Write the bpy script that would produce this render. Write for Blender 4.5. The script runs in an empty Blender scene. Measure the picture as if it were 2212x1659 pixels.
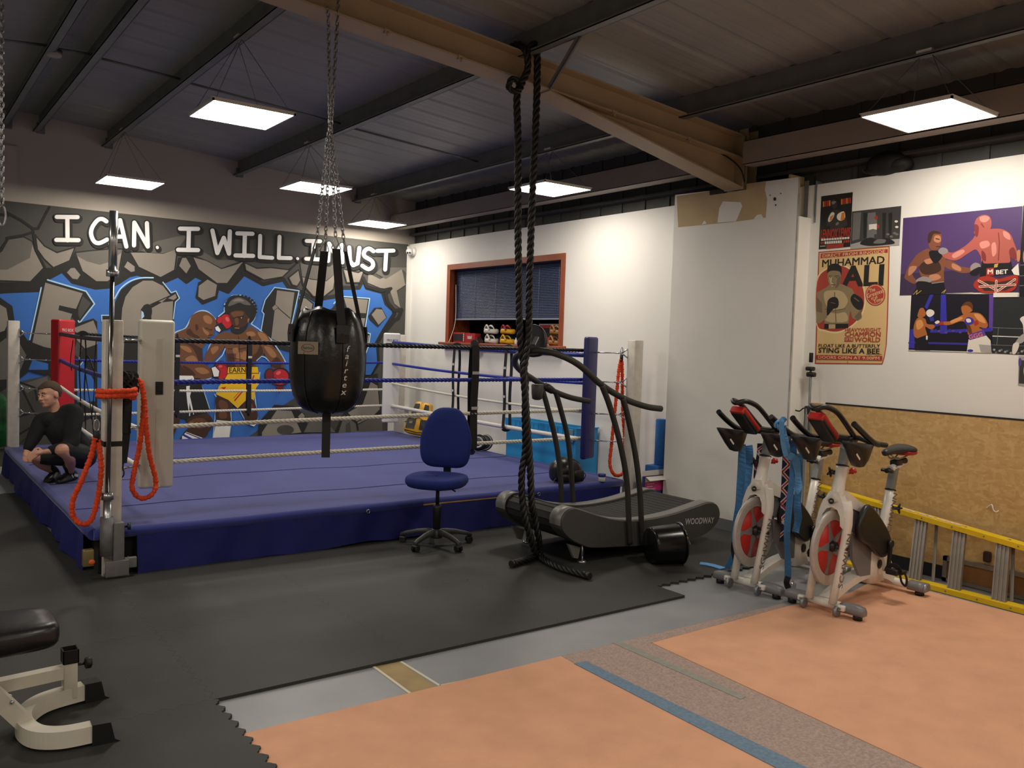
import bpy, bmesh, math, random
from math import sin, cos, pi, radians, sqrt, atan2
from mathutils import Vector, Matrix, Quaternion
from mathutils.geometry import tessellate_polygon
random.seed(7)
SC = bpy.context.scene
COL = SC.collection
# ------------------------------------------------------------------ camera
FPX, YAW, PITCH, ROLL, CAMH = 1836.69, radians(36.614), radians(2.7612), radians(-1.8707), 1.62
FW = Vector((sin(YAW)*cos(PITCH), cos(YAW)*cos(PITCH), -sin(PITCH)))
_R0 = Vector((cos(YAW), -sin(YAW), 0)); _D0 = FW.cross(_R0)
RT = _R0*cos(ROLL) + _D0*sin(ROLL)
DN = _D0*cos(ROLL) - _R0*sin(ROLL)
CAM = Vector((0, 0, CAMH))
def at(px, py, X=None, Y=None, Z=None):
    """the point of the plane X=, Y= or Z= that the photograph shows at a pixel"""
    d = FW + RT*((px-1106)/FPX) + DN*((py-829.5)/FPX)
    if X is not None: t = (X-CAM.x)/d.x
    elif Y is not None: t = (Y-CAM.y)/d.y
    else: t = (Z-CAM.z)/d.z
    return CAM + d*t
cd = bpy.data.cameras.new('camera'); cd.sensor_width = 36; cd.lens = FPX/2212*36
cam = bpy.data.objects.new('camera', cd); COL.objects.link(cam)
m = Matrix.Identity(4)
for i in range(3):
    m[i][0], m[i][1], m[i][2], m[i][3] = RT[i], -DN[i], -FW[i], CAM[i]
cam.matrix_world = m
SC.camera = cam
vs = SC.view_settings
vs.view_transform = 'Standard'; vs.look = 'None'; vs.gamma = 1; vs.use_curve_mapping = False
vs.exposure = 0.92
# ------------------------------------------------------------------ materials
def lin(h):
    if isinstance(h, (tuple, list)): return tuple(h)[:3]
    h = h.lstrip('#'); o = []
    for k in (0, 2, 4):
        v = int(h[k:k+2], 16)/255
        o.append(v/12.92 if v <= .04045 else ((v+.055)/1.055)**2.4)
    return tuple(o)
MATS = {}
def mat(name, col='#808080', rough=.6, metal=0., noise=None, bump=None, emit=None, coat=0., spec=None, col2=None, sheen=0.):
    """noise=(scale, amount[, detail]) mottles the colour, bump=(scale, strength)"""
    if name in MATS: return MATS[name]
    M = bpy.data.materials.new(name); M.use_nodes = True
    nt = M.node_tree; b = nt.nodes['Principled BSDF']; L = nt.links
    c = lin(col)
    b.inputs['Base Color'].default_value = (*c, 1); b.inputs['Roughness'].default_value = rough
    b.inputs['Metallic'].default_value = metal
    if spec is not None: b.inputs['Specular IOR Level'].default_value = spec
    if coat: b.inputs['Coat Weight'].default_value = coat; b.inputs['Coat Roughness'].default_value = .2
    if sheen: b.inputs['Sheen Weight'].default_value = sheen
    if emit:
        b.inputs['Emission Color'].default_value = (*c, 1); b.inputs['Emission Strength'].default_value = emit
    if noise or bump:
        tc = nt.nodes.new('ShaderNodeTexCoord')
    if noise:
        n = nt.nodes.new('ShaderNodeTexNoise'); n.inputs['Scale'].default_value = noise[0]
        n.inputs['Detail'].default_value = noise[2] if len(noise) > 2 else 5
        L.new(tc.outputs['Object'], n.inputs['Vector'])
        r = nt.nodes.new('ShaderNodeValToRGB'); a = noise[1]
        d = lin(col2) if col2 else tuple(max(0, x*(1-a)) for x in c)
        e = c if col2 else tuple(min(1, x*(1+a)) for x in c)
        r.color_ramp.elements[0].color = (*d, 1); r.color_ramp.elements[1].color = (*e, 1)
        r.color_ramp.elements[0].position = .3; r.color_ramp.elements[1].position = .7
        L.new(n.outputs['Fac'], r.inputs['Fac']); L.new(r.outputs['Color'], b.inputs['Base Color'])
    if bump:
        n = nt.nodes.new('ShaderNodeTexNoise'); n.inputs['Scale'].default_value = bump[0]; n.inputs['Detail'].default_value = 4
        L.new(tc.outputs['Object'], n.inputs['Vector'])
        u = nt.nodes.new('ShaderNodeBump'); u.inputs['Strength'].default_value = bump[1]; u.inputs['Distance'].default_value = .01
        L.new(n.outputs['Fac'], u.inputs['Height']); L.new(u.outputs['Normal'], b.inputs['Normal'])
    MATS[name] = M; return M
# ------------------------------------------------------------------ mesh builder
def frame(z):
    z = z.normalized(); a = Vector((0, 0, 1)) if abs(z.z) < .9 else Vector((1, 0, 0))
    x = a.cross(z).normalized(); return x, z.cross(x)
class MB:
    def __init__(s): s.v = []; s.f = []; s.mi = []; s.m = 0; s.sm = []
    def mm(s, i): s.m = i; return s
    def add(s, vs, fs, smooth=False):
        o = len(s.v); s.v += [Vector(p) for p in vs]
        for f in fs: s.f.append([o+i for i in f]); s.mi.append(s.m); s.sm.append(smooth)
        return s
    def box(s, lo, hi, M=None):
        x0, y0, z0 = lo; x1, y1, z1 = hi
        p = [Vector(q) for q in ((x0,y0,z0),(x1,y0,z0),(x1,y1,z0),(x0,y1,z0),(x0,y0,z1),(x1,y0,z1),(x1,y1,z1),(x0,y1,z1))]
        if M: p = [M @ q for q in p]
        return s.add(p, [(0,3,2,1),(4,5,6,7),(0,1,5,4),(1,2,6,5),(2,3,7,6),(3,0,4,7)])
    def bbox(s, lo, hi, r=.01, M=None, seg=3):
        """box with rounded edges"""
        b = bmesh.new(); bmesh.ops.create_cube(b, size=1)
        c = [(lo[i]+hi[i])/2 for i in range(3)]; d = [abs(hi[i]-lo[i]) for i in range(3)]
        for v in b.verts: v.co = Vector([c[i]+v.co[i]*d[i] for i in range(3)])
        bmesh.ops.bevel(b, geom=b.edges[:], offset=min(r, min(d)*.49), segments=seg, profile=.5, affect='EDGES')
        return s.bm(b, M, True)
    def bm(s, b, M=None, smooth=False):
        b.verts.index_update()
        p = [(M @ v.co if M else v.co.copy()) for v in b.verts]
        s.add(p, [[v.index for v in f.verts] for f in b.faces], smooth); b.free(); return s
    def beam(s, a, b, w, h, up=(0, 0, 1), t=0):
        """rectangular bar from a to b, w across, h along up"""
        a, b = Vector(a), Vector(b); z = (b-a).normalized(); u = Vector(up)
        x = z.cross(u).normalized(); u = x.cross(z).normalized()
        p = [e + x*i*w/2 + u*j*h/2 for e in (a, b) for i, j in ((-1,-1),(1,-1),(1,1),(-1,1))]
        return s.add(p, [(3,2,1,0),(4,5,6,7),(0,1,5,4),(1,2,6,5),(2,3,7,6),(3,0,4,7)])
    def tube(s, pts, r, n=10, closed=False, cap=True, flat=None, up=None):
        """round tube along a path; r one radius or one per point; flat=(w, h) makes a strap"""
        pts = [Vector(p) for p in pts]; N = len(pts)
        rr = r if isinstance(r, (list, tuple)) else [r]*N
        rings = []; x = None
        for i, p in enumerate(pts):
            a = pts[(i-1) % N] if (closed or i > 0) else p
            b = pts[(i+1) % N] if (closed or i < N-1) else p
            t = (b-a)
            if t.length < 1e-9: t = Vector((0, 0, 1))
            t.normalize()
            if up is not None:
                x = Vector(up).cross(t)
                x = x.normalized() if x.length > 1e-6 else frame(t)[0]
            elif x is None: x, _ = frame(t)
            else:
                x = (x - t*x.dot(t))
                x = x.normalized() if x.length > 1e-6 else frame(t)[0]
            y = t.cross(x)
            if flat: ring = [p + x*flat[0]/2*i_ + y*flat[1]/2*j_ for i_, j_ in ((-1,-1),(1,-1),(1,1),(-1,1))]
            else: ring = [p + (x*cos(2*pi*k/n) + y*sin(2*pi*k/n))*rr[i] for k in range(n)]
            rings.append(ring)
        return s.loft(rings, closed, cap, smooth=not flat)
    def loft(s, rings, closed=False, cap=True, smooth=True):
        n = len(rings[0]); N = len(rings); vs = [p for R in rings for p in R]; fs = []
        for i in range(N if closed else N-1):
            j = (i+1) % N
            for k in range(n): fs.append((i*n+k, i*n+(k+1) % n, j*n+(k+1) % n, j*n+k))
        s.add(vs, fs, smooth)
        if cap and not closed:
            o = len(s.v)-len(vs)
            s.f.append([o+k for k in range(n)][::-1]); s.mi.append(s.m); s.sm.append(False)
            s.f.append([o+(N-1)*n+k for k in range(n)]); s.mi.append(s.m); s.sm.append(False)
        return s
    def cyl(s, a, b, r, r2=None, n=16, cap=True):
        return s.tube([a, b], [r, r if r2 is None else r2], n, cap=cap)
    def lathe(s, prof, org=(0, 0, 0), axis=(0, 0, 1), n=24, cap=True):
        """profile of (radius, height) turned round an axis"""
        z = Vector(axis).normalized(); x, y = frame(z); o = Vector(org)
        return s.loft([[o + z*h + (x*cos(2*pi*k/n)+y*sin(2*pi*k/n))*max(r, 1e-4) for k in range(n)] for r, h in prof], cap=cap)
    def ball(s, c, r, n=16, M=None):
        rx, ry, rz = r if isinstance(r, (tuple, list)) else (r, r, r); c = Vector(c); rings = []
        for i in range(n//2+1):
            a = -pi/2 + pi*i/(n//2); q = max(cos(a), 1e-3)
            ring = [Vector((rx*q*cos(2*pi*k/n), ry*q*sin(2*pi*k/n), rz*sin(a))) for k in range(n)]
            rings.append([c + (M @ p if M else p) for p in ring])
        return s.loft(rings)
    def prism(s, poly, d, smooth=False):
        """polygon of 3-D points pushed along vector d (capped both ends)"""
        poly = [Vector(p) for p in poly]; d = Vector(d); n = len(poly)
        tri = tessellate_polygon([poly])
        vs = poly + [p+d for p in poly]
        s.add(vs, [t for t in tri] + [tuple(i+n for i in reversed(t)) for t in tri])
        return s.add(vs, [(i, (i+1) % n, (i+1) % n+n, i+n) for i in range(n)], smooth)
    def sheet(s, poly):
        poly = [Vector(p) for p in poly]
        return s.add(poly, list(tessellate_polygon([poly])))
    def text(s, body, M, size=1., depth=.001, align='CENTER', bold=0., sx=1., spacing=1.):
        cu = bpy.data.curves.new('t', 'FONT'); cu.body = body; cu.size = 1; cu.align_x = align; cu.align_y = 'CENTER'
        cu.offset = bold; cu.extrude = depth/2/size; cu.resolution_u = 2; cu.space_character = spacing
        o = bpy.data.objects.new('t', cu); COL.objects.link(o)
        dg = bpy.context.evaluated_depsgraph_get(); me = bpy.data.meshes.new_from_object(o.evaluated_get(dg))
        b = bmesh.new(); b.from_mesh(me); S = Matrix.Diagonal((size*sx, size, size, 1))
        s.bm(b, M @ S); bpy.data.objects.remove(o); bpy.data.curves.remove(cu); bpy.data.meshes.remove(me); return s
    def build(s, name, mats, parent=None, local=False, smooth_angle=None):
        me = bpy.data.meshes.new(name)
        P = s.v
        if parent is not None and not local:
            I = wm(parent).inverted(); P = [I @ p for p in P]
        me.from_pydata([tuple(p) for p in P], [], s.f)
        for q in (mats if isinstance(mats, (list, tuple)) else [mats]): me.materials.append(q)
        me.polygons.foreach_set('material_index', s.mi); me.polygons.foreach_set('use_smooth', s.sm)
        me.validate(); me.update()
        b = bmesh.new(); b.from_mesh(me); bmesh.ops.recalc_face_normals(b, faces=b.faces); b.to_mesh(me); b.free()
        o = bpy.data.objects.new(name, me); COL.objects.link(o)
        if parent is not None: o.parent = parent
        return o
def wm(o):
    M = Matrix.LocRotScale(o.location, o.rotation_euler, o.scale)
    return wm(o.parent) @ M if o.parent else M
def tag(o, label=None, cat=None, group=None, kind=None):
    for k, v in (('label', label), ('category', cat), ('group', group), ('kind', kind)):
        if v: o[k] = v
    return o
def thing(name, loc, label, cat, group=None, rz=0):
    o = bpy.data.objects.new(name, None); o.empty_display_size = .1; COL.objects.link(o)
    o.location = loc; o.rotation_euler = (0, 0, rz); return tag(o, label, cat, group)
def dup(root, loc=None, rz=None, label=None, group=None):
    kids = {}
    for o in bpy.data.objects:
        if o.parent: kids.setdefault(o.parent.name, []).append(o)
    def rec(o, par):
        c = o.copy(); COL.objects.link(c); c.parent = par
        for k in kids.get(o.name, []): rec(k, c)
        return c
    r = rec(root, root.parent)
    if loc is not None: r.location = loc
    if rz is not None: r.rotation_euler.z = rz
    if label: r['label'] = label
    if group: r['group'] = group
    return r
def spline(pts, k=8, closed=False):
    """Catmull-Rom through the points"""
    P = [Vector(p) for p in pts]; n = len(P); out = []
    for i in range(n if closed else n-1):
        a, b, c, d = (P[(i+j) % n] if closed else P[min(max(i+j, 0), n-1)] for j in (-1, 0, 1, 2))
        for q in range(k):
            t = q/k; out.append(.5*((2*b) + (c-a)*t + (2*a-5*b+4*c-d)*t*t + (3*b-a-3*c+d)*t**3))
    if not closed: out.append(P[-1])
    return out
def twist(path, R, r, pitch, strands=3, n=6, step=None):
    """strands of radius r wound at radius R along a path"""
    P = [Vector(p) for p in path]; D = [0]
    for a, b in zip(P, P[1:]): D.append(D[-1]+(b-a).length)
    step = step or pitch/8; N = max(2, int(D[-1]/step)); Q = []; j = 0
    for i in range(N+1):
        d = D[-1]*i/N
        while j < len(P)-2 and D[j+1] < d: j += 1
        f = (d-D[j])/max(D[j+1]-D[j], 1e-9); Q.append((P[j].lerp(P[j+1], f), d))
    out = []
    x = None; fr = []
    for i, (p, d) in enumerate(Q):
        t = (Q[min(i+1, N)][0]-Q[max(i-1, 0)][0]).normalized()
        x = frame(t)[0] if x is None else (x-t*x.dot(t)).normalized()
        fr.append((x, t.cross(x)))
    for s in range(strands):
        out.append([p + (fr[i][0]*cos(2*pi*(d/pitch+s/strands)) + fr[i][1]*sin(2*pi*(d/pitch+s/strands)))*R for i, (p, d) in enumerate(Q)])
    return out
def rope(mb, path, rad, pitch=None, strands=3, n=6, step=None):
    pitch = pitch or rad*7
    for s in twist(path, rad*.52, rad*.54, pitch, strands, n, step): mb.tube(s, rad*.54, n)
    return mb
class Art:
    """flat painting: polygons given in photo pixels laid on a wall plane, layer on layer"""
    def __init__(s, nrm, z0=.002, dz=.00006, X=None, Y=None, ox=0, oy=0, k=1.):
        s.n = Vector(nrm); s.h = z0; s.dz = dz; s.pl = dict(X=X) if X is not None else dict(Y=Y)
        s.mb = MB(); s.mats = []; s.ox, s.oy, s.k = ox, oy, k
    def crop(s, ox, oy, k): s.ox, s.oy, s.k = ox, oy, k; return s
    def p(s, q): return at(s.ox+q[0]/s.k, s.oy+q[1]/s.k, **s.pl) + s.n*s.h
    def m(s, M):
        if M not in s.mats: s.mats.append(M)
        s.mb.mm(s.mats.index(M))
    def poly(s, M, pts, up=True):
        if up: s.h += s.dz
        s.m(M); s.mb.sheet([s.p(q) for q in pts]); return s
    def blob(s, M, pts, k=5): return s.poly(M, [(v.x, v.y) for v in spline([(a, b, 0) for a, b in pts], k, True)])
    def oval(s, M, c, rx, ry=None, a=0, n=20):
        ry = rx if ry is None else ry; a = radians(a)
        return s.poly(M, [(c[0]+rx*cos(t)*cos(a)-ry*sin(t)*sin(a), c[1]+rx*cos(t)*sin(a)+ry*sin(t)*cos(a)) for t in [2*pi*i/n for i in range(n)]])
    def line(s, M, pts, w, closed=False, sm=0):
        """brush stroke w pixels wide with round joints"""
        if sm: pts = [(v.x, v.y) for v in spline([(a, b, 0) for a, b in pts], sm, closed)]
        s.h += s.dz; s.m(M); pts = list(pts); W = w if isinstance(w, (list, tuple)) else [w]*len(pts)
        if sm:
            n = len(pts); L_, R_ = [], []
            for i, q in enumerate(pts):
                a, b = (pts[i-1] if (i or closed) else q), (pts[(i+1) % n] if (i < n-1 or closed) else q)
                dx, dy = b[0]-a[0], b[1]-a[1]; l = sqrt(dx*dx+dy*dy) or 1; nx, ny = -dy/l*W[0]/2, dx/l*W[0]/2
                L_.append(s.p((q[0]+nx, q[1]+ny))); R_.append(s.p((q[0]-nx, q[1]-ny)))
            s.mb.add(L_+R_, [(i, (i+1) % n, n+(i+1) % n, n+i) for i in range(n if closed else n-1)])
            ends = [] if closed else [pts[0], pts[-1]]
        else:
            if closed: pts = pts+[pts[0]]; W = list(W)+[W[0]]
            for i, (a, b) in enumerate(zip(pts, pts[1:])):
                dx, dy = b[0]-a[0], b[1]-a[1]; l = sqrt(dx*dx+dy*dy) or 1; nx, ny = -dy/l, dx/l; s.h += s.dz*.25
                s.mb.sheet([s.p((a[0]+nx*W[i]/2, a[1]+ny*W[i]/2)), s.p((b[0]+nx*W[i+1]/2, b[1]+ny*W[i+1]/2)), s.p((b[0]-nx*W[i+1]/2, b[1]-ny*W[i+1]/2)), s.p((a[0]-nx*W[i]/2, a[1]-ny*W[i]/2))])
            ends = pts
        for q in ends:
            s.h += s.dz*.25
            s.mb.sheet([s.p((q[0]+W[0]/2*cos(t), q[1]+W[0]/2*sin(t))) for t in [2*pi*j/10 for j in range(10)]])
        return s
    def text(s, M, body, q0, q1, size, bold=0., sx=1., align='CENTER', spacing=1.):
        """lettering on the line from q0 to q1 (its middle), size in pixels"""
        s.h += s.dz; s.m(M); a, b = s.p(q0), s.p(q1); x = (b-a).normalized()
        y = s.n.cross(x).normalized(); px = (b-a).length/sqrt((q1[0]-q0[0])**2+(q1[1]-q0[1])**2)
        c = (a+b)/2 if align == 'CENTER' else a
        T = Matrix((( x.x, y.x, s.n.x, c.x), (x.y, y.y, s.n.y, c.y), (x.z, y.z, s.n.z, c.z), (0, 0, 0, 1)))
        s.mb.text(body, T, size*px, 0, align, bold*.4, sx, spacing); return s
    def fit(s, M, body, q0, q1, size, bold=0.):
        """lettering stretched to fill q0..q1"""
        s.h += s.dz; s.m(M); a, b = s.p(q0), s.p(q1); x = (b-a).normalized(); y = s.n.cross(x).normalized()
        L_ = (b-a).length; px = L_/sqrt((q1[0]-q0[0])**2+(q1[1]-q0[1])**2)
        t = MB(); t.text(body, Matrix.Identity(4), 1, 0, 'LEFT')
        x0 = min(v.x for v in t.v); x1 = max(v.x for v in t.v); y0 = min(v.y for v in t.v); y1 = max(v.y for v in t.v)
        kx = L_/(x1-x0); ky = size*px/(y1-y0)
        for i, (dx, dy) in enumerate(((0, 0), (1, .6), (-1, .6), (1, -.6), (-1, -.6)) if bold else ((0, 0),)):
            s.mb.add([a + x*((v.x-x0)*kx+dx*bold*ky*.8) + y*((v.y-(y0+y1)/2)*ky+dy*bold*ky*.8) + s.n*(i*s.dz*.2) for v in t.v], t.f)
        if bold: s.h += s.dz
        return s
    def build(s, name, parent=None): return s.mb.build(name, s.mats, parent)
# ================================================================== the room
XW, YM, XC, HW = 6.231, 11.0, 6.062, 3.013
X0, Y0 = -5.5, -3.5
RIDGE, ZR, SL = 1.28, 4.02, .075
def roofz(x): return ZR - SL*abs(x-RIDGE)
M_white = mat('white_wall_paint', '#e2e0da', .65, noise=(1.3, .03))
M_back = mat('beige_upper_wall', '#b9b1a6', .8, noise=(.8, .06))
M_conc = mat('grey_floor_paint', '#8b8e92', .42, noise=(2.2, .10), bump=(60, .05))
M_dark = mat('dark_cladding', '#4a4a49', .7, noise=(2, .08))
M_tan = mat('tan_steel_paint', '#a8977b', .55, noise=(3, .08))
M_tan2 = mat('pale_beam_paint', '#9a9086', .55, noise=(3, .06))
M_galv = mat('galvanised_steel', '#737573', .5, .2, noise=(6, .15))
M_galvl = mat('galvanised_stud', '#8d9194', .4, .6, noise=(6, .15))
M_sheet = mat('roof_sheet', '#95958f', .5, .0, noise=(.9, .12))
M_plast = mat('bare_plasterboard', '#b29c76', .8, noise=(4, .10))
M_grey = mat('plaster_grey_paint', '#dcdad4', .7, noise=(2, .03))
def struct(o): o['kind'] = 'structure'; return o
# floor
struct(MB().box((X0, Y0, -.1), (XW+.1, YM+.1, 0)).build('floor', M_conc))
# back wall: painted lower wall (the mural lies on it) and the set-back upper wall
struct(MB().box((X0, YM, 0), (XW+.1, YM+.12, HW)).build('wall_back', M_back))
m_ = MB(); up_ = [(X0, YM+.04, HW), (XW+.1, YM+.04, HW), (XW+.1, YM+.04, roofz(XW+.1)), (RIDGE, YM+.04, ZR), (X0, YM+.04, roofz(X0))]
m_.prism(up_, (0, .1, 0)); m_.box((.9, YM+.0, HW), (1.22, YM+.05, 3.62))
struct(m_.build('wall_back_upper', M_back))
# side wall beside the windowed office, with a hole for the window
WY0, WY1, WZ0, WZ1 = 7.44, 9.93, 1.60, 2.645
m_ = MB()
for a, b in (((Y0, 0), (WY0, HW)), ((WY1, 0), (YM, HW)), ((WY0, 0), (WY1, WZ0)), ((WY0, WZ1), (WY1, HW))):
    m_.box((XW, a[0], a[1]), (XW+.09, b[0], b[1]))
struct(m_.build('wall_right', M_white))
# dark cladding above the white boards
m_ = MB(); y = Y0
while y < YM:
    m_.box((XW+.11, y, 2.9), (XW+.14, min(y+.30, YM), 3.68)); m_.box((XW+.095, y+.30, 2.9), (XW+.14, min(y+.34, YM), 3.68)); y += .34
m_.box((XW-.01, Y0, 3.135), (XW+.11, YM, 3.165))
struct(m_.build('wall_right_cladding', M_dark))
# chipboard lining along the foot of the right wall
def osb():
    M = bpy.data.materials.new('chipboard'); M.use_nodes = True; nt = M.node_tree; b = nt.nodes['Principled BSDF']; L = nt.links
    tc = nt.nodes.new('ShaderNodeTexCoord'); b.inputs['Roughness'].default_value = .6; col = None
    for i, (sc, rot) in enumerate((((1, 14, 40), .6), ((1, 36, 13), .35), ((1, 15, 44), -.75))):
        mp = nt.nodes.new('ShaderNodeMapping'); mp.inputs['Scale'].default_value = sc; mp.inputs['Rotation'].default_value = (rot, 0, 0)
        mp.inputs['Location'].default_value = (i*3.1, i*1.7, i)
        L.new(tc.outputs['Object'], mp.inputs['Vector'])
        v = nt.nodes.new('ShaderNodeTexVoronoi'); v.inputs['Scale'].default_value = 1.0
        L.new(mp.outputs['Vector'], v.inputs['Vector'])
        r = nt.nodes.new('ShaderNodeValToRGB'); e = r.color_ramp.elements
        e[0].color = (*lin('#b8955f'), 1); e[1].color = (*lin('#ccab74'), 1); e[0].position = .05; e[1].position = .97
        n = e.new(.5); n.color = (*lin('#c19e67'), 1)
        sp = nt.nodes.new('ShaderNodeSeparateColor'); L.new(v.outputs['Color'], sp.inputs['Color']); L.new(sp.outputs[0], r.inputs['Fac'])
        if col is None: col = r.outputs['Color']
        else:
            mx = nt.nodes.new('ShaderNodeMix'); mx.data_type = 'RGBA'; mx.inputs['Factor'].default_value = .5
            nz = nt.nodes.new('ShaderNodeTexNoise'); nz.inputs['Scale'].default_value = 9+5*i; rr_ = nt.nodes.new('ShaderNodeValToRGB'); rr_.color_ramp.elements[0].position = .44; rr_.color_ramp.elements[1].position = .56; L.new(tc.outputs['Object'], nz.inputs['Vector']); L.new(nz.outputs['Fac'], rr_.inputs['Fac']); L.new(rr_.outputs['Color'], mx.inputs['Factor'])
            L.new(col, mx.inputs[6]); L.new(r.outputs['Color'], mx.inputs[7]); col = mx.outputs[2]
    L.new(col, b.inputs['Base Color']); return M
M_osb = osb(); M_blk = mat('black_line', '#17161a', .7)
m_ = MB(); m_.box((XW-.014, Y0, .10), (XW-.001, 4.20, 1.205)); m_.mm(1).box((XW-.016, Y0, 1.205), (XW-.001, 4.05, 1.217)).box((XW-.014, Y0, .0), (XW-.001, 4.2, .10))
struct(m_.build('wall_right_lower', [M_osb, M_blk]))
# boxed-in column: front board with a notch for the rafter, return board, open studs above
m_ = MB()
cy0, cy1 = 4.30, 5.66
fr = [(XC, cy0, 0), (XC, cy0, 3.058), (XC, 4.826, 3.072), (XC, 4.828, 3.02), (XC, 5.245, 3.02), (XC, 5.25, 3.062), (XC, cy1, 3.075), (XC, cy1, 0)]
m_.prism(fr, (.014, 0, 0))
m_.box((XC+.014, cy1-.014, 0), (XW, cy1, 3.0))
m_.mm(1).box((XC-.001, cy0-.004, 1.0), (XC+.016, cy0, 3.056))
m_.mm(2).box((XC+.014, cy0-.014, 0), (XW, cy0, 2.74))
# bare board patches near the top where the old paint stops
def patch(pts, mi, off):
    m_.mm(mi).sheet([at(px, py, X=XC) + Vector((-off, 0, 0)) for px, py in pts])
patch([(1465,491),(1462,424),(1530,413.5),(1533,422),(1612,410.5),(1614,397),(1655,391),(1652,410),(1657,430),(1654,470),(1580,480)], 3, .001)
patch([(1550,481),(1554,450),(1562,435),(1600,437),(1604,445),(1594,470),(1590,478)], 0, .002)
patch([(1628,473),(1636,464),(1645,463),(1650,472)], 0, .002); patch([(1516,485),(1522,476),(1527,483)], 0, .002)
for px, py, r in ((1674,430,4), (1664,422,1.5), (1676,443,2), (1687,418,1.5)):
    patch([(px+r*.8*cos(a), py+r*cos(a+pi/2)) for a in [2*pi*i/10 for i in range(10)]], 4, .0025)
m_.mm(5).box((XC+.02, cy0, 2.74), (XC+.025, cy0+.06, 3.05)); m_.box((XW-.012, 4.235, 2.70), (XW+.06, 4.245, 3.04)); m_.box((XC+.14, cy0, 2.74), (XC+.145, cy0+.04, 3.05))
m_.mm(6).box((XC+.03, cy0+.1, 2.6), (XW+.05, cy0+.12, 3.1))
struct(m_.build('wall_column', [M_grey, mat('raw_board_edge', '#8f8d88', .9, noise=(9, .25)), M_white, M_plast, M_blk, M_galvl, M_plast]))
m_ = MB(); m_.box((XC-.006, cy0-.006, 0), (XC-.001, cy1, .11)); m_.box((XC-.006, cy0-.012, 0), (XW, cy0-.006, .11))
struct(m_.build('baseboard_column', mat('grey_skirting', '#6f7276', .6)))
# white boxing in the far corner
m_ = MB(); m_.box((5.93, YM-.02, .0), (XW, YM, .62)).box((6.02, YM-.10, .60), (XW, YM, .625)).box((XW-.05, YM-.05, .62), (XW, YM, 2.98))
m_.mm(1).box((XW-.055, YM-.3, .63), (XW-.0, YM-.06, 2.0)) if False else None
struct(m_.build('trim_1', M_white))
# other walls, behind the camera
struct(MB().box((X0-.1, Y0, 0), (X0, YM+.1, roofz(X0)+.1)).build('wall_left', M_back))
struct(MB().box((X0, Y0-.1, 0), (XW+.1, Y0, 4.05)).build('wall_front', M_back))
# ------------------------------------------------------------------ roof
def profile():
    """ribs across the sheet: (y, rise)"""
    out = []; y = Y0-.2
    while y < YM+.2:
        out += [(y, 0), (y+.035, .010), (y+.065, .010), (y+.10, 0)]
        for k in (.16, .25): out += [(y+k, 0), (y+k+.015, .0015), (y+k+.03, .0015), (y+k+.045, 0)]
        y += .36
    return out
pr = profile(); m_ = MB()
for xa, xb in ((X0-.1, RIDGE), (RIDGE, XW+.2)):
    vs_ = [Vector((x, y, roofz(x)+r)) for x in (xa, xb) for y, r in pr]; n_ = len(pr)
    m_.add(vs_, [(i, i+1, n_+i+1, n_+i) for i in range(n_-1)])
ceil = m_.build('ceiling', M_sheet); struct(ceil)
so = ceil.modifiers.new('thickness', 'SOLIDIFY'); so.thickness = .03; so.offset = 1
def beam_struct(name, mb, mats): return struct(mb.build(name, mats))
for x in (5.37, 3.70, 2.15, 1.44, 1.12, .41, -1.14, -2.8, -4.4):
    zt = roofz(x); zb = zt-.19; s = 1 if x > RIDGE else -1
    m_ = MB(); m_.box((x-.004, Y0, zb), (x+.004, YM+.04, zt)); m_.box((x-.065, Y0, zb), (x, YM+.04, zb+.006)); m_.box((x-.065, Y0, zb), (x-.06, YM+.04, zb+.02))
    m_.box((x, Y0, zt-.006), (x+.065, YM+.04, zt)); m_.box((x-.03, YM-.01, zb-.012), (x+.05, YM+.04, zb+.1))
    beam_struct('ceiling_beam', m_, M_galv)
# sag rods between the purlins and small cable conduit
m_ = MB()
for y in (8.0, 1.9):
    xs_ = [5.37, 3.70, 2.15, 1.44, 1.12, .41, -1.14]
    for a, b in zip(xs_, xs_[1:]): m_.cyl((a, y, roofz(a)-.08), (b, y+.05, roofz(b)-.08), .011, n=8)
struct(m_.build('ceiling_tie_rods', M_galv))
# rafter: welded I-section with a haunch, meeting the stanchion
RY, RW = 4.955, .19
def rz(x): return 3.58-.0705*(x-1.98)
m_ = MB()
for xa, xb in ((RIDGE, 6.1), (-3.6, RIDGE)):
    f = (lambda x: rz(x)) if xa == RIDGE else (lambda x: rz(2*RIDGE-x))
    z0, z1 = f(xa), f(xb)
    m_.add([(xa, RY-.006, z0), (xb, RY-.006, z1), (xb, RY-.006, z1+.2), (xa, RY-.006, z0+.2), (xa, RY+.006, z0), (xb, RY+.006, z1), (xb, RY+.006, z1+.2), (xa, RY+.006, z0+.2)],
           [(0,1,2,3),(7,6,5,4),(0,4,5,1),(1,5,6,2),(2,6,7,3),(3,7,4,0)])
    for dz in (0, .19):
        m_.beam((xa, RY, z0+dz+.005), (xb, RY, z1+dz+.005), RW, .012)
hx0, hx1 = 3.86, 6.06
h0, h1 = rz(hx0), 3.035
m_.add([(hx0, RY-.006, h0), (hx1, RY-.006, h1), (hx1, RY-.006, rz(hx1)), (hx0, RY+.006, h0), (hx1, RY+.006, h1), (hx1, RY+.006, rz(hx1))], [(0,1,2),(5,4,3),(0,3,4,1),(1,4,5,2),(2,5,3,0)])
m_.beam((hx0, RY, h0-.004), (hx1, RY, h1+.004), RW, .012)
m_.box((6.04, RY-.1, 3.03), (6.055, RY+.1, rz(6.05)+.2))
struct(m_.build('ceiling_rafter', M_tan))
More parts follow.
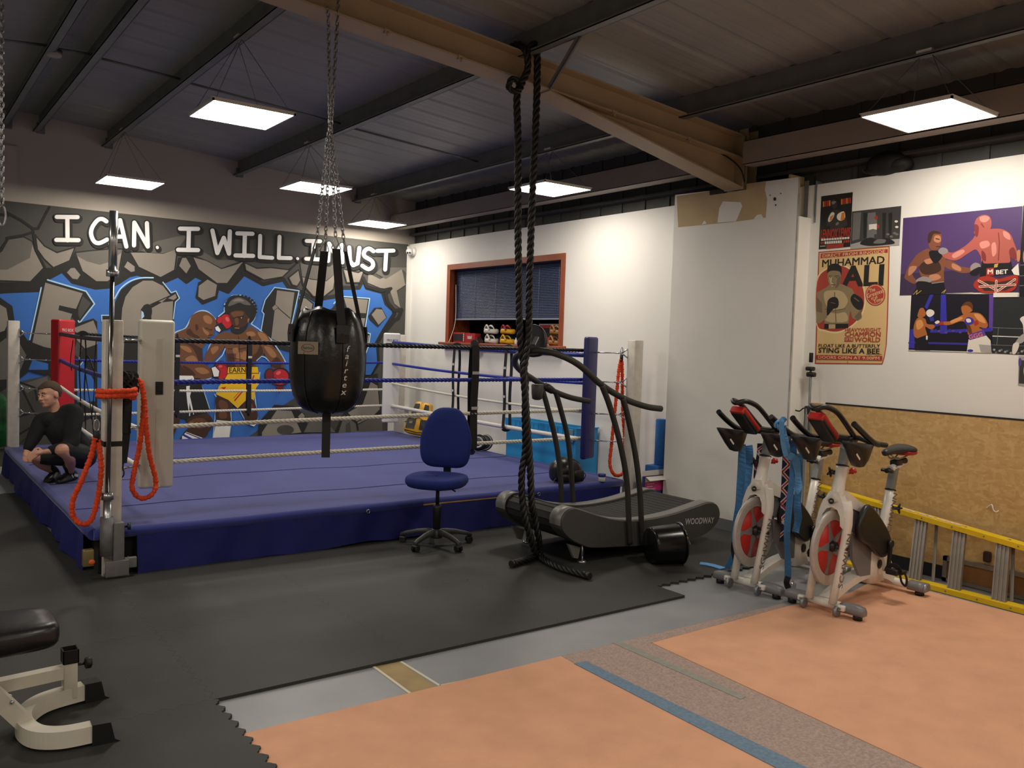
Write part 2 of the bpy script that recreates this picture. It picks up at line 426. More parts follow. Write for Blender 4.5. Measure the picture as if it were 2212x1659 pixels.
m_ = MB(); m_.box((6.085, RY-.1, 2.7), (6.095, RY+.1, 3.56)).box((6.22, RY-.1, 2.7), (6.23, RY+.1, 3.56)).box((6.085, RY-.006, 2.7), (6.23, RY+.006, 3.56)).box((6.085, RY-.09, 3.30), (6.22, RY+.09, 3.31))
struct(m_.build('wall_stanchion', M_tan))
m_ = MB(); p0 = at(1180, 185, Y=4.80); p1 = at(1258, 98, X=3.70); p1 = Vector((3.70, 4.35, 3.66)); p0 = Vector((3.86, 4.86, 3.46))
m_.beam(p0, p1, .04, .005).beam(p0, p1, .005, .04)
struct(m_.build('ceiling_brace', M_galv))
m_ = MB()
for a, b in ((Y0, 4.75), (5.06, YM)):
    m_.box((5.9, a, 3.20), (5.905, b, 3.40)).box((5.9, a, 3.20), (6.06, b, 3.206)).box((5.9, a, 3.394), (6.06, b, 3.40)).box((6.05, a, 3.20), (6.06, b, 3.23))
struct(m_.build('ceiling_eave_beam', M_tan2))
# small clips along the rafter flange with the cable they carry
for i, x in enumerate((2.55, 3.1, 4.5, 5.35)):
    z = rz(x)
    c_ = MB().box((x-.02, RY-RW/2-.006, z-.012), (x+.02, RY-RW/2+.02, z+.016)).cyl((x, RY-RW/2-.004, z-.03), (x, RY-RW/2-.004, z+.0), .008, n=8)
    struct(c_.build('ceiling_clip', M_tan))
struct(MB().tube(spline([(4.4, RY-.02, rz(4.4)+.02), (5.35, RY-.02, rz(5.35)+.02), (5.85, RY-.03, rz(5.85)-.0), (6.0, RY-.10, 3.20), (6.03, RY-.13, 3.08)]), .006, 6).build('ceiling_cable', M_blk))
# ------------------------------------------------------------------ lights
M_led = mat('led_diffuser', '#fff5e6', .5, emit=17.0)
M_wht = mat('white_metal', '#dddcd8', .35)
M_wire = mat('steel_wire', '#77777a', .4, .7)
def panel(cx, cy, zc, label, rot=0, xhang=None):
    t = thing('ceiling_light', (cx, cy, zc), label, 'ceiling light', 'square panel lights hung from the roof', rot)
    s = .3
    m_ = MB()
    for a, b in (((-s, -s), (s, -s+.012)), ((-s, s-.012), (s, s)), ((-s, -s), (-s+.012, s)), ((s-.012, -s), (s, s))):
        m_.box((a[0], a[1], -.012), (b[0], b[1], .004))
    m_.box((-s, -s, .004), (s, s, .012)).box((-.12, -.05, .012), (.12, .05, .04))
    m_.build('frame', M_wht, t, True)
    MB().add([(-s+.012, -s+.012, -.008), (-s+.012, s-.012, -.008), (s-.012, s-.012, -.008), (s-.012, -s+.012, -.008)], [(0, 1, 2, 3)]).build('diffuser', M_led, t, True)
    hx = (cx if xhang is None else xhang)-cx; hz = roofz(cx+hx)-.185-zc
    m_ = MB()
    for i, j in ((-1,-1), (-1,1), (1,-1), (1,1)):
        m_.tube([(i*.27, j*.27, .012), (hx-.03, j*.04, hz)], .0022, 5)
    m_.build('suspension_wire', M_wire, t, True)
    MB().box((hx-.06, -.05, hz), (hx+.01, .05, hz+.035)).build('junction_box', M_wht, t, True)
    return t
panel(2.14, 6.34, 3.24, 'largest lit square ceiling panel on the left, hung above the ring', 0, 2.15)
panel(2.19, 10.08, 3.24, 'lit ceiling panel far left, just above the painted I CAN words', 0, 2.15)
panel(3.76, 8.72, 3.22, 'lit ceiling panel behind the bag chains', 0, 3.70)
panel(5.39, 10.43, 3.17, 'lit ceiling panel hung in the far corner between the two walls', 0, 5.37)
panel(5.36, 6.69, 3.17, 'lit ceiling panel behind the two strands of hanging rope', 0, 5.37)
panel(5.41, 2.89, 3.17, 'big lit ceiling panel hung over the bikes and posters', 0, 5.37)
for x, y, l in ((5.41, -.9, 'ceiling panel behind the camera by the right wall'), (2.15, 1.2, 'ceiling panel overhead in front of the camera'), (2.15, -2.4, 'ceiling panel behind the camera in the middle'), (-1.14, 2.6, 'unseen added fill panel left of the camera'), (-1.14, -1.6, 'unseen added fill panel behind and left of the camera'), (-1.14, 6.3, 'unseen added fill panel left of the ring beyond the photo edge'), (-2.8, 4.4, 'added fill panel over the unseen left half of the room'), (-2.8, .6, 'unseen added fill panel far left behind the camera')):  # left-hand panels are unseen, added as fill for the column and white wall
    panel(x, y, roofz(x)-.55, l, 0, x)
W = bpy.data.worlds.new('world'); SC.world = W; W.use_nodes = True
W.node_tree.nodes['Background'].inputs[0].default_value = (.5, .5, .52, 1); W.node_tree.nodes['Background'].inputs[1].default_value = .05
# smoke detector under a purlin
t = thing('smoke_detector', tuple(at(117, 122, Z=3.8)), 'small white round smoke detector under the dark roof beams', 'smoke detector')
MB().lathe([(.05, .0), (.055, .012), (.055, .03), (.03, .034)], n=20).build('housing', mat('dusty_white_plastic', '#9b9892', .5), t, True)
MB().lathe([(.056, .030), (.06, .034), (.06, .05), (.03, .055)], n=20).build('mounting_base', M_blk, t, True)
# ================================================================== floor coverings
M_rub = mat('black_rubber', '#2b2b29', .62, noise=(2.4, .22, 8), bump=(220, .12))
M_org = mat('orange_carpet', '#dba584', .95, noise=(5, .07, 9), bump=(420, .35))
M_gcp = mat('grey_brown_carpet', '#a8948b', .95, noise=(90, .22, 6), bump=(420, .35))
M_blu = mat('blue_carpet', '#6f879d', .95, noise=(70, .18, 6), bump=(420, .35))
M_glue = mat('worn_bare_floor', '#a18a5c', .6, noise=(6, .2))
M_gs = mat('grey_carpet_tape', '#8f9089', .8, noise=(30, .1))
M_line = mat('cream_sealant', '#d8d3bf', .7)
# teeth of the interlocking edges: offset of a seam at distance u along it
def jig(u, ph=0):
    q = ((u+ph) % .085)/.085
    return .014 if .12 < q < .38 else (-.014 if .62 < q < .88 else (.014*(1-abs(q-.25)/.5*2) if q < .62 else (-.014 if q < .88 else 0)))
def seam(a, b, axis, c, flip):
    """points of a toothed edge from a to b along one axis, at coordinate c on the other"""
    out = []; u = a; d = .0106 if b > a else -.0106; n = int(abs(b-a)/.010625+.5)
    for i in range(n+1):
        u = a+(b-a)*i/n; k = jig(u)
        if i in (0, n): k = 0
        out.append((u, c+k) if axis == 0 else (c+k, u))
    return out
def tile(x0, x1, y0, y1, label, jl=1, jr=1, jb=1, jt=1):
    g = .0005; x0 += g; x1 -= g; y0 += g; y1 -= g; P = []
    P += seam(x0, x1, 0, y0, 0)[:-1] if jb else [(x0, y0)]
    P += seam(y0, y1, 1, x1, 0)[:-1] if jr else [(x1, y0)]
    P += seam(x1, x0, 0, y1, 0)[:-1] if jt else [(x1, y1)]
    P += seam(y1, y0, 1, x0, 0)[:-1] if jl else [(x0, y1)]
    o = MB().prism([(x-x0, y-y0, 0) for x, y in P], (0, 0, .016)).build('rubber_floor_tile', M_rub)
    o.location = (x0, y0, .0005)
    return tag(o, label, 'floor tile', 'interlocking black rubber floor tiles')
XS = [-.84, .17, 1.172, 2.157, 3.16, 4.20]
YS = [3.69, 4.69, 5.69]
for j in range(2):
    for i in range(1, 5):
        w = ('under the weight bench and beside the ring corner', 'in front of the ring, beside the jigsaw-edged front column', 'in the middle of the front edge, left of the hanging ropes', 'at the front edge by the rope ends')[i-1]
        tile(XS[i], XS[i+1], YS[j], YS[j+1]+(.25 if j else 0), ('front-row' if j == 0 else 'second-row') + ' black rubber floor tile ' + w, jb=0 if (j == 0 and i > 1) else 1, jr=0 if i == 4 else 1, jt=0 if j else 1)
for j, (a, b) in enumerate(((1.69, 2.69), (2.69, 3.69))):
    tile(XS[1], XS[2], a, b, ('black rubber tile with toothed edge beside the orange carpet, nearest the camera', 'black rubber tile with toothed edge beside the strip of bare grey floor')[j], jb=1)
for j, (a, b) in enumerate(((2.69, 3.69), (3.69, 4.69), (4.69, 5.69))):
    tile(XS[0], XS[1], a, b, ('black rubber tile under the back of the weight bench', 'black rubber tile at the left edge of the photo behind the bench pad', 'black rubber tile left of the ring, at the photo edge')[j])
for j, (a, b) in enumerate(((5.94, 6.94), (6.94, 7.94), (7.94, 8.94), (8.94, 9.4))):
    tile(XS[1], 1.15 if j == 0 else 1.07, a, b, ('black rubber tile at the left skirt of the ring by the near post', 'second black rubber tile along the left skirt of the ring', 'third black rubber tile along the left skirt, below the crouching boy', 'last black rubber tile along the left skirt before bare floor')[j], jr=0, jb=0 if j == 0 else 1)
tile(4.20, 5.2, 3.94, 4.94, 'black rubber tile with toothed edge under the tilted black bucket', jl=0); tile(5.2, 6.04, 3.94, 4.94, 'black rubber tile between the treadmill foot and the column', jr=0)
tile(4.20, 5.2, 4.94, 5.93, 'black rubber tile under the treadmill next to the ring', jl=0, jt=0); tile(5.2, 6.04, 4.94, 5.93, 'black rubber tile behind the treadmill at the column', jr=0, jt=0)
def flat(name, px, M, label, cat, h, z=.0008, pts=None):
    P = pts or [at(a, b, Z=0) for a, b in px]
    o = MB().prism([(p[0], p[1], z) for p in P], (0, 0, h)).build(name, M); return tag(o, label, cat)
A = at(1212, 1420, Z=0); B = at(1250, 1441, Z=0); Cc = at(1716, 1659, Z=0); Dd = at(1680, 1659, Z=0)
G0 = at(1345, 1388, Z=0); R0 = at(1408, 1391, Z=0); R1 = at(1985, 1659, Z=0); T1 = at(1700, 1312, Z=0); T2 = at(1835, 1283, Z=0)
def ext(p, q, y): t = (y-p.y)/(q.y-p.y); return p.lerp(q, t)
L0 = at(545, 1583, Z=0)
le = ext(B, Cc, -2.0); re_ = ext(R0, R1, -2.0)
flat('orange_carpet', None, M_org, 'orange carpet panel in front, left of the grey strip and blue line', 'carpet', .006, pts=[Vector((.6, L0.y, 0)), L0, A, B, le, Vector((.6, -2, 0))])
flat('orange_carpet', None, M_org, 'large orange carpet panel on the right in front of the exercise bikes', 'carpet', .006,
     pts=[R0, T1, T2, Vector((5.76, T2.y+.1, 0)), Vector((5.79, 2.9, 0)), Vector((5.80, -2, 0)), re_])
g0 = A.lerp(G0, 0)
flat('grey_carpet', None, M_gcp, 'grey-brown carpet strip running between the two orange panels and along the far edge', 'carpet', .005,
     pts=[A+Vector((.004,.004,0)), G0, at(1690, 1306, Z=0), T1+Vector((-.004,.004,0)), R0+Vector((-.004,.004,0)), re_+Vector((-.004,0,0)), le+Vector((.004,0,0)), B+Vector((.004,0,0))])
st = [B+Vector((0.01, .0, 0)), at(1302, 1441, Z=0), ext(at(1302, 1441, Z=0), at(1790, 1662, Z=0), -2.0), le]
flat('blue_carpet_strip', None, M_blu, 'narrow blue carpet strip laid along the grey-brown carpet', 'carpet strip', .003, z=.0071, pts=[at(1240, 1437, Z=0), at(1266, 1432, Z=0), ext(at(1266, 1432, Z=0), at(1735, 1659, Z=0), -2.), ext(at(1240, 1437, Z=0), at(1668, 1659, Z=0), -2.)])
flat('floor_tape', [(1322, 1391), (1342, 1388), (1612, 1508), (1600, 1514)], M_gs, 'thin grey tape line on the grey-brown carpet between the orange panels', 'tape', .0015, z=.0062)
flat('floor_patch', [(812, 1440), (862, 1430), (945, 1486), (890, 1500)], M_glue, 'worn tan strip of bare floor showing between the grey painted areas', 'floor patch', .001)
m_ = MB()
for a, b in (((808, 1441), (888, 1500)), ((866, 1430), (950, 1482)), ((950, 1482), (1037, 1464)), ((842, 1513), (888, 1502))):
    p, q = at(*a, Z=0), at(*b, Z=0); m_.beam((p.x, p.y, .0015), (q.x, q.y, .0015), .014, .003)
tag(m_.build('floor_sealant', M_line), 'cream line of old sealant round the tan floor strip', 'sealant')
# ================================================================== painted mural on the back wall
def paint(name, c): return mat('paint_'+name, c, .75, noise=(3, .05))
K, DG, MG, LG = paint('black', '#232322'), paint('dark_grey', '#4a4945'), paint('mid_grey', '#66635d'), paint('rock_grey', '#8d867c')
BL, LB, WH = paint('blue', '#376fc0'), paint('pale_blue', '#a9d3f0'), paint('white', '#f0f0ee')
B0, B1, B2, B3 = paint('brown', '#70492f'), paint('dark_brown', '#472d20'), paint('light_brown', '#a0714b'), paint('deep_brown', '#2e1f19')
RD, RD2, RD3, YE = paint('red', '#c0222d'), paint('dark_red', '#7c1a22'), paint('pink_red', '#e2636b'), paint('yellow', '#f0c01c')
NV = paint('navy', '#2d3a96')
mural = thing('mural', (3.4, YM, 1.5), 'graffiti mural with grey rocks, two painted boxers and the words I CAN I WILL', 'mural')
N_ = (0, -1, 0)
a = Art(N_, .002, .00005, Y=YM)
Z_ = [(.3, YM-.0015, .05), (6.2, YM-.0015, .05), (6.2, YM-.0015, HW-.004), (.3, YM-.0015, HW-.004)]
a.m(DG); a.mb.sheet(Z_)
A_ = (0, 400, 3.95); B_ = (460, 440, 3.191); D_ = (0, 560, 4.147); C_ = (560, 520, 3.77); E_ = (340, 620, 4.88)
# blue field
def px(cr, pts): return [(cr[0]+x/cr[2], cr[1]+y/cr[2]) for x, y in pts]
edge = px(A_, [(-120,920),(60,905),(340,895),(400,800),(530,730),(620,825),(815,875),(930,865),(1010,830),(1100,770),(1170,755),(1300,790),(1385,830),(1520,770),(1590,825),(1665,770),(1730,800),(1870,880),(1945,910),(2080,755)]) \
     + px(B_, [(345,555),(485,522),(520,575),(610,610),(700,665),(775,650),(840,640),(890,580),(1005,580),(1035,520),(1060,580),(1170,610),(1195,690),(1245,735),(1250,760),(1180,870),(1130,960),(1135,1100),(1085,1180),(1050,1180)])
low = px(B_, [(1000,1250),(800,1340),(560,1340),(470,1400),(310,1560),(200,1640),(-60,1640)]) + [(360, 980), (200, 940), (60, 860), (-30, 800)]
a.crop(0, 0, 1); a.poly(BL, edge+low); a.line(K, edge, 9)
a.crop(*A_)
def rock(M, pts, w=13, M2=None, pts2=None):
    a.poly(M, pts)
    if pts2: a.poly(M2, pts2)
    if w: a.line(K, pts, w, True)
# black band under the hanging rocks
a.poly(K, [(-60,830),(260,830),(380,705),(455,705),(600,640),(650,545),(640,600),(700,735),(820,825),(940,830),(1020,760),(1050,560),(1110,560),(1180,700),(1370,795),(1500,720),(1520,620),(1640,610),(1690,720),(1850,840),(1950,840),(2080,650),(2250,760),(2212,835),(2080,755),(1945,910),(1870,885),(1730,800),(1665,770),(1590,825),(1520,770),(1385,830),(1300,790),(1170,755),(1100,770),(1010,830),(930,870),(815,875),(620,825),(530,730),(400,800),(340,895),(60,905),(-60,920)])
rock(MG, [(70,460),(200,440),(275,480),(300,560),(375,705),(260,825),(-40,815),(-40,600),(15,560)], 12, LG, [(280,490),(300,560),(375,705),(260,825),(-40,815),(-40,720),(60,722),(255,620)])
rock(LG, [(303,430),(380,520),(485,575),(640,530),(595,645),(455,705),(375,630),(318,550)], 12)
rock(MG, [(640,575),(760,560),(930,545),(1048,545),(1010,760),(920,825),(820,825),(700,735)], 12, LG, [(640,595),(740,650),(850,680),(930,655),(1045,570),(1010,760),(920,825),(820,825),(700,735)])
rock(LG, [(1105,570),(1250,570),(1390,580),(1515,535),(1490,725),(1370,790),(1180,700)], 12)
a.poly(MG, [(1200,560),(1330,480),(1500,440),(1600,430),(1520,540),(1390,582),(1250,572)])
rock(LG, [(1640,608),(1760,640),(1890,710),(2020,670),(2090,640),(1940,840),(1850,840),(1690,720)], 12)
a.poly(MG, [(1660,600),(1720,560),(1850,640),(2060,640),(1890,708),(1760,640)])
rock(LG, [(560,745),(600,700),(640,698),(695,765),(665,812),(615,805)], 16)
rock(LG, [(1050,700),(1085,640),(1155,690),(1155,740),(1115,748)], 14)
rock(LG, [(1520,690),(1550,615),(1590,612),(1635,690),(1590,765)], 14)
a.poly(K, [(1665,960),(1690,830),(1770,790),(1875,850),(1850,970),(1725,1020)])
rock(LG, [(1695,860),(1770,805),(1850,850),(1835,945),(1735,980),(1690,950)], 0)
# cracks in the dark upper rock
for l in ([(50,230),(180,300),(280,370),(325,370),(420,190)], [(280,370),(290,450),(300,430)], [(60,450),(190,430),(285,400)], [(0,560),(60,470)], [(0,250),(70,260)], [(290,440),(310,560),(380,700)]):
    a.line(K, l, 22)
a.crop(*B_)
rock(LG, [(215,405),(300,445),(400,440),(520,455),(585,405),(480,505),(350,527),(225,460)], 9)
rock(LG, [(520,510),(590,455),(605,530),(580,570),(545,560)], 9)
rock(LG, [(610,500),(680,520),(780,530),(850,470),(830,590),(760,645),(690,640),(620,560)], 9)
a.poly(MG, [(600,410),(720,430),(840,420),(850,475),(780,530),(680,518),(612,500)])
rock(LG, [(895,450),(1000,475),(1045,450),(1010,545),(920,545)], 9)
rock(LG, [(1070,480),(1150,520),(1300,450),(1325,560),(1265,600),(1290,720),(1250,690),(1215,590),(1150,580),(1065,545)], 0)
a.poly(MG, [(1120,480),(1160,440),(1330,440),(1330,480),(1300,452),(1190,520)])
a.line(K, [(1035,510),(1060,570),(1160,600),(1225,585),(1190,620),(1205,680),(1250,735),(1300,730),(1275,790),(1250,800),(1190,875)], 22)
rock(LG, [(585,640),(640,650),(690,690),(680,740),(600,745)], 9)
a.poly(K, [(1068,775),(1110,718),(1160,715),(1195,780),(1135,850),(1080,800)]); rock(LG, [(1092,765),(1125,725),(1165,730),(1192,785),(1140,835)], 0)
# big block letters: left one
a.crop(*D_)
a.poly(K, [(365,255),(430,185),(770,290),(845,400),(715,565),(690,575),(430,880),(260,740)])
a.poly(LG, [(405,210),(740,305),(680,445),(530,415),(522,455),(645,490),(600,640),(470,800),(285,765)])
a.poly(K, [(530,412),(690,450),(690,490),(522,457)]); a.poly(DG, [(740,330),(815,395),(715,535),(700,500),(700,440)])
a.line(LB, [(425,185),(770,287),(845,400),(712,570),(700,552)], 13); a.line(LB, [(368,255),(265,720)], 13)
a.poly(K, [(690,575),(835,530),(870,560),(870,1290),(600,1290),(430,1050),(430,800),(470,800)]); rock(LG, [(665,615),(835,548),(870,640),(870,760),(760,800),(690,725)], 0)
a.poly(DG, [(640,520),(680,560),(650,650),(620,620)]); a.poly(DG, [(690,735),(740,800),(700,880),(650,840)])
a.poly(BL, [(690,960),(745,915),(790,1000),(850,1100),(850,1280),(690,1280)]); a.line(LB, [(640,965),(700,968),(740,920)], 10)
# round letter
a.crop(*A_)
a.poly(K, [(880,1110),(975,1120),(980,1000),(1030,895),(1120,825),(1220,785),(1310,795),(1390,830),(1460,915),(1505,900),(1535,960),(1500,1000),(1480,1160),(1480,1400),(1180,1640),(900,1640),(960,1300),(870,1160)])
a.poly(LG, [(1035,1135),(1042,1050),(1070,950),(1130,870),(1220,815),(1300,815),(1390,860),(1450,940),(1420,965),(1380,1000),(1340,990),(1285,1025),(1230,1020),(1200,1060),(1205,1140),(1290,1160),(1470,1150),(1470,1350),(1180,1560),(1075,1640),(960,1500),(985,1340),(1035,1200)])
a.poly(LG, [(1290,1050),(1380,1000),(1475,990),(1470,1150),(1290,1160)]); a.poly(LG, [(1432,965),(1495,928),(1507,960),(1480,980)])
a.oval(K, (1250,1085), 46, 72, 8); a.poly(LB, [(1205,1070),(1222,1085),(1230,1120),(1205,1145)])
a.line(LB, [(978,965),(1030,880),(1110,820),(1200,792),(1305,790)], 12, sm=4); a.line(LB, [(1388,828),(1460,918),(1500,903),(1530,965),(1495,998),(1478,1140)], 9)
a.line(LB, [(930,1110),(865,1110),(868,1160)], 9); a.line(K, [(1280,1020),(1480,930)], 9)
a.poly(K, [(1060,1340),(1180,1300),(1180,1640),(1040,1640)])
# third letter and the one behind the bag
a.crop(*B_)
a.poly(K, [(420,583),(595,598),(545,838),(600,842),(590,1040),(395,985),(300,960),(335,870),(352,760),(335,742),(358,665)])
a.poly(LG, [(440,597),(560,612),(527,848),(600,855),(590,1010),(400,930)]); a.line(LB, [(325,900),(350,760),(335,742),(358,663),(423,577),(592,600),(540,836),(590,842)], 7)
a.line(K, [(425,700),(530,790)], 6); a.poly(LG, [(405,715),(425,695),(450,715),(415,738)]); a.line(K, [(405,715),(425,695),(450,715),(415,738)], 3, True)
a.poly(K, [(820,720),(880,640),(1078,652),(1062,780),(1045,888),(1085,895),(1075,980),(1030,1060),(700,1060),(700,800)])
a.poly(LG, [(900,648),(1066,662),(1053,755),(930,750)]); a.poly(LG, [(930,785),(1048,790),(1030,878),(940,870)]); a.poly(LG, [(900,905),(1074,908),(1070,965),(900,960)])
a.line(LB, [(830,690),(875,638),(1078,653),(1060,780),(1042,885),(1083,896),(1070,985),(1040,1060)], 7)
a.poly(BL, [(1040,1080),(1120,960),(1130,1100),(1085,1180),(1050,1180)])
# lower rocks
a.crop(*C_)
a.poly(K, [(780,1340),(850,1110),(960,1080),(1000,1540),(600,1580),(690,1390)]); a.poly(LG, [(840,1330),(905,1150),(960,1180),(985,1430),(900,1440),(800,1490),(720,1400)])
a.poly(MG, [(640,1570),(690,1420),(800,1500),(890,1450),(1000,1450),(1085,1560),(640,1600)]); a.line(K, [(690,1390),(790,1480),(800,1540)], 16); a.line(K, [(790,1475),(890,1430)], 7)
a.poly(K, [(-10,1480),(120,1335),(275,1345),(350,1400),(420,1560),(-10,1620)]); a.poly(LG, [(20,1560),(140,1380),(260,1385),(340,1560),(20,1600)]); rock(LG, [(310,1430),(345,1395),(370,1420),(362,1480),(330,1470)], 6)
a.oval(DG, (210,1540), 70, 40); a.poly(DG, [(700,1500),(735,1470),(745,1560),(700,1560)]); a.poly(MG, [(360,1560),(420,1440),(500,1430),(620,1560)])
a.poly(DG, [(1000,1000),(1230,700),(1230,1560),(1000,1560)]); a.poly(MG, [(1000,1150),(1070,1080),(1110,1250),(1010,1400)])
a.poly(K, [(930,1420),(980,1370),(990,1420)])
# left-hand rocks behind the corner
a.crop(*D_)
a.poly(K, [(-20,330),(110,420),(130,560),(250,730),(430,800),(440,1050),(260,1000),(150,1090),(-20,1200)]); a.poly(BL, [(255,990),(290,900),(430,935),(430,990)])
rock(LG, [(-20,395),(55,440),(75,560),(40,640),(-20,660)], 0); rock(MG, [(-20,760),(60,700),(160,730),(235,860),(150,1070),(-20,1080)], 0)
a.poly(DG, [(-20,1200),(150,1100),(430,1040),(560,1200),(420,1420),(120,1700),(-20,1700)]); a.poly(MG, [(190,1120),(420,1050),(430,1090),(240,1200)])
for l in ([(140,1090),(310,1150),(330,1260)], [(190,1150),(300,1370),(130,1420)], [(300,1370),(480,1560)], [(120,1600),(330,1470)]): a.line(K, l, 18)
a.poly(K, [(600,1040),(690,1110),(690,1290),(600,1290)]); a.poly(K, [(600,1290),(860,1270),(900,1420),(1060,1370),(1060,1420),(860,1640),(560,1640)]); a.poly(MG, [(700,1480),(860,1400),(900,1560),(760,1640)])
a.build('painted_background', mural)
# ---- painted boxer, head down
def boxer(): return Art(N_, a.h+.0002, .00005, Y=YM).crop(*E_)
b = boxer()
b.line(LB, [(160,505),(200,470),(290,435),(350,330),(400,275),(460,250),(530,262),(610,340)], 14, sm=3); b.line(LB, [(545,1280),(500,1140),(440,990),(560,960)], 12)
b.blob(B0, [(165,520),(200,480),(290,440),(350,400),(430,500),(540,545),(500,600),(440,660),(300,620),(165,600)])
b.poly(B1, [(165,580),(380,600),(470,650),(475,790),(440,940),(160,940)])
b.blob(B0, [(345,330),(380,285),(450,256),(520,264),(580,302),(610,345),(612,400),(596,440),(590,500),(555,528),(490,532),(430,520),(380,490),(340,440),(330,390)])
b.blob(B2, [(480,310),(530,300),(575,340),(560,390),(500,370)], 4); b.blob(B2, [(470,420),(500,450),(540,480),(530,510),(490,480)], 4); b.line(B3, [(505,430),(560,455),(575,445)], 9); b.blob(B1, [(395,400),(420,395),(430,440),(405,460)], 4); b.line(B3, [(535,510),(580,505)], 8)
b.blob(B1, [(340,440),(380,490),(440,525),(420,545),(330,510),(300,470)], 4)
b.blob(B0, [(220,605),(340,620),(400,700),(440,790),(520,830),(575,880),(575,930),(540,962),(430,972),(330,920),(255,840),(222,760)])
b.blob(B2, [(235,620),(320,630),(360,680),(330,690),(270,660)], 4); b.blob(B2, [(290,760),(370,720),(420,780),(350,800)], 4); b.blob(B2, [(390,860),(480,850),(545,900),(460,915)], 4); b.blob(B1, [(260,830),(340,860),(400,930),(330,925)], 4)
b.oval(K, (668,880), 90, 104); b.oval(RD2, (668,872), 76, 88); b.oval(RD, (672,895), 68, 76); b.oval(RD3, (660,835), 20, 14); b.poly(K, [(555,855),(605,825),(660,885),(645,955),(585,955)]); b.poly(WH, [(567,853),(605,838),(648,886),(640,942),(592,944)])
b.oval(K, (712,362), 84, 92); b.oval(RD, (720,362), 68, 76); b.oval(RD2, (650,352), 36, 40); b.oval(RD, (655,350), 26, 34); b.poly(K, [(612,400),(672,372),(725,440),(650,485),(610,450)]); b.oval(RD3, (735,340), 28, 20, 60); b.poly(WH, [(605,425),(635,410),(665,455),(650,476),(612,455)])
b.poly(K, [(140,950),(450,960),(470,1060),(545,1290),(545,1310),(480,1345),(300,1395),(200,1375),(130,1335)]); b.poly(WH, [(160,932),(370,935),(385,970),(340,1000),(160,992)]); b.poly(MG, [(240,985),(340,975),(370,960),(340,1000)])
b.poly(WH, [(300,1045),(338,1040),(335,1085),(350,1110),(340,1150),(375,1310),(360,1320),(335,1220),(330,1330),(312,1220),(303,1130)]); b.line(WH, [(338,1320),(335,1355)], 10); b.line(WH, [(375,1318),(378,1340)], 8)
b.blob(B1, [(100,1340),(190,1365),(235,1400),(200,1480),(150,1600),(100,1640)], 4); b.blob(B1, [(300,1400),(420,1350),(530,1335),(585,1430),(540,1520),(475,1595),(300,1530),(330,1470)], 4); b.blob(B0, [(330,1420),(430,1380),(500,1400),(520,1460),(420,1490)], 4); b.blob(B2, [(320,1430),(370,1420),(400,1460),(350,1470)], 4)
b.poly(K, [(205,1640),(290,1515),(475,1588),(480,1640)]); b.poly(WH, [(255,1575),(300,1525),(470,1588),(470,1640),(260,1640)]); b.line(NV, [(275,1560),(400,1625)], 22); b.line(NV, [(300,1535),(460,1600)], 10)
b.build('painted_boxer_head_down', mural)['label'] = 'painted bald boxer in black shorts with head down'
# ---- painted boxer in yellow trunks
b = boxer(); b.h += .004
b.line(LB, [(640,310),(700,262),(705,180),(780,92),(880,88),(990,150),(1040,240),(1020,330),(985,390),(1060,440),(1200,560),(1290,690),(1345,790)], 13); b.line(LB, [(490,780),(545,620),(600,540)], 12); b.line(LB, [(715,640),(680,720),(600,800)], 12); b.line(LB, [(1035,780),(1090,730),(1130,740),(1195,800)], 12); b.line(LB, [(1075,900),(1060,1020),(1015,1080),(1050,1390)], 12); b.line(LB, [(600,1130),(620,1160),(600,1400),(580,1600)], 12); b.line(LB, [(770,1320),(775,1420),(750,1590)], 10); b.line(LB, [(870,1310),(940,1440)], 10)
b.blob(B0, [(590,540),(650,490),(700,520),(710,610),(640,720),(570,790),(490,805),(500,720),(550,620)])
b.blob(B2, [(560,650),(620,620),(640,650),(580,710)], 4)
b.poly(B0, [(620,510),(700,470),(780,480),(850,500),(930,450),(980,410),(1060,470),(1130,500),(1190,560),(1200,600),(1110,710),(1040,770),(1030,840),(740,840),(725,760),(712,640)])
b.poly(B1, [(1090,560),(1110,700),(1040,770),(1000,840),(960,760),(1050,680)]); b.poly(B1, [(725,700),(800,700),(820,840),(740,840)])
for q in ([(730,560),(830,560),(850,640),(760,650)], [(900,550),(1040,540),(1050,610),(940,640)], [(830,700),(880,690),(880,760),(830,770)], [(890,690),(930,680),(930,760),(890,765)]): b.blob(B2 if q[0][1] > 600 else B0, q, 4)
for l in ([(850,520),(860,640),(870,830)], [(740,650),(840,660),(930,640)], [(750,740),(900,770)], [(870,600),(950,610),(1060,570)]): b.line(B3, l, 7)
b.blob(B2, [(790,650),(840,640),(845,690),(800,700)], 4); b.blob(B2, [(930,480),(1000,470),(1030,510),(960,520)], 4)
b.blob(B0, [(1040,475),(1120,480),(1190,560),(1205,615),(1280,690),(1335,790),(1310,860),(1210,865),(1195,810),(1130,720),(1100,640),(1045,560)]); b.blob(B2, [(1050,480),(1120,490),(1170,560),(1190,620),(1120,590)], 4); b.blob(B2, [(1120,630),(1190,640),(1250,720),(1200,740)], 4); b.blob(B1, [(1190,800),(1250,740),(1300,790),(1290,850),(1220,850)], 4)
b.blob(K, [(705,210),(730,140),(780,92),(860,90),(945,112),(1000,170),(1038,235),(1028,310),(990,368),(950,350),(925,330),(900,260),(840,250),(760,285),(715,275)]); b.blob(MG, [(740,200),(775,140),(850,110),(930,140),(980,190),(910,185),(860,165),(790,190)], 4); b.blob(LG, [(790,150),(850,120),(910,150),(850,150)], 3)
for i in range(16):
    t = -2.9+i*.24; b.oval(K, (870+165*cos(t), 235+140*sin(t)), 14)
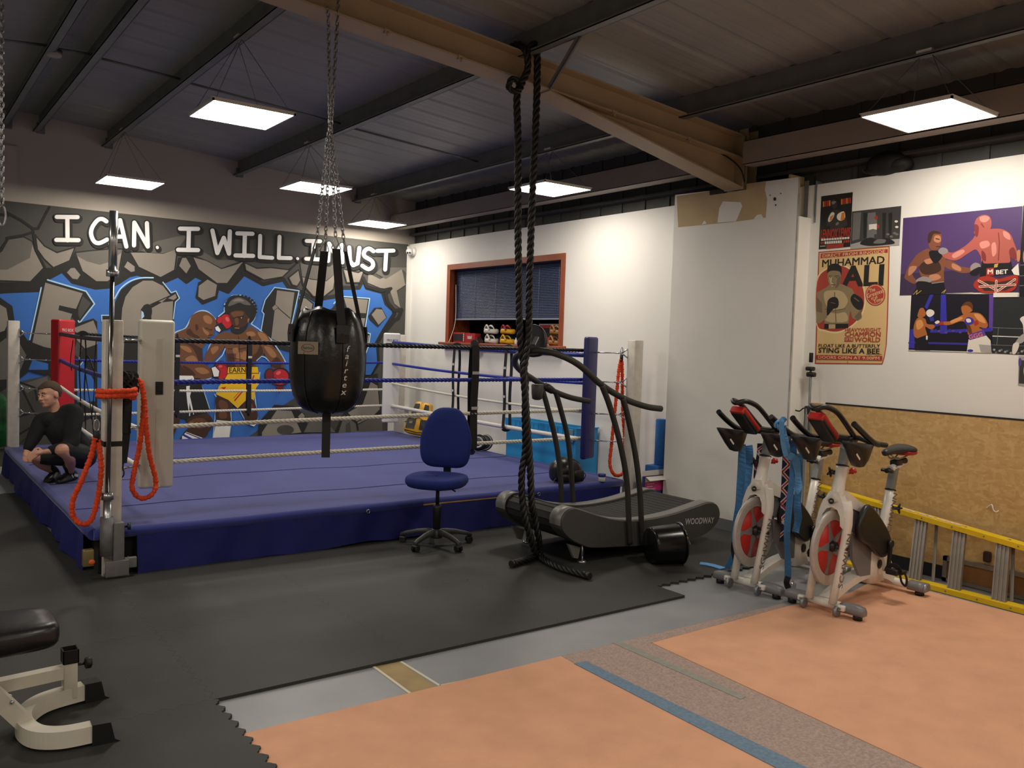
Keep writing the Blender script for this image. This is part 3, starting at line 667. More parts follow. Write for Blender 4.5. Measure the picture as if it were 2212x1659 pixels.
b.blob(B1, [(752,290),(800,250),(900,248),(930,290),(967,340),(945,400),(915,450),(850,490),(795,470),(785,400)]); b.blob(B0, [(770,275),(830,255),(900,265),(890,300),(830,310),(800,320)], 4); b.blob(B0, [(810,330),(845,330),(850,390),(820,400)], 4); b.blob(B2, [(945,340),(965,335),(950,380)], 3)
b.blob(K, [(772,440),(800,405),(850,425),(905,415),(955,375),(930,445),(880,490),(820,497),(780,475)], 4); b.line(B2, [(812,430),(855,434)], 10); b.line(B3, [(840,318),(900,312)], 9); b.oval(B3, (872,325), 18, 9); b.oval(WH, (880,325), 5); b.line(B3, [(790,330),(820,325)], 9)
b.oval(K, (1290,945), 104, 98); b.oval(RD, (1288,948), 88, 82); b.oval(K, (1172,930), 50, 74); b.oval(RD2, (1176,928), 40, 62); b.poly(RD2, [(1240,1040),(1330,1050),(1280,1112)]); b.oval(RD3, (1270,905), 28, 18, -30); b.oval(RD2, (1230,990), 30, 40)
b.poly(YE, [(740,842),(1050,838),(1062,910),(735,912)]); b.line(K, [(740,842),(1050,838)], 6); b.line(K, [(735,912),(1062,908)], 7)
b.fit(K, 'EARNS', (752,876), (960,872), 54, .02)
b.poly(YE, [(738,916),(1062,912),(1070,970),(1030,1080),(1012,1190),(925,1200),(840,1282),(740,1192),(610,1132),(640,1050),(700,980)]); b.poly(RD, [(660,1060),(720,1050),(700,1080)])
for l in ([(890,1100),(810,1195)], [(1010,935),(985,1005)]): b.line(RD, l, 14)
b.line(RD, [(870,1090),(800,1170)], 6); b.line(K, [(610,1132),(740,1192),(840,1282),(925,1200)], 6)
b.blob(B1, [(620,1150),(740,1195),(795,1260),(760,1320),(762,1408),(620,1400),(608,1260)], 4); b.blob(B0, [(650,1190),(720,1210),(740,1270),(680,1290),(640,1250)], 4); b.blob(B0, [(650,1310),(720,1320),(720,1380),(650,1380)], 4)
b.blob(B1, [(870,1280),(930,1200),(1010,1195),(1050,1390),(940,1435),(900,1345)], 4); b.blob(B0, [(930,1230),(990,1230),(1010,1310),(950,1320)], 4)
b.poly(WH, [(618,1398),(770,1412),(750,1590),(700,1640),(570,1640)]); b.poly(WH, [(937,1440),(1048,1396),(1062,1420),(1012,1468)]); b.line(K, [(620,1396),(768,1410)], 6)
b.build('painted_boxer_yellow_trunks', mural)['label'] = 'painted boxer with dark curly hair and yellow trunks'
# ---- slogan
s = Art(N_, a.h+.0003, .00005, Y=YM)
st = [(A_, 44, [[(482,272),(660,274)], [(572,275),(574,472)], [(478,468),(668,470)],
  [(905,310),(870,290),(830,300),(785,360),(775,420),(800,480),(845,495),(910,465)],
  [(1020,300),(940,500)], [(1022,300),(1075,525)], [(970,440),(1050,440)],
  [(1140,515),(1143,320),(1258,525),(1250,325)], [(1338,530),(1340,534)],
  [(1532,372),(1686,374)], [(1608,375),(1603,555)], [(1516,552),(1686,555)],
  [(1808,388),(1850,580),(1905,450),(1950,585),(1957,395)],
  [(2020,412),(2150,416)], [(2085,415),(2080,605)], [(2005,600),(2155,604)]]),
  (B_, 33, [[(322,222),(318,368),(405,374)], [(455,228),(450,374),(532,376)], [(579,378),(581,380)], [(642,257),(735,260)], [(690,260),(686,382)], [(638,380),(735,385)],
  [(790,395),(796,275),(838,355),(885,285),(888,405)], [(935,302),(940,395),(962,425),(992,412),(1005,305)],
  [(1102,328),(1070,310),(1040,328),(1040,362),(1090,395),(1098,430),(1068,452),(1025,428)], [(1128,326),(1240,324)], [(1190,330),(1182,455)]])]
for dx, M, w in ((10, K, 26), (0, K, 14), (0, WH, -8)):
    for cr, w0, strokes in st:
        s.crop(*cr)
        for l in strokes:
            ww = w0+w*(w0/44); q = [(x+dx*w0/44, y+dx*1.3*w0/44) for x, y in l]
            s.line(M, q, ww*(.75 if len(l) == 2 and abs(l[0][0]-l[1][0]) < 4 and abs(l[0][1]-l[1][1]) < 6 else 1), sm=4 if len(l) > 5 else 0)
s.build('slogan_lettering', mural)
# ================================================================== posters on the right wall
def ink(n, c, r=.42): return mat('ink_'+n, c, r)
PK, PT, PR, PT2 = ink('black', '#1b1715'), ink('aged_tan', '#d6b67e'), ink('brick_red', '#a63a2c'), ink('cream', '#e6cf9d')
S1, S2, S3, S4 = ink('sepia', '#8c7a5a'), ink('sepia_light', '#b8a37b'), ink('sepia_dark', '#4a3f30'), ink('sepia_mid', '#6d5e46')
F_ = (1740, 400, 4.145); G_ = (1940, 440, 4.739); NX = (-1, 0, 0)
def poster(z0=.002): return Art(NX, z0, .00005, X=XW)
def put(a, name, label, cat='poster', group='boxing pictures on the right wall'):
    o = a.build(name); return tag(o, label, cat, group)
# vintage fight poster
a = poster().crop(*F_)
a.poly(PR, [(118,597),(755,545),(748,900),(738,1250),(728,1430),(710,1540),(690,1605),(85,1600)])
a.poly(PT, [(127,606),(746,555),(738,900),(728,1250),(719,1440),(702,1540),(684,1596),(96,1591)])
a.poly(PR, [(137,613),(738,572),(737,606),(135,656)]); a.fit(PT2, 'DIRECT FROM RINGSIDE', (154,634), (714,594), 26)
a.blob(PT2, [(100,1250),(102,850),(200,735),(320,708),(440,770),(515,880),(542,1010),(520,1140),(435,1255),(300,1325),(180,1312)])
a.blob(PR, [(104,1235),(106,865),(205,748),(320,722),(430,782),(502,884),(528,1008),(508,1132),(428,1243),(300,1308),(180,1296)])
a.fit(PK, 'MUHAMMAD', (152,702), (708,668), 60, .03)
a.fit(PK, 'ALI', (340,818), (694,803), 165, .05)
a.poly(S1, [(104,960),(190,915),(215,890),(290,880),(340,890),(420,930),(455,1000),(480,1120),(440,1180),(400,1130),(385,1245),(172,1240),(165,1150),(120,1235),(100,1230)])
a.blob(S2, [(170,960),(260,940),(340,960),(380,1040),(330,1110),(230,1120),(180,1060)]); a.blob(S2, [(190,1140),(280,1150),(360,1140),(370,1220),(190,1220)], 4); a.line(S4, [(262,960),(270,1130),(275,1230)], 8); a.line(S4, [(180,1110),(250,1125),(360,1105)], 8)
a.blob(S1, [(198,790),(205,860),(225,910),(245,935),(280,925),(312,880),(322,800),(318,750),(205,750)]); a.blob(S2, [(215,830),(240,820),(250,900),(230,900)], 4); a.blob(PK, [(196,790),(200,735),(235,706),(290,706),(325,740),(322,810),(308,775),(250,765),(212,775)], 4)
a.line(S3, [(212,815),(238,815)], 7); a.line(S3, [(262,815),(300,812)], 7); a.line(S3, [(246,830),(240,868),(255,870)], 5); a.line(S3, [(232,892),(268,892)], 7); a.oval(S3, (228,826), 6, 4); a.oval(S3, (280,826), 6, 4); a.blob(S4, [(290,830),(318,820),(305,890),(270,925),(280,880)], 4)
a.poly(S4, [(104,1000),(150,1060),(150,1150),(110,1235),(98,1230)]); a.poly(S1, [(395,1060),(500,1100),(505,1190),(470,1215),(420,1190)]); a.poly(S4, [(440,1180),(500,1110),(506,1180),(465,1215)])
a.poly(S1, [(100,1130),(170,1150),(210,1150),(190,1190),(130,1240),(100,1232)])
a.blob(PK, [(195,1090),(205,1030),(245,1002),(285,1010),(300,1050),(290,1095),(250,1110),(205,1165),(192,1150)]); a.blob(PK, [(405,1020),(430,975),(465,985),(510,1020),(520,1070),(505,1112),(470,1115),(430,1080)]); a.line(S4, [(440,1010),(480,1040)], 9); a.line(S4, [(230,1050),(270,1060)], 7)
a.poly(PK, [(172,1242),(385,1240),(385,1280),(170,1286)]); a.poly(S2, [(210,1245),(270,1245),(270,1285),(210,1286)])
a.oval(PR, (628,982), 90, 98); a.line(PT2, [(628+78*cos(t), 982+86*sin(t)) for t in [2*pi*i/24 for i in range(24)]], 4, True)
for tx, q0, q1, sz in (('The', (575,950), (625,930), 34), ('Greatest', (552,995), (705,940), 36), ('of all', (590,1015), (645,1000), 26), ('Time', (612,1045), (695,1015), 32)): a.fit(PT2, tx, q0, q1, sz)
a.fit(PR, 'HEAVYWEIGHT', (358,1295), (676,1296), 30, .02); a.fit(PR, 'CHAMPION', (357,1335), (675,1336), 38, .03)
a.poly(PR, [(354,1362),(432,1362),(431,1400),(353,1400)]); a.fit(PT2, 'OF THE', (360,1381), (426,1381), 22); a.fit(PR, 'WORLD', (444,1382), (671,1384), 38, .03)
a.fit(PK, 'FLOAT LIKE A BUTTERFLY', (121,1437), (671,1440), 28, .02); a.fit(PK, 'STING LIKE A BEE', (120,1478), (666,1487), 40, .03)
a.line(PK, [(545,1512),(580,1518),(610,1510),(640,1522),(685,1514)], 4); a.poly(PR, [(100,1520),(692,1530),(690,1570),(98,1560)]); a.fit(PT2, 'DOORS OPEN AT 9.00PM', (118,1540), (665,1550), 24); a.line(PR, [(380,1577),(380,1590)], 5)
put(a, 'hanging_poster', 'tall tan and red vintage fight poster reading FLOAT LIKE A BUTTERFLY STING LIKE A BEE')
# black and red fight poster
a = poster().crop(*F_)
K0, K1, Rr, Oo, Wt, Gy = ink('ink_black', '#16130f'), ink('charcoal', '#332d29'), ink('poster_red', '#a32f1c'), ink('orange', '#d07a22'), ink('white', '#dcd6cc'), ink('mid_grey', '#777470')
a.poly(K0, [(143,100),(425,62),(402,552),(120,576)])
for x0, x1, ya, yb in ((155,228,172,160), (318,412,150,135)):
    n = int((x1-x0)/15)
    for i in range(n):
        f = (i+.5)/n; yy = ya+(yb-ya)*f; a.poly(Rr if i % 3 else Oo, [(x0+(x1-x0)*(i+.1)/n, yy-25), (x0+(x1-x0)*(i+.85)/n, yy-25), (x0+(x1-x0)*(i+.85)/n, yy+24), (x0+(x1-x0)*(i+.1)/n, yy+26)])
a.blob(K1, [(232,150),(255,130),(280,145),(285,185),(265,215),(240,200)], 4); a.line(Wt, [(240,158),(272,150)], 4); a.blob(Gy, [(238,150),(262,142),(266,165),(242,172)], 3)
a.blob(K1, [(190,400),(200,290),(240,230),(300,225),(360,270),(380,390),(340,420),(220,420)]); a.blob(Wt, [(205,300),(235,245),(262,255),(240,310),(210,330)], 4); a.blob(Wt, [(290,260),(345,235),(356,290),(320,320),(285,300)], 4); a.poly(Oo, [(225,280),(255,262),(240,310),(215,322)]); a.poly(Oo, [(325,250),(352,240),(350,310),(315,318)]); a.blob(Gy, [(275,340),(298,330),(298,350),(275,360)], 3); a.blob(K0, [(195,370),(220,370),(215,415),(190,410)], 3); a.blob(K0, [(350,370),(385,365),(375,405),(350,405)], 3)
a.fit(Rr, 'LENNOX LEWIS', (140,440), (404,420), 74, .02)

for M_, x0, x1, ya, yb, h, n in ((Wt,140,398,490,472,9,11), (Rr,138,168,520,517,10,2), (Wt,172,330,517,506,12,8), (Rr,340,400,508,500,11,3)):
    for i in range(n):
        p0, p1 = (i+.08)/n, (i+.9)/n; q = lambda f, d: (x0+(x1-x0)*f, ya+(yb-ya)*f+d)
        a.poly(M_, [q(p0,-h), q(p1,-h), q(p1,h), q(p0,h)])
a.poly(Rr, [(190,535),(345,520),(343,556),(190,572)]); a.line(Wt, [(135,548),(180,545)], 5)
put(a, 'fight_poster', 'small black and red fight poster with a dark boxer, topmost left on the wall')
# monochrome boxing picture
a = poster(.0025).crop(*F_)
g1, g2, g3, g4 = ink('g1', '#3b3a38'), ink('g2', '#6c6a68'), ink('g3', '#a3a09c'), ink('g4', '#1f1e1d')
a.poly(g1, [(420,236),(860,186),(842,538),(404,568)])
for x in (430, 560, 640, 720): a.poly(g2 if x < 600 else g1, [(x,250),(x+70,242),(x+55,480),(x-10,500)])
for x in (520, 690, 745): a.poly(g4, [(x,250),(x+35,245),(x+25,470),(x,480)])
a.poly(g3, [(406,530),(500,505),(640,495),(846,480),(842,538),(404,568)])
a.blob(g2, [(555,300),(580,265),(625,262),(640,300),(635,350),(575,360)], 4); a.blob(g2, [(600,275),(618,255),(632,270),(622,290)], 3); a.poly(Wt, [(570,352),(642,345),(640,400),(606,392),(570,402)]); a.poly(g2, [(578,400),(605,395),(600,450),(580,450)]); a.poly(g2, [(612,395),(638,400),(640,440),(618,440)]); a.oval(Rr, (634,292), 16, 18); a.oval(Rr, (652,370), 12, 18)
a.blob(g4, [(490,520),(540,480),(600,470),(650,490),(720,470),(790,500),(795,525),(720,535),(600,545),(520,538)], 4); a.blob(g2, [(610,520),(650,485),(720,490),(700,520)], 4)
for i, (x, y) in enumerate(((740,440),(770,460),(800,430),(820,440),(820,375),(815,325))): a.oval((g2, Wt)[i > 3], (x,y), 15, 10)
put(a, 'monochrome_picture', 'grey picture of a standing boxer in white shorts, beside the black and red poster', 'picture')
# large purple fight photograph
a = poster(.003).crop(*G_)
Vi, Vi2, b1, b2, b3, rb, rb2, rb3, Bk, Gv = ink('violet', '#4c3566'), ink('dark_violet', '#3a2a48'), ink('skin_brown', '#7c4a34'), ink('skin_dark', '#3f261d'), ink('skin_light', '#b57c5c'), ink('skin_red', '#a9574d'), ink('skin_pink', '#cf877c'), ink('skin_deep', '#7a2f2c'), ink('deep_black', '#15121a'), ink('glove_grey', '#8d8584')
a.poly(Vi, [(55,148),(1275,25),(1240,908),(770,908),(500,922),(18,938)])
a.poly(Vi2, [(30,720),(1250,640),(1240,908),(770,908),(500,922),(18,938)])
a.blob(b1, [(165,560),(210,510),(300,460),(340,480),(430,540),(490,560),(470,700),(465,800),(340,810),(230,730),(215,640),(150,720),(190,790),(160,820),(75,770),(70,740),(110,640)])
a.blob(b2, [(220,640),(330,560),(420,600),(440,680),(360,720),(260,720)], 5); a.blob(b3, [(270,580),(340,560),(360,600),(300,620)], 4); a.blob(b3, [(320,740),(400,720),(440,760),(350,790)], 4); a.blob(b3, [(120,650),(190,640),(180,680),(110,740)], 4)
a.blob(b1, [(310,330),(330,290),(380,272),(430,290),(450,340),(440,400),(430,440),(390,480),(340,470),(315,420)]); a.blob(b3, [(380,330),(430,330),(440,380),(410,400),(370,380)], 4); a.blob(b2, [(306,350),(320,300),(365,275),(420,285),(440,310),(370,310),(345,360),(330,400),(310,400)], 4); a.line(b2, [(390,358),(425,366)], 10); a.line(b2, [(395,440),(430,440)], 10)
a.blob(b1, [(480,580),(560,590),(640,640),(740,660),(745,700),(660,710),(560,680),(490,650)]); a.blob(b3, [(560,610),(640,650),(640,690),(560,660)], 4)
a.blob(Gv, [(745,640),(790,605),(840,620),(845,660),(800,680),(750,690)], 4); a.blob(Bk, [(740,700),(800,660),(848,650),(840,710),(790,740),(745,730)], 4)
a.blob(Gv, [(190,780),(260,745),(340,765),(340,800),(240,820),(195,815)], 4); a.blob(Bk, [(195,800),(300,800),(330,830),(210,880)], 4); a.blob(Bk, [(320,490),(400,480),(450,500),(450,550),(390,610),(340,570)], 4)
a.poly(Bk, [(200,840),(330,810),(470,795),(490,900),(480,925),(150,935)]); a.line(Gv, [(350,815),(470,800)], 9); a.line(ink('gold', '#b79a4c'), [(160,930),(200,885),(190,930),(240,890)], 6); a.line(ink('gold', '#b79a4c'), [(450,915),(490,880),(470,920)], 6)
a.blob(rb, [(790,330),(850,290),(950,260),(1070,262),(1150,310),(1190,400),(1230,520),(1210,580),(1150,540),(1130,610),(880,610),(850,540),(800,470),(720,510),(600,580),(490,560),(450,520),(470,480),(560,500),(680,440),(760,370)])
a.blob(rb2, [(840,400),(920,380),(940,430),(860,460)], 4); a.blob(rb2, [(1080,280),(1140,310),(1150,370),(1090,340)], 4); a.line(rb3, [(1030,300),(1040,400),(1030,580)], 10); a.blob(rb3, [(860,480),(900,520),(900,590),(860,560)], 4); a.blob(rb2, [(960,420),(1000,400),(1010,500),(970,540)], 4); a.blob(rb2, [(560,520),(660,470),(680,500),(580,560)], 4); a.blob(rb3, [(1140,480),(1190,450),(1220,560),(1160,560)], 4)
a.blob(rb, [(785,210),(810,150),(870,116),(930,125),(958,170),(955,240),(930,270),(870,300),(810,345),(795,320),(780,290),(800,260)]); a.blob(rb2, [(840,140),(900,125),(940,150),(900,190),(850,180)], 4); a.blob(rb3, [(785,230),(800,210),(830,240),(820,330),(795,330)], 4); a.line(rb3, [(855,205),(880,240)], 12)
a.blob(Gv, [(415,480),(450,450),(500,460),(515,495),(470,520),(430,510)], 4)
a.poly(Bk, [(865,570),(880,615),(1140,605),(1160,590),(1180,720),(840,745)]); a.poly(Rr, [(908,662),(985,655),(985,735),(905,738)]); a.fit(Wt, 'M', (922,698), (972,694), 46, .04); a.fit(Wt, 'BET', (1008,703), (1125,694), 44, .05); a.poly(ink('gold', '#b79a4c'), [(990,620),(1030,612),(1020,650),(985,655)])
a.blob(Rr, [(775,830),(830,760),(930,740),(1030,770),(1130,745),(1225,735),(1225,830),(1180,890),(1080,915),(880,912),(810,880)]); a.poly(b2, [(820,800),(920,790),(1030,805),(1130,785),(1205,765),(1190,850),(1100,890),(890,895),(840,850)])
for l in ([(830,790),(1020,890)], [(1200,775),(1030,890)], [(840,850),(1200,830)], [(1010,790),(1005,905)]): a.line(Wt, l, 22); a.line(Rr, l, 11)
a.poly(Wt, [(1165,680),(1235,610),(1245,735),(1190,725)]); a.blob(b3, [(1220,490),(1255,480),(1250,580),(1225,590)], 3)
a.line(Wt, [(500,921),(770,910)], 3); a.poly(Wt, [(980,914),(1232,910),(1230,955),(979,958)])
put(a, 'fight_photograph', 'largest purple photograph of two boxers, one seen from behind landing a punch', 'picture')
# blue stage photograph below
a = poster(.0022).crop(*G_)
Nb, Nb2, o1, o2, o3, Pw = ink('night_black', '#120f1c'), ink('stage_blue', '#3330a0'), ink('tan_skin', '#a8622f'), ink('tan_light', '#d29154'), ink('tan_dark', '#5e3318'), ink('purple', '#5a3f93')
a.poly(Nb, [(138,925),(980,925),(962,1530),(108,1508)])
a.poly(Nb2, [(330,930),(365,930),(300,1080),(270,1060)]); a.poly(Nb2, [(440,930),(490,930),(505,1330),(430,1330)]); a.poly(Pw, [(935,930),(978,930),(970,1300),(930,1300)]); a.poly(Nb2, [(120,1290),(170,1280),(170,1480),(112,1480)]); a.poly(Nb2, [(330,1300),(960,1270),(960,1310),(330,1320)])
a.line(Nb2, [(112,1425),(960,1445)], 14); a.line(Pw, [(112,1415),(960,1434)], 4); a.line(Wt, [(108,1500),(960,1525)], 8)
for i in range(16): a.oval(Nb2 if i % 2 else Pw, (350+i*36, 1290+(i*37) % 30), 16, 12)
a.blob(o1, [(180,1200),(220,1165),(280,1180),(300,1230),(370,1240),(375,1270),(330,1285),(280,1260),(300,1340),(290,1380),(180,1370),(160,1290)]); a.blob(o2, [(190,1210),(240,1190),(260,1250),(200,1290)], 4); a.blob(o1, [(200,1080),(250,1062),(280,1100),(285,1140),(250,1165),(205,1160)], 4); a.blob(Nb, [(185,1090),(180,1040),(210,1005),(260,1005),(270,1060),(230,1070),(210,1110),(200,1140)], 4)
a.blob(Wt, [(290,1110),(320,1082),(365,1095),(372,1130),(330,1160),(300,1145)], 4); a.poly(Nb2, [(320,1165),(365,1155),(372,1200),(335,1205)]); a.poly(Bk, [(180,1385),(290,1345),(330,1505),(175,1500)]); a.poly(Wt, [(288,1352),(308,1355),(304,1395),(288,1390)])
a.blob(o1, [(640,1150),(720,1120),(830,1120),(890,1170),(922,1240),(900,1275),(830,1265),(870,1310),(730,1345),(715,1290),(690,1220),(640,1205),(540,1240),(470,1240),(470,1210),(560,1200)]); a.blob(o2, [(780,1130),(850,1140),(900,1220),(830,1200)], 4); a.blob(o3, [(700,1230),(740,1250),(760,1330),(725,1320)], 4); a.blob(o2, [(540,1200),(640,1160),(660,1180),(560,1225)], 4)
a.blob(o1, [(650,1060),(690,1020),(750,1040),(765,1090),(730,1120),(690,1140),(660,1120)], 4); a.blob(o3, [(655,1050),(690,1010),(740,1005),(768,1040),(765,1090),(740,1060),(700,1040)], 4); a.poly(Rr, [(420,1212),(468,1205),(470,1240),(420,1245)]); a.poly(Nb2, [(378,1230),(420,1222),(420,1252),(378,1260)]); a.blob(Wt, [(378,1215),(410,1195),(430,1210),(400,1232)], 3)
a.blob(Nb2, [(685,1190),(720,1160),(770,1180),(780,1215),(740,1240),(690,1230)], 4); a.blob(Wt, [(700,1180),(740,1180),(750,1210),(710,1215)], 3); a.poly(Rr, [(770,1210),(815,1190),(830,1230),(790,1255)])
a.poly(Wt, [(725,1390),(900,1345),(950,1400),(958,1528),(705,1522)]); a.poly(Pw, [(722,1340),(880,1290),(905,1350),(735,1398)]); a.fit(ink('coral', '#d4706a'), 'GGG', (728,1368), (865,1335), 44, .04); a.oval(Nb2, (742,1505), 30, 14); a.poly(g3, [(830,1440),(850,1520),(960,1528),(955,1450)])
put(a, 'stage_photograph', 'colour photograph of two boxers under blue lights, below the purple one', 'picture')
# monochrome ring photograph, cut by the photo edge
a = poster(.002).crop(*G_)
D1, D2 = ink('slate', '#23282b'), ink('slate_light', '#3a4144')
a.poly(D1, [(975,955),(1500,955),(1500,1560),(962,1532)])
for y0, w in ((1268, 5), (1355, 9), (1445, 5)): a.line(Wt if w > 5 else Gy, [(965,y0),(1500,y0+20)], w)
a.line(Gy, [(1030,1265),(1012,1450)], 5)
for i in range(26): a.oval((g3, g2, g1)[i % 3], (985+i*19, 1495+(i*29) % 38), 13, 11)
a.blob(Wt, [(1250,1180),(1300,1150),(1380,1180),(1400,1350),(1300,1360),(1280,1240)], 4); a.blob(g3, [(1270,1340),(1340,1340),(1280,1420),(1240,1440),(1200,1530),(1170,1530),(1190,1440)], 4); a.blob(Wt, [(1180,1440),(1230,1420),(1240,1460),(1205,1535),(1172,1530)], 4)
put(a, 'ring_photograph', 'dark monochrome ring photograph cut by the edge, right of the blue-lit one', 'picture')
# tall dark picture at the photo edge and the small one below
a = poster(.0018).crop(*G_)
a.poly(Bk, [(1282,20),(1500,0),(1500,960),(1240,958),(1250,620)]); a.line(Gy, [(1250,630),(1500,610)], 6); a.line(Gy, [(1245,740),(1500,720)], 5); a.line(Gy, [(1245,840),(1500,830)], 5); a.blob(b3, [(1290,480),(1400,400),(1450,620),(1300,620)], 4)
put(a, 'edge_photograph', 'dark ring picture cut off at the photo edge, behind the large purple photograph', 'picture')
a = poster(.002).crop(*G_)
a.poly(g3, [(1235,1560),(1500,1565),(1500,1900),(1228,1860)]); a.poly(g1, [(1245,1600),(1500,1620),(1500,1860),(1236,1840)]); a.blob(Pw, [(1236,1590),(1262,1585),(1260,1650),(1236,1660)], 3); a.blob(Wt, [(1300,1650),(1420,1650),(1400,1800),(1300,1780)], 4)
put(a, 'small_picture', 'small grey and purple print, lowest on the wall at the photo edge', 'picture')
# ================================================================== boxing ring
M_can = mat('ring_canvas', '#29327f', .85, noise=(3.2, .10, 8), bump=(40, .12), sheen=.2)
M_skirt = mat('skirt_cloth', '#0b1264', .75, noise=(5, .12), bump=(30, .1))
M_seam = mat('canvas_seam', '#2a2a66', .85)
M_post = mat('chipped_white_post', '#d3cdc2', .5, noise=(14, .10, 8))
M_rk, M_rb, M_rw = mat('rope_black', '#141416', .45), mat('rope_blue', '#1f2f9c', .45), mat('rope_white', '#d9d4c4', .6)
M_tpk, M_tpb, M_tpw = mat('tape_black', '#26262a', .4), mat('tape_blue', '#24307f', .4), mat('tape_white', '#d7d5cf', .45)
M_chr = mat('zinc_steel', '#b9bcc0', .25, .9)
M_pw, M_pr, M_pb = mat('pad_white_vinyl', '#cfccc0', .4, bump=(6, .15)), mat('pad_red_vinyl', '#b81824', .4, bump=(6, .15)), mat('pad_blue_vinyl', '#1d2166', .4, bump=(6, .15))
M_pw2 = mat('pad_bright_white', '#e4e4e2', .4, bump=(6, .1))
M_strap = mat('black_webbing', '#17171a', .7); M_lab = mat('strap_label', '#c9c2c2', .5); M_labr = mat('strap_label_red', '#a02a30', .5)
M_ply = mat('plywood', '#b98d52', .7, noise=(8, .2))
RX0, RX1, RY0, RY1, RZ = 1.10, 5.80, 5.97, 10.62, .325
ring = thing('boxing_ring', (3.46, 8.3, 0), 'low blue boxing ring with four posts, padded corners and four ropes a side', 'boxing ring')
MB().box((RX0+.04, RY0+.05, .0), (RX1-.04, RY1-.03, .27)).build('platform', mat('dark_base', '#17171a', .8), ring)
# canvas with rolled edge and a little sag between the boards
n1, n2 = 44, 44; m_ = MB(); vs_ = []
def canz(x, y): return RZ - .006 + .004*sin(x*3.1+y)*sin(y*2.3) + .003*sin(x*7+2*y)
for j in range(n2+1):
    for i in range(n1+1):
        x = RX0+(RX1-RX0)*i/n1; y = RY0+(RY1-RY0)*j/n2
        vs_.append((x, y, canz(x, y)))
m_.add(vs_, [(j*(n1+1)+i, j*(n1+1)+i+1, (j+1)*(n1+1)+i+1, (j+1)*(n1+1)+i) for j in range(n2) for i in range(n1)], True)
for p, q in (((RX0, RY0), (RX1, RY0)), ((RX1, RY0), (RX1, RY1)), ((RX1, RY1), (RX0, RY1)), ((RX0, RY1), (RX0, RY0))):
    pts = [Vector((p[0]+(q[0]-p[0])*k/20, p[1]+(q[1]-p[1])*k/20, RZ-.036+.002*sin(k*1.3))) for k in range(21)]
    m_.tube(pts, .036, 10)
m_.build('canvas', M_can, ring)
m_ = MB()
for y in (6.68, 7.85, 9.05):
    pts = [(x, y+.05*sin(x), canz(x, y+.05*sin(x))+.0025) for x in [RX0+.02+(RX1-RX0-.04)*k/60 for k in range(61)]]
    m_.tube(pts, .004, 4, flat=(.014, .002), up=(0, 0, 1))
m_.build('canvas_seam', M_seam, ring)
# cloth skirts hung round the sides
def skirt(p, q, out, z0=.29, seed=0):
    rnd = random.Random(seed); p, q, out = Vector((*p, 0)), Vector((*q, 0)), Vector((*out, 0)); L_ = (q-p).length; n = int(L_/.035); R = 8
    ph = [rnd.uniform(0, 6.3) for _ in range(5)]; m_ = MB(); rows = []
    for side in (0, 1):
        for r in range(R+1):
            f = r/R; row = []
            for i in range(n+1):
                u = L_*i/n
                w = (.016*sin(u*5.1+ph[0]) + .010*sin(u*11.7+ph[1]) + .006*sin(u*23+ph[2]))*f**.7 + .004*sin(u*17+ph[3]+f*4)
                hem = .020+.010*sin(u*2.1+ph[4])+.005*sin(u*9)
                row.append(p+(q-p)*i/n + out*(.022+w+.02*f - side*.004) + Vector((0, 0, z0+(hem-z0)*f)))
            rows.append(row)
    for s_ in range(2):
        b_ = s_*(R+1); V = [v for r in rows[b_:b_+R+1] for v in r]
        m_.add(V, [(r*(n+1)+i, r*(n+1)+i+1, (r+1)*(n+1)+i+1, (r+1)*(n+1)+i) for r in range(R) for i in range(n)], True)
    return m_.build('skirt', M_skirt, ring)
skirt((1.36, RY0), (RX1-.02, RY0), (0, -1), .288, 3); skirt((RX0, RY1-.02), (RX0, 6.16), (-1, 0), .288, 4); skirt((RX1, RY0+.1), (RX1, RY1), (1, 0), .288, 5)
m_ = MB(); m_.box((3.55, RY0-.034, .272), (4.35, RY0-.026, .288)); m_.build('plywood_edge', M_ply, ring)
for x in (3.05, 4.55, 4.75): MB().tube([(x+.014*cos(t), RY0-.038, .27+.014*sin(t)) for t in [2*pi*k/10 for k in range(10)]], .0035, 6, True).build('lacing_eyelet', M_chr, ring)
POST = dict(near=(1.215, 6.03), right=(5.885, 5.93), far=(5.9, 10.6), farleft=(1.15, 10.64))
CORN = dict(near=(1.54, 6.36), right=(5.55, 6.26), far=(5.55, 10.25), farleft=(1.53, 10.26))
RH = (1.555, 1.27, .955, .69)
h_ = .055
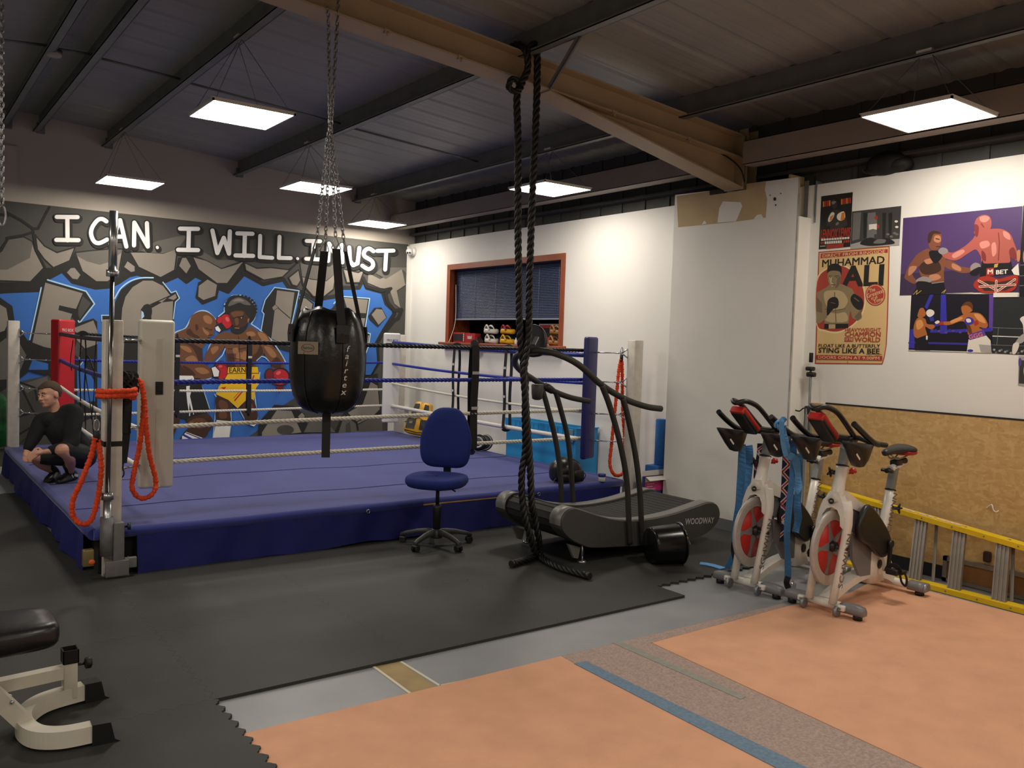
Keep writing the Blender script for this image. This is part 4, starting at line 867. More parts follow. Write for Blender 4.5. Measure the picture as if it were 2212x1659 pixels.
for k, (x, y) in POST.items():
    m_ = MB(); m_.bbox((x-h_, y-h_, 0), (x+h_, y+h_, 1.685), .006, seg=2)
    p_ = m_.build('corner_post', M_post, ring)
    m_ = MB()
    if k == 'near':
        for z in (.262, .86): MB().box((x-h_-.002, y-h_-.002, z), (x+h_+.002, y+h_+.002, z+.034)).build('strap', M_strap, p_)
    MB().box((x-h_-.03, y-h_-.03, 0), (x+h_+.03, y+h_+.03, .012)).build('foot_plate', M_galv, p_)
    cx, cy = CORN[k]; d = Vector((cx-x, cy-y, 0)); L_ = d.length; d.normalize(); s_ = Vector((-d.y, d.x, 0))
    for z in RH:
        a_ = Vector((x, y, z))+d*h_*1.1; m_ = MB()
        for e in (-.05, .05):
            m_.tube([a_+Vector((0, 0, e)), a_+d*.07], .008, 6)
        c = a_+d*.07; e = Vector((cx, cy, z))-d*.03
        m_.tube([c, c.lerp(e, .2)], .008, 6)
        for w in (-.012, .012): m_.tube([c.lerp(e, .2), c.lerp(e, .22)+s_*w, c.lerp(e, .72)+s_*w, c.lerp(e, .74)], .0065, 6)
        m_.tube([c.lerp(e, .5), e], .008, 6); m_.tube([e+s_*.02*cos(t)+d*.022*sin(t) for t in [2*pi*i/10 for i in range(10)]], .005, 6, True)
        m_.build('turnbuckle', M_chr, ring)
    # padded corner cushion, facing into the ring
    w, th, z0, z1, M = dict(near=(.115, .055, .52, 1.70, M_pw), right=(.105, .03, .51, 1.705, M_pb), far=(.115, .03, .49, 1.70, M_pw2), farleft=(.115, .06, .50, 1.715, M_pr))[k]
    R_ = Matrix(((d.x, s_.x, 0, cx), (d.y, s_.y, 0, cy), (0, 0, 1, 0), (0, 0, 0, 1)))
    if k == 'near': yaw = radians(-4); R_ = Matrix.Translation((cx+.015, cy-.0, 0)) @ Matrix.Rotation(yaw, 4, 'Z') @ Matrix.Rotation(pi/2, 4, 'Z')
    elif k == 'right': R_ = Matrix.Translation((cx, cy, 0)) @ Matrix.Rotation(radians(20), 4, 'Z') @ Matrix.Rotation(pi/2, 4, 'Z')
    elif k == 'far': R_ = Matrix.Translation((cx, cy, 0)) @ Matrix.Rotation(radians(-12), 4, 'Z') @ Matrix.Rotation(pi/2, 4, 'Z')
    else: R_ = Matrix.Translation((cx, cy, 0)) @ Matrix.Rotation(radians(38), 4, 'Z') @ Matrix.Rotation(pi/2, 4, 'Z')
    R_ = R_ @ Matrix.Translation((-.052-th/2 if k in ('near',) else -.03-th/2, 0, 0))
    b_ = bmesh.new(); bmesh.ops.create_grid(b_, x_segments=1, y_segments=1, size=1); b_.free()
    m_ = MB(); m_.bbox((-th, -w, z0), (th, w, z1), .022, R_, 4)
    pad = m_.build('corner_pad', M, ring); pad['label'] = dict(near='big white vinyl corner pad', right='dark blue corner pad', far='bright white flat corner pad', farleft='red corner pad')[k]
    def onpad(mb, u0, u1, za, zb, t): mb.box((-th-t, u0, za), (-th, u1, zb), R_)
    if k == 'near':
        m_ = MB(); onpad(m_, -.03, .006, .53, 1.57, .004); m_.build('strap', M_pw, pad)
        m_ = MB(); onpad(m_, -.036, .012, 1.18, 1.27, .014); onpad(m_, -.028, .004, 1.205, 1.245, .02); m_.build('buckle', M_blk, pad)
    elif k in ('far', 'farleft'):
        f = (-w+.02, w-.02) ; m_ = MB(); LM = M_blk if k == 'far' else M_pw2
        onpad(m_, -w+.025, w-.025, 1.545, 1.565, .003)
        T = R_ @ Matrix.Translation((-th-.002, 0, 1.60)) @ Matrix(((0, 0, -1, 0), (-1, 0, 0, 0), (0, 1, 0, 0), (0, 0, 0, 1)))
        m_.text('PRO BOX', T, .046, .001, sx=.8); m_.build('logo_print', LM, pad)
    if k == 'far':
        m_ = MB(); m_.tube([Vector((cx+.1, cy-.02, 1.62)), Vector((x-.03, y-.03, 1.6))], .006, 6); m_.build('tie_rod', M_chr, ring)
def side(a, b, outn, styles):
    """the four ropes of one side; style = (material, radius, twisted, sag, start dz, end dz)"""
    a, b = Vector((*CORN[a], 0)), Vector((*CORN[b], 0))
    for z, (M, r, tw, sag, d0, d1) in zip(RH, styles):
        path = [a.lerp(b, t)+Vector((0, 0, z+d0*(1-t)+d1*t-sag*4*t*(1-t))) for t in [i/24 for i in range(25)]]
        m_ = MB(); rope(m_, path, r, r*6.2, step=r*1.0) if tw else m_.tube(path, r, 10)
        m_.build('ring_rope', M, ring)
side('near', 'right', 0, ((M_rk, .0185, 1, .0, .003, .015), (M_rb, .0185, 1, -.004, -.012, .015), (M_rw, .0175, 1, -.012, -.02, .03), (M_rw, .0175, 1, -.01, -.01, .016)))
side('farleft', 'far', 0, ((M_rk, .0165, 1, .03, .02, -.01), (M_rb, .0155, 1, .02, .01, .03), (M_rw, .016, 1, .015, 0, -.02), (M_rw, .016, 1, .005, -.01, .03)))
side('far', 'right', 0, ((M_tpb, .025, 0, .012, .02, -.03), (M_rb, .017, 0, .03, .02, -.02), (M_rw, .014, 0, .035, .07, .01), (M_tpw, .024, 0, .01, .03, .0)))
side('near', 'farleft', 0, ((M_tpk, .021, 0, .025, -.0, .01), (M_tpb, .021, 0, .05, -.02, .02), (M_tpw, .019, 0, .04, -.06, .05), (M_tpw, .019, 0, .03, -.08, .04)))
def spacer(x, y, dx, dy, z0, z1, w=.052, gap=.022):
    """webbing that ties the ropes of one side together"""
    m_ = MB(); n = Vector((dy, -dx, 0))
    for s_ in (-1, 1):
        pts = [Vector((x, y, z0+(z1-z0)*t))+n*(gap*s_+.006*sin(t*9+s_)) for t in [i/16 for i in range(17)]]
        m_.tube(pts, .004, 4, flat=(w, .004), up=(-dx*1.0, -dy*1.0, 0) if False else n)
    for z in (z0, z1): m_.tube([Vector((x, y, z))+n*gap*1.1*cos(t)+Vector((0, 0, (.018 if z == z1 else -.018)*sin(t))) for t in [pi*i/6 for i in range(7)]], .003, 4, flat=(w, .004), up=(dx, dy, 0))
    o = m_.build('rope_spacer', M_strap, ring)
    for z in RH[1:3]:
        m_ = MB()
        c = Vector((x, y, z+.06))-n*(-gap-.009)*(1 if dx else -1)*1.0
        if dx: m_.box((c.x-w*.45, y-gap-.012, c.z), (c.x+w*.45, y-gap-.007, c.z+.026))
        else: m_.box((x-gap-.012, c.y-w*.45, c.z), (x-gap-.007, c.y+w*.45, c.z+.026))
        m_.build('label', M_lab, o)
for x in (2.76, 3.61, 4.6): spacer(x, 10.255, 1, 0, .66, 1.56)
spacer(4.25, 6.30, 1, 0, .66, 1.585, .075, .026)
for y in (8.60, 7.55): spacer(5.55, y, 0, 1, .68, 1.56, .05, .04)
spacer(1.535, 8.9, 0, 1, .66, 1.56); 
# ================================================================== hanging bag, ropes and machines
M_vin = mat('black_vinyl', '#0f0f11', .3, bump=(11, .55)); M_vin2 = mat('worn_vinyl', '#17171a', .33, noise=(7, .5), bump=(9, .3))
M_bp = mat('black_plastic', '#1b1b1d', .45); M_gp = mat('grey_plastic', '#3a3a3b', .5, noise=(20, .1))
M_chain = mat('chain_steel', '#9a9a9c', .35, .85, noise=(40, .3))
def zat(px, py, x, y):
    """height at which the upright through (x, y) passes a pixel row"""
    d = at(px, py, Z=0 if py > 800 else 5) - CAM; h = sqrt(d.x*d.x+d.y*d.y); t = (x*d.x+y*d.y)/h
    return CAM.z + d.z*t/h
def chain(mb, a, b, L=.034, r=.0036, w=.018):
    a, b = Vector(a), Vector(b); D = b-a; n = max(1, round(D.length/(L*.72))); z = D.normalized(); x, y = frame(z)
    for i in range(n):
        c = a+D*((i+.5)/n); u = x if i % 2 else y
        mb.tube([c + z*(L/2-w/2)*(1 if sin(t) >= 0 else -1) + u*(w/2)*cos(t) + z*(w/2)*sin(t) for t in [2*pi*(k+.5)/10 for k in range(10)]], r, 5, True)
    return mb
# ---- punch bag
bx, by = 2.235, 4.94
bag = thing('punch_bag', (bx, by, 1.14), 'fat black vinyl body punch bag hung on chains before the ring', 'punch bag')
def bz(py): return zat(708, py, bx, by)
kx = 5.32/FPX
prof = [(5, 893), (30, 891), (50, 884), (62, 873), (71, 855), (77, 830), (80, 800), (80.5, 770), (78.5, 740), (74, 715), (67, 693), (58, 676), (50, 668), (46, 672), (30, 676), (4, 677)]
m_ = MB(); rings = []
for r, y in prof:
    z = bz(y); rings.append([Vector((bx, by, z)) + Vector((cos(t), sin(t), 0))*r*kx*(1+.012*cos(6*t)*(1 if 700 < y < 860 else 2)) + Vector((0, 0, .012*sin(5*t+1) if y < 690 else 0)) for t in [2*pi*k/48 for k in range(48)]])
m_.loft(rings); m_.build('body', M_vin, bag)
m_ = MB()
for k in range(6):
    t0 = 2*pi*k/6+.5; m_.tube([Vector((bx, by, bz(y))) + Vector((cos(t0), sin(t0), 0))*(r*kx+.001) for r, y in prof[1:12]], .0028, 5)
m_.build('seam_piping', M_vin2, bag)
top = Vector((bx-.02, by-.005, bz(290)))
aV = atan2(CAM.y-by, CAM.x-bx)
for k, a in enumerate((aV+.36, aV+.36+pi/2, aV+.36+pi, aV+.36-pi/2)):
    d = Vector((cos(a), sin(a), 0)); s_ = Vector((-d.y, d.x, 0))
    p = [Vector((bx, by, bz(735)))+d*.232, Vector((bx, by, bz(712)))+d*.226, Vector((bx, by, bz(690)))+d*.205, Vector((bx, by, bz(660)))+d*.185, Vector((bx, by, bz(540)))+d*.10]
    m_ = MB(); m_.tube(p, .003, 4, flat=(.052, .005), up=d); st_ = m_.build('hanging_strap', M_strap, bag)
    m_ = MB(); c = Vector((bx, by, bz(722)))+d*.236
    m_.tube([c+Vector((0, 0, .055)), c+Vector((0, 0, .0))+d*.006, c-Vector((0, 0, .05))+d*.003], .003, 4, flat=(.08, .008), up=d)
    m_.cyl(c+d*.006, c+d*.014, .008, n=10); m_.build('anchor_patch', M_vin2, st_)
    r0 = Vector((bx, by, bz(540)))+d*.10; r1 = Vector((bx, by, bz(512)))+d*.085
    MB().tube([r0-s_*.03, r0+s_*.03, r1], .004, 6, True).build('d_ring', M_chain, bag)
    chain(MB(), r1, top+d*.012).build('chain', M_chain, bag)
rt = Vector((2.16, 4.86, 3.60))
MB().tube([top+Vector((.016*cos(t), 0, .016*sin(t))) for t in [2*pi*k/12 for k in range(12)]], .004, 6, True).build('top_ring', M_chain, bag)
chain(MB(), top+Vector((0, 0, .012)), rt+Vector((-.015, -.01, -.02)), .036, .004).build('chain', M_chain, bag)
chain(MB(), top+Vector((.005, 0, .012)), rt+Vector((.055, -.01, .13)), .036, .004).build('chain', M_chain, bag)
MB().tube([(bx, by, bz(890)), (bx, by, bz(988))], .004, 4, flat=(.052, .014), up=(.41, .91, 0)).build('tail_strap', M_strap, bag)
V_ = Vector((CAM.x-bx, CAM.y-by, 0)).normalized(); aV = atan2(V_.y, V_.x)
def onbag(ang, py, r): d = Vector((cos(aV+ang), sin(aV+ang), 0)); return Vector((bx, by, bz(py)))+d*(r*kx+.003), d
c, d = onbag(-.53, 752, 79); sd = Vector((-d.y, d.x, 0)); upv = Vector((0, 0, 1))
T = Matrix(((sd.x, 0, d.x, c.x), (sd.y, 0, d.y, c.y), (sd.z, 1, d.z, c.z), (0, 0, 0, 1)))
m_ = MB(); m_.box((-.068, -.038, -.004), (.068, .038, .001), T)
lb = m_.build('label', mat('label_grey', '#8e8474', .6), bag)
m_ = MB()
for rr, mi in ((1, 0), (.86, 1)): m_.mm(mi).add([T @ Vector((.046*rr*cos(t), .024*rr*sin(t), .0015+mi*.0004)) for t in [2*pi*k/20 for k in range(20)]], [tuple(range(20))])
m_.mm(2).text('fairtex', T @ Matrix.Translation((0, 0, .0024)), .026, .0004); m_.build('label_print', [mat('ink_maroon', '#7a2f2a', .6), mat('label_grey', '#8e8474', .6), M_blk], lb)
m_ = MB()
for i, ch in enumerate('fairtex'):
    y = 752+i*15; c, d = onbag(.52-.012*i, y, 80-(0 if y < 800 else (y-800)*.06)); sd = Vector((-d.y, d.x, 0))
    T = Matrix(((sd.x, .25*sd.x, d.x, c.x), (sd.y, .25*sd.y, d.y, c.y), (0, 1, 0, c.z), (0, 0, 0, 1)))
    m_.text(ch, T, .052, .0015, bold=.006, sx=1.25)
m_.build('lettering', mat('silver_print', '#c9c9c6', .5), bag)
# ---- chain at the left edge
t = thing('hanging_chain', tuple(at(4, 480, Y=4.9)), 'steel chain with a snap hook hanging at the left photo edge', 'chain')
a_, b_ = at(1, -60, Y=4.9), at(3, 440, Y=4.9)
chain(MB(), b_, a_ + Vector((0, 0, roofz(a_.x)-a_.z)), .036, .004).build('links', M_chain, t)
c = at(4, 466, Y=4.9); MB().tube([c+Vector((.016*cos(q), 0, .05*sin(q))) for q in [2*pi*k/16 for k in range(16)]], .005, 6, True).build('snap_hook', M_chain, t)
# ---- battle rope slung over the rafter
Pa = [(1137,112),(1140,148),(1129,176),(1117,206),(1119,309),(1119,507),(1121,608),(1123,717),(1129,775),(1135,825),(1134,898),(1135,970),(1127,1024),(1128,1073),(1134,1118),(1146,1160)]
Pb = [(1138,112),(1150,98),(1160,106),(1160,192),(1157,275),(1152,378),(1147,507),(1144,608),(1142,717),(1135,775),(1131,807),(1135,862),(1140,934),(1145,1006),(1149,1090),(1155,1118),(1163,1160)]
Y_ = 4.825
def rp(P, dy): return [at(x, y, Y=Y_+(dy if 700 < y < 1110 else 0)) for x, y in P]
t = thing('battle_rope', tuple(at(1155, 1200, Z=.0)), 'thick black battle rope slung over the tan beam with both ends on the floor', 'rope')
M_brope = mat('battle_rope', '#141414', .5, noise=(60, .5))
f = lambda q: at(q[0], q[1], Z=.042)
ea = spline([Vector(q) for q in ((3.60, 5.085, 3.50), (3.60, 5.085, 3.66), (3.60, 5.0, 3.715), (3.60, 4.90, 3.715))]+rp(Pa, .022)+[at(1155, 1192, Y=4.86), f((1160,1200)), f((1140,1208)), f((1110,1217))], 6)
eb = spline(rp(Pb, -.022)+[at(1166, 1190, Y=4.88), f((1172,1206)), f((1200,1222)), f((1232,1233)), f((1267,1243))], 6)
for pth, dd in ((ea, 0), (eb, 0)):
    rope(MB(), pth, .0255, .15, 3, 8, .012).build('rope_strand', M_brope, t)
c = at(1112, 184, Y=4.80); m_ = MB()
rope(m_, [c+Vector((.05*cos(q), .012*sin(q*2), .04*sin(q))) for q in [2*pi*k/20 for k in range(21)]], .022, .15, 3, 6, .012); m_.build('knot', M_brope, t)
for e in (ea, eb): MB().cyl(e[-1], e[-1]+(e[-1]-e[-2]).normalized()*.03, .026, n=12).build('end_cap', M_bp, t)
# ---- office chair
M_cf = mat('blue_chair_fabric', '#10246f', .9, noise=(200, .18), bump=(500, .2)); M_cf2 = M_cf
cx, cy = 3.50, 5.64
ch = thing('office_chair', (cx, cy, .016), 'blue fabric office chair on a black five-star base before the ring', 'chair')
fc = atan2(-cos(radians(32))*.92-.0, -sin(radians(32))*.92-.36); F_d = Vector((cos(fc), sin(fc), 0)); S_d = Vector((-F_d.y, F_d.x, 0))
CT = Matrix(((F_d.x, S_d.x, 0, cx), (F_d.y, S_d.y, 0, cy), (0, 0, 1, 0), (0, 0, 0, 1)))   # x forward, y left, z up
def superoval(a, b, n, k=40, e=3.0):
    return [(a*abs(cos(t))**(2/e)*(1 if cos(t) >= 0 else -1), b*abs(sin(t))**(2/e)*(1 if sin(t) >= 0 else -1)) for t in [2*pi*i/k for i in range(k)]]
zs = zat(928, 1030, cx, cy)
rings = []
for f_, dz in ((.80, -.062), (.93, -.055), (1., -.03), (1., -.008), (.96, .012), (.85, .02), (.5, .022), (.05, .018)):
    rings.append([CT @ Vector((x*f_+.03, y*f_, zs+dz-.02*max(0, (x-.12)/.12)**2*(.6 if x > .12 else 0))) for x, y in superoval(.225, .235, 0)])
MB().loft(rings).build('seat', M_cf, ch)
zt, zb = zat(957, 883, cx-.05, cy+.15), zat(957, 1014, cx-.05, cy+.15); zm = (zt+zb)/2; hh = (zt-zb)/2
rings = []; tilt = .10
def bp_(y, z, d): return CT @ Vector((-.215 - tilt*(z-.0) - d + .03*(abs(y)/.2)**2, y, zm+z))
outl = []
for i in range(44):
    q = 2*pi*i/44; z = hh*abs(sin(q))**(2/(3.6 if sin(q) < 0 else 3.0))*(1 if sin(q) >= 0 else -1); w = .212-.058*max(0, z/hh)-.0*max(0, -z/hh)
    outl.append((w*abs(cos(q))**(2/(4.5 if z < 0 else 3.2))*(1 if cos(q) >= 0 else -1), z))
for f_, d in ((.05, -.022), (.6, -.022), (.88, -.016), (.98, 0), (1., .018), (.98, .036), (.9, .05), (.5, .056), (.05, .056)):
    rings.append([bp_(y*f_, z*f_, d) for y, z in outl])
MB().loft(rings).build('backrest', M_cf, ch)
MB().tube([CT @ Vector((-.02, 0, zs-.075)), CT @ Vector((-.22, 0, zs-.07)), CT @ Vector((-.27, 0, zs-.03)), CT @ Vector((-.27, 0, zm-.03))], .02, 4, flat=(.058, .022), up=F_d).build('back_bracket', M_bp, ch)
m_ = MB(); m_.bbox((-.09, -.06, zs-.095), (.09, .06, zs-.06), .01, CT); m_.build('mechanism', M_bp, ch)
MB().tube([CT @ Vector((.05, .05, zs-.08)), CT @ Vector((.06, .13, zs-.08)), CT @ Vector((.06, .16, zs-.095))], .006, 6).build('lever', M_bp, ch)
m_ = MB(); m_.cyl((cx, cy, .10), (cx, cy, .33), .027, n=20); m_.cyl((cx, cy, .33), (cx, cy, zs-.07), .015, n=16); m_.lathe([(.03, .10), (.033, .31), (.03, .335), (.016, .34)], (cx, cy, 0)); m_.build('gas_column', M_bp, ch)
MB().lathe([(.045, .075), (.05, .09), (.048, .13), (.034, .145)], (cx, cy, 0)).build('base_hub', M_gp, ch)
for k in range(5):
    a = radians(-84+72*k); d = Vector((cos(a), sin(a), 0)); s_ = Vector((-d.y, d.x, 0)); o = Vector((cx, cy, 0)); rings = []
    for u, z, w, h in ((.03, .118, .042, .05), (.09, .122, .038, .042), (.16, .115, .033, .036), (.25, .095, .03, .032), (.295, .078, .028, .03)):
        rings.append([o+d*u+s_*w/2*i+Vector((0, 0, z+h/2*j)) for i, j in ((-1,-.9),(-.6,-1),(.6,-1),(1,-.9),(1,.5),(.55,1),(-.55,1),(-1,.5))])
    lg = MB().loft(rings).build('leg', M_gp, ch)
    w = o+d*.275; m_ = MB()
    for s2 in (-1, 1): m_.cyl(w+s_*.009*s2+Vector((0, 0, .041)), w+s_*.025*s2+Vector((0, 0, .041)), .0245, n=16)
    m_.bbox((-.026, -.026, .045), (.026, .026, .068), .01, Matrix.Translation(w) @ Matrix.Rotation(a, 4, 'Z')); m_.cyl(w+Vector((0, 0, .06)), w+Vector((0, 0, .085)), .008, n=8)
    m_.build('caster', M_bp, lg)
# ---- curved treadmill
M_tm, M_tm2, M_belt, M_tr = mat('treadmill_shell', '#434341', .5, .1, bump=(90, .06)), mat('treadmill_trim', '#7a7a77', .4, .2, bump=(90, .06)), mat('treadmill_belt', '#1a1a1a', .7, noise=(40, .3)), mat('textured_black_tube', '#2b2a28', .5, bump=(300, .25))
TY0, TY1 = 4.60, 5.42
tm = thing('treadmill', (4.76, 5.0, .016), 'dark curved manual treadmill with tall tube handrails by the grey column', 'treadmill')
def T8(q): p = at(1060+q[0]/4.254, 1040+q[1]/4.254, Y=TY0); return (p.x, p.z)
topc = [T8(q) for q in ((652,420),(655,350),(690,285),(760,247),(850,270),(1000,320),(1150,355),(1320,365),(1500,345),(1700,300),(1880,240),(2010,198),(2085,215),(2112,290),(2095,365),(2040,435))]
botc = [T8(q) for q in ((1940,505),(1700,560),(1420,592),(1180,604),(930,612),(830,582),(730,530),(672,470))]
prof_ = [(v.x, v.y) for v in spline([(a, b, 0) for a, b in topc+botc], 5, True)]
for y0, y1 in ((TY0, TY0+.13), (TY1-.13, TY1)):
    m_ = MB(); n_ = len(prof_); cxx = sum(p[0] for p in prof_)/n_; czz = sum(p[1] for p in prof_)/n_
    def ring_(y, k): return [Vector((cxx+(x-cxx)*k, y, czz+(z-czz)*(1-(1-k)*3))) for x, z in prof_]
    rr = [ring_(y0, .990), ring_(y0+.012, 1), ring_(y1-.01, 1), ring_(y1, .994)]
    vs_ = [p for r in rr for p in r]
    m_.add(vs_, [(i*n_+k, i*n_+(k+1) % n_, (i+1)*n_+(k+1) % n_, (i+1)*n_+k) for i in range(3) for k in range(n_)], True)
    for r in (rr[0], rr[3]): m_.add(r, list(tessellate_polygon([r])))
    m_.build('side_shell', M_tm, tm)
topl = [(v.x, v.y) for v in spline([(a, b, 0) for a, b in topc], 5)]
for y0, y1 in ((TY0+.02, TY0+.125), (TY1-.125, TY1-.02)):
    m_ = MB(); i0, i1 = 18, len(topl)-16; L0 = topl[i0:i1]
    m_.loft([[Vector((x, y0, z+.0)), Vector((x, y0+.006, z+.006)), Vector((x, y1-.006, z+.006)), Vector((x, y1, z))] for x, z in L0]); m_.build('side_trim', M_tm2, tm)
# slatted belt round both drums
loop = [Vector((x, 0, z)) for x, z in prof_]; D_ = [0]
cc = Vector((cxx, 0, czz))
inner = []
for i, p in enumerate(loop):
    a, b = loop[i-1], loop[(i+1) % len(loop)]; t_ = (b-a).normalized(); nrm = Vector((t_.z, 0, -t_.x)); nrm = nrm if nrm.dot(Vector((0, 0, 1)))*0+1 else nrm
    inner.append((p, t_, nrm))
area = sum(a[0]*b[1]-b[0]*a[1] for a, b in zip(prof_, prof_[1:]+prof_[:1])); sg = 1 if area > 0 else -1
m_ = MB(); acc = 0; per = sum((loop[i]-loop[i-1]).length for i in range(len(loop))); nS = int(per/.058)
cum = [0]
for i in range(1, len(loop)+1): cum.append(cum[-1]+(loop[i % len(loop)]-loop[i-1]).length)
for k in range(nS):
    d = cum[-1]*k/nS; i = max(j for j in range(len(loop)) if cum[j] <= d); fr_ = (d-cum[i])/max(cum[i+1]-cum[i], 1e-6)
    p = loop[i].lerp(loop[(i+1) % len(loop)], fr_); t_ = (loop[(i+2) % len(loop)]-loop[i-1]).normalized(); nr = Vector((t_.z, 0, -t_.x))*sg
    p = p-nr*.024
    m_.beam(p+Vector((0, TY0+.128, 0)), p+Vector((0, TY1-.128, 0)), .053, .018, up=nr)
m_.build('slat_belt', M_belt, tm)
# drum covers: lighter wrap of the two front ends
sp1 = [(v.x, v.y) for v in spline([(a, b, 0) for a, b in topc[:6]], 6)]
for y0, y1 in ((TY0+.012, TY0+.135), (TY1-.135, TY1-.012)):
    m_ = MB(); m_.loft([[Vector((x-.003*(1 if i < 16 else .2), y0, z+.003)), Vector((x-.003*(1 if i < 16 else .2), y1, z+.003))] for i, (x, z) in enumerate(sp1)], cap=False); o = m_.build('drum_cover', M_tm2, tm)
    so = o.modifiers.new('thickness', 'SOLIDIFY'); so.thickness = .004
# handrails, one continuous bent tube
hp = [(1428,883,4.60),(1395,878,4.60),(1350,862,4.60),(1300,832,4.60),(1250,788,4.61),(1200,764,4.66),(1155,757,4.78),(1122,765,4.93),(1112,780,5.06),(1122,798,5.22),(1150,818,5.38),(1190,842,5.42),(1230,858,5.42),(1273,867,5.42)]
hp = [(x, y, Y) for x, y, Y in hp]; HR = [at(x, y, Y=Y) for x, y, Y in hp]
MB().tube(spline(HR, 8), .0235, 12).build('handrail', M_tr, tm)
for P_, Y in (((( 1300,832),(1318,880),(1340,960),(1354,1040),(1358,1120)), 4.585), (((1345,860),(1356,900),(1373,985),(1382,1060),(1385,1120)), 4.585), (((1168,832),(1180,870),(1200,950),(1210,1020),(1213,1085)), 5.425), (((1200,846),(1210,880),(1226,945),(1234,1020),(1238,1085)), 5.425)):
    pts = [at(x, y, Y=Y) for x, y in P_]; pts.append(pts[-1]+(pts[-1]-pts[-2]).normalized()*.2); MB().tube(spline(pts, 6), .022, 12).build('upright', M_tr, tm)
# console shield and drink holder
c = Vector((3.88, 4.93, 1.625)); m_ = MB()
outl = [(-.13,-.13),(.02,-.15),(.10,-.10),(.125,0),(.09,.12),(.02,.19),(-.08,.205),(-.13,.12)]
CM = Matrix.Translation(c) @ Matrix.Rotation(radians(-62), 4, 'Z') @ Matrix.Rotation(radians(82), 4, 'X')
b_ = [(v.x*.62, v.y*.66) for v in spline([(x, y, 0) for x, y in outl], 5, True)]
m_.loft([[CM @ Vector((x*.94, y*.94, -.03)) for x, y in b_], [CM @ Vector((x, y, -.018)) for x, y in b_], [CM @ Vector((x, y, .012)) for x, y in b_], [CM @ Vector((x*.93, y*.93, .022)) for x, y in b_]]); m_.build('display', mat('display_black', '#15161c', .4), tm)
m_ = MB(); m_.beam(at(1152, 745, Y=4.82), at(1160, 728, Y=4.84), .03, .012); m_.build('display_bracket', M_chr, tm)
m_ = MB(); c0, c1 = at(1152, 832, Y=5.30), at(1160, 864, Y=5.30); m_.lathe([(.02, 0), (.04, .01), (.046, .05), (.05, .12), (.046, .125)], (c1.x, c1.y, c1.z), n=18); m_.build('drink_holder', M_gp, tm)
m_ = MB(); m_.lathe([(.03, -.04), (.034, 0), (.03, .05)], tuple(at(1184, 838, Y=5.42)), (1, 0, -.5), n=14); m_.build('clamp', M_bp, tm)
for x, y in ((4.16, 4.66), (4.18, 5.36), (5.30, 4.66), (5.30, 5.36)):
    m_ = MB(); m_.cyl((x, y, .016), (x, y, .032), .035, .028, n=14); m_.cyl((x, y, .03), (x, y, .17), .009, n=8); m_.build('levelling_foot', M_chr, tm)
m_ = MB()
for y in (4.67, 5.35): MB().prism([(4.02, y-.012, .17), (4.14, y-.012, .13), (4.12, y-.012, .05), (4.08, y-.012, .06)], (0, .024, 0)).build('wheel_bracket', M_tm2, tm)
a, b = T8((1785,372)), T8((2052,358)); a_, b_ = Vector((a[0], TY0-.0015, a[1])), Vector((b[0], TY0-.0015, b[1])); u = (b_-a_).normalized(); v = Vector((0, -1, 0)).cross(u).normalized()
mm_ = MB(); mm_.text('WOODWAY', Matrix.Identity(4), 1, 0, 'LEFT', .02); x0, x1 = min(p.x for p in mm_.v), max(p.x for p in mm_.v); kx_ = (b_-a_).length/(x1-x0); h0_ = max(p.y for p in mm_.v)
ky = .052/(h0_-min(p.y for p in mm_.v))
MB().add([a_+u*(p.x-x0)*kx_+v*p.y*ky+Vector((0, -.0005, 0)) for p in mm_.v], mm_.f).build('lettering', mat('silver_letters', '#b0b0b0', .4), tm)
# ---- black bucket lying on its side
m_ = MB(); A_b, B_b = at(1400, 1188, Y=4.42), at(1478, 1183, Y=4.22)
A_b = Vector((4.585, 4.39, .150)); B_b = Vector((4.81, 4.31, .156)); ax = (B_b-A_b); Lb = ax.length
bk = thing('black_bucket', (4.76, 4.38, .016), 'black plastic bucket lying on its side by the treadmill', 'bucket')
m_.lathe([(.02, 0), (.125, 0), (.135, .01), (.137, .02), (.150, Lb*.9), (.153, Lb), (.146, Lb), (.143, Lb*.9), (.13, .02), (.02, .012)], A_b, ax, 32); m_.build('body', mat('glossy_black_plastic', '#0f0f10', .22), bk)
m_ = MB(); m_.lathe([(.150, Lb*.97), (.160, Lb*.97), (.161, Lb*1.01), (.147, Lb*1.01)], A_b, ax, 32); m_.build('rim', mat('glossy_black_plastic', '#0f0f10', .22), bk)
z_ = ax.normalized(); x_, y_ = frame(z_); m_ = MB(); c = A_b+z_*Lb
m_.tube([c + (x_*cos(q)+y_*sin(q))*.158 + z_*(.012+.012*sin(2*q)) for q in [radians(20)+radians(150)*k/16 for k in range(17)]], .0028, 6); m_.build('handle', M_chr, bk)
# ---- weight bench at the left edge
M_bf = mat('bench_white_enamel', '#cfcabb', .35, noise=(8, .06)); M_cap = mat('rubber_cap', '#131314', .5)
bn = thing('weight_bench', (.1, 3.72, .016), 'white framed weight bench with a black padded seat, cut by the left photo edge', 'bench')
m_ = MB(); so_ = superoval(.72, .165, 0, 64, 7.0); m_.loft([[Vector((-.165+x*fx_, 3.72+y*fy_, z)) for x, y in so_] for z, fx_, fy_ in ((.395, .955, .82), (.40, .98, .91), (.415, .995, .98), (.44, 1, 1), (.465, .998, .99), (.482, .99, .95), (.492, .965, .84), (.495, .9, .6), (.496, .3, .05))]); m_.build('seat_pad', M_vin2, bn)
U = [(.655, 3.535, .062), (.55, 3.545, .062), (.475, 3.60, .062), (.445, 3.70, .062), (.455, 3.80, .062), (.50, 3.885, .062), (.57, 3.935, .062), (.70, 3.965, .062)]
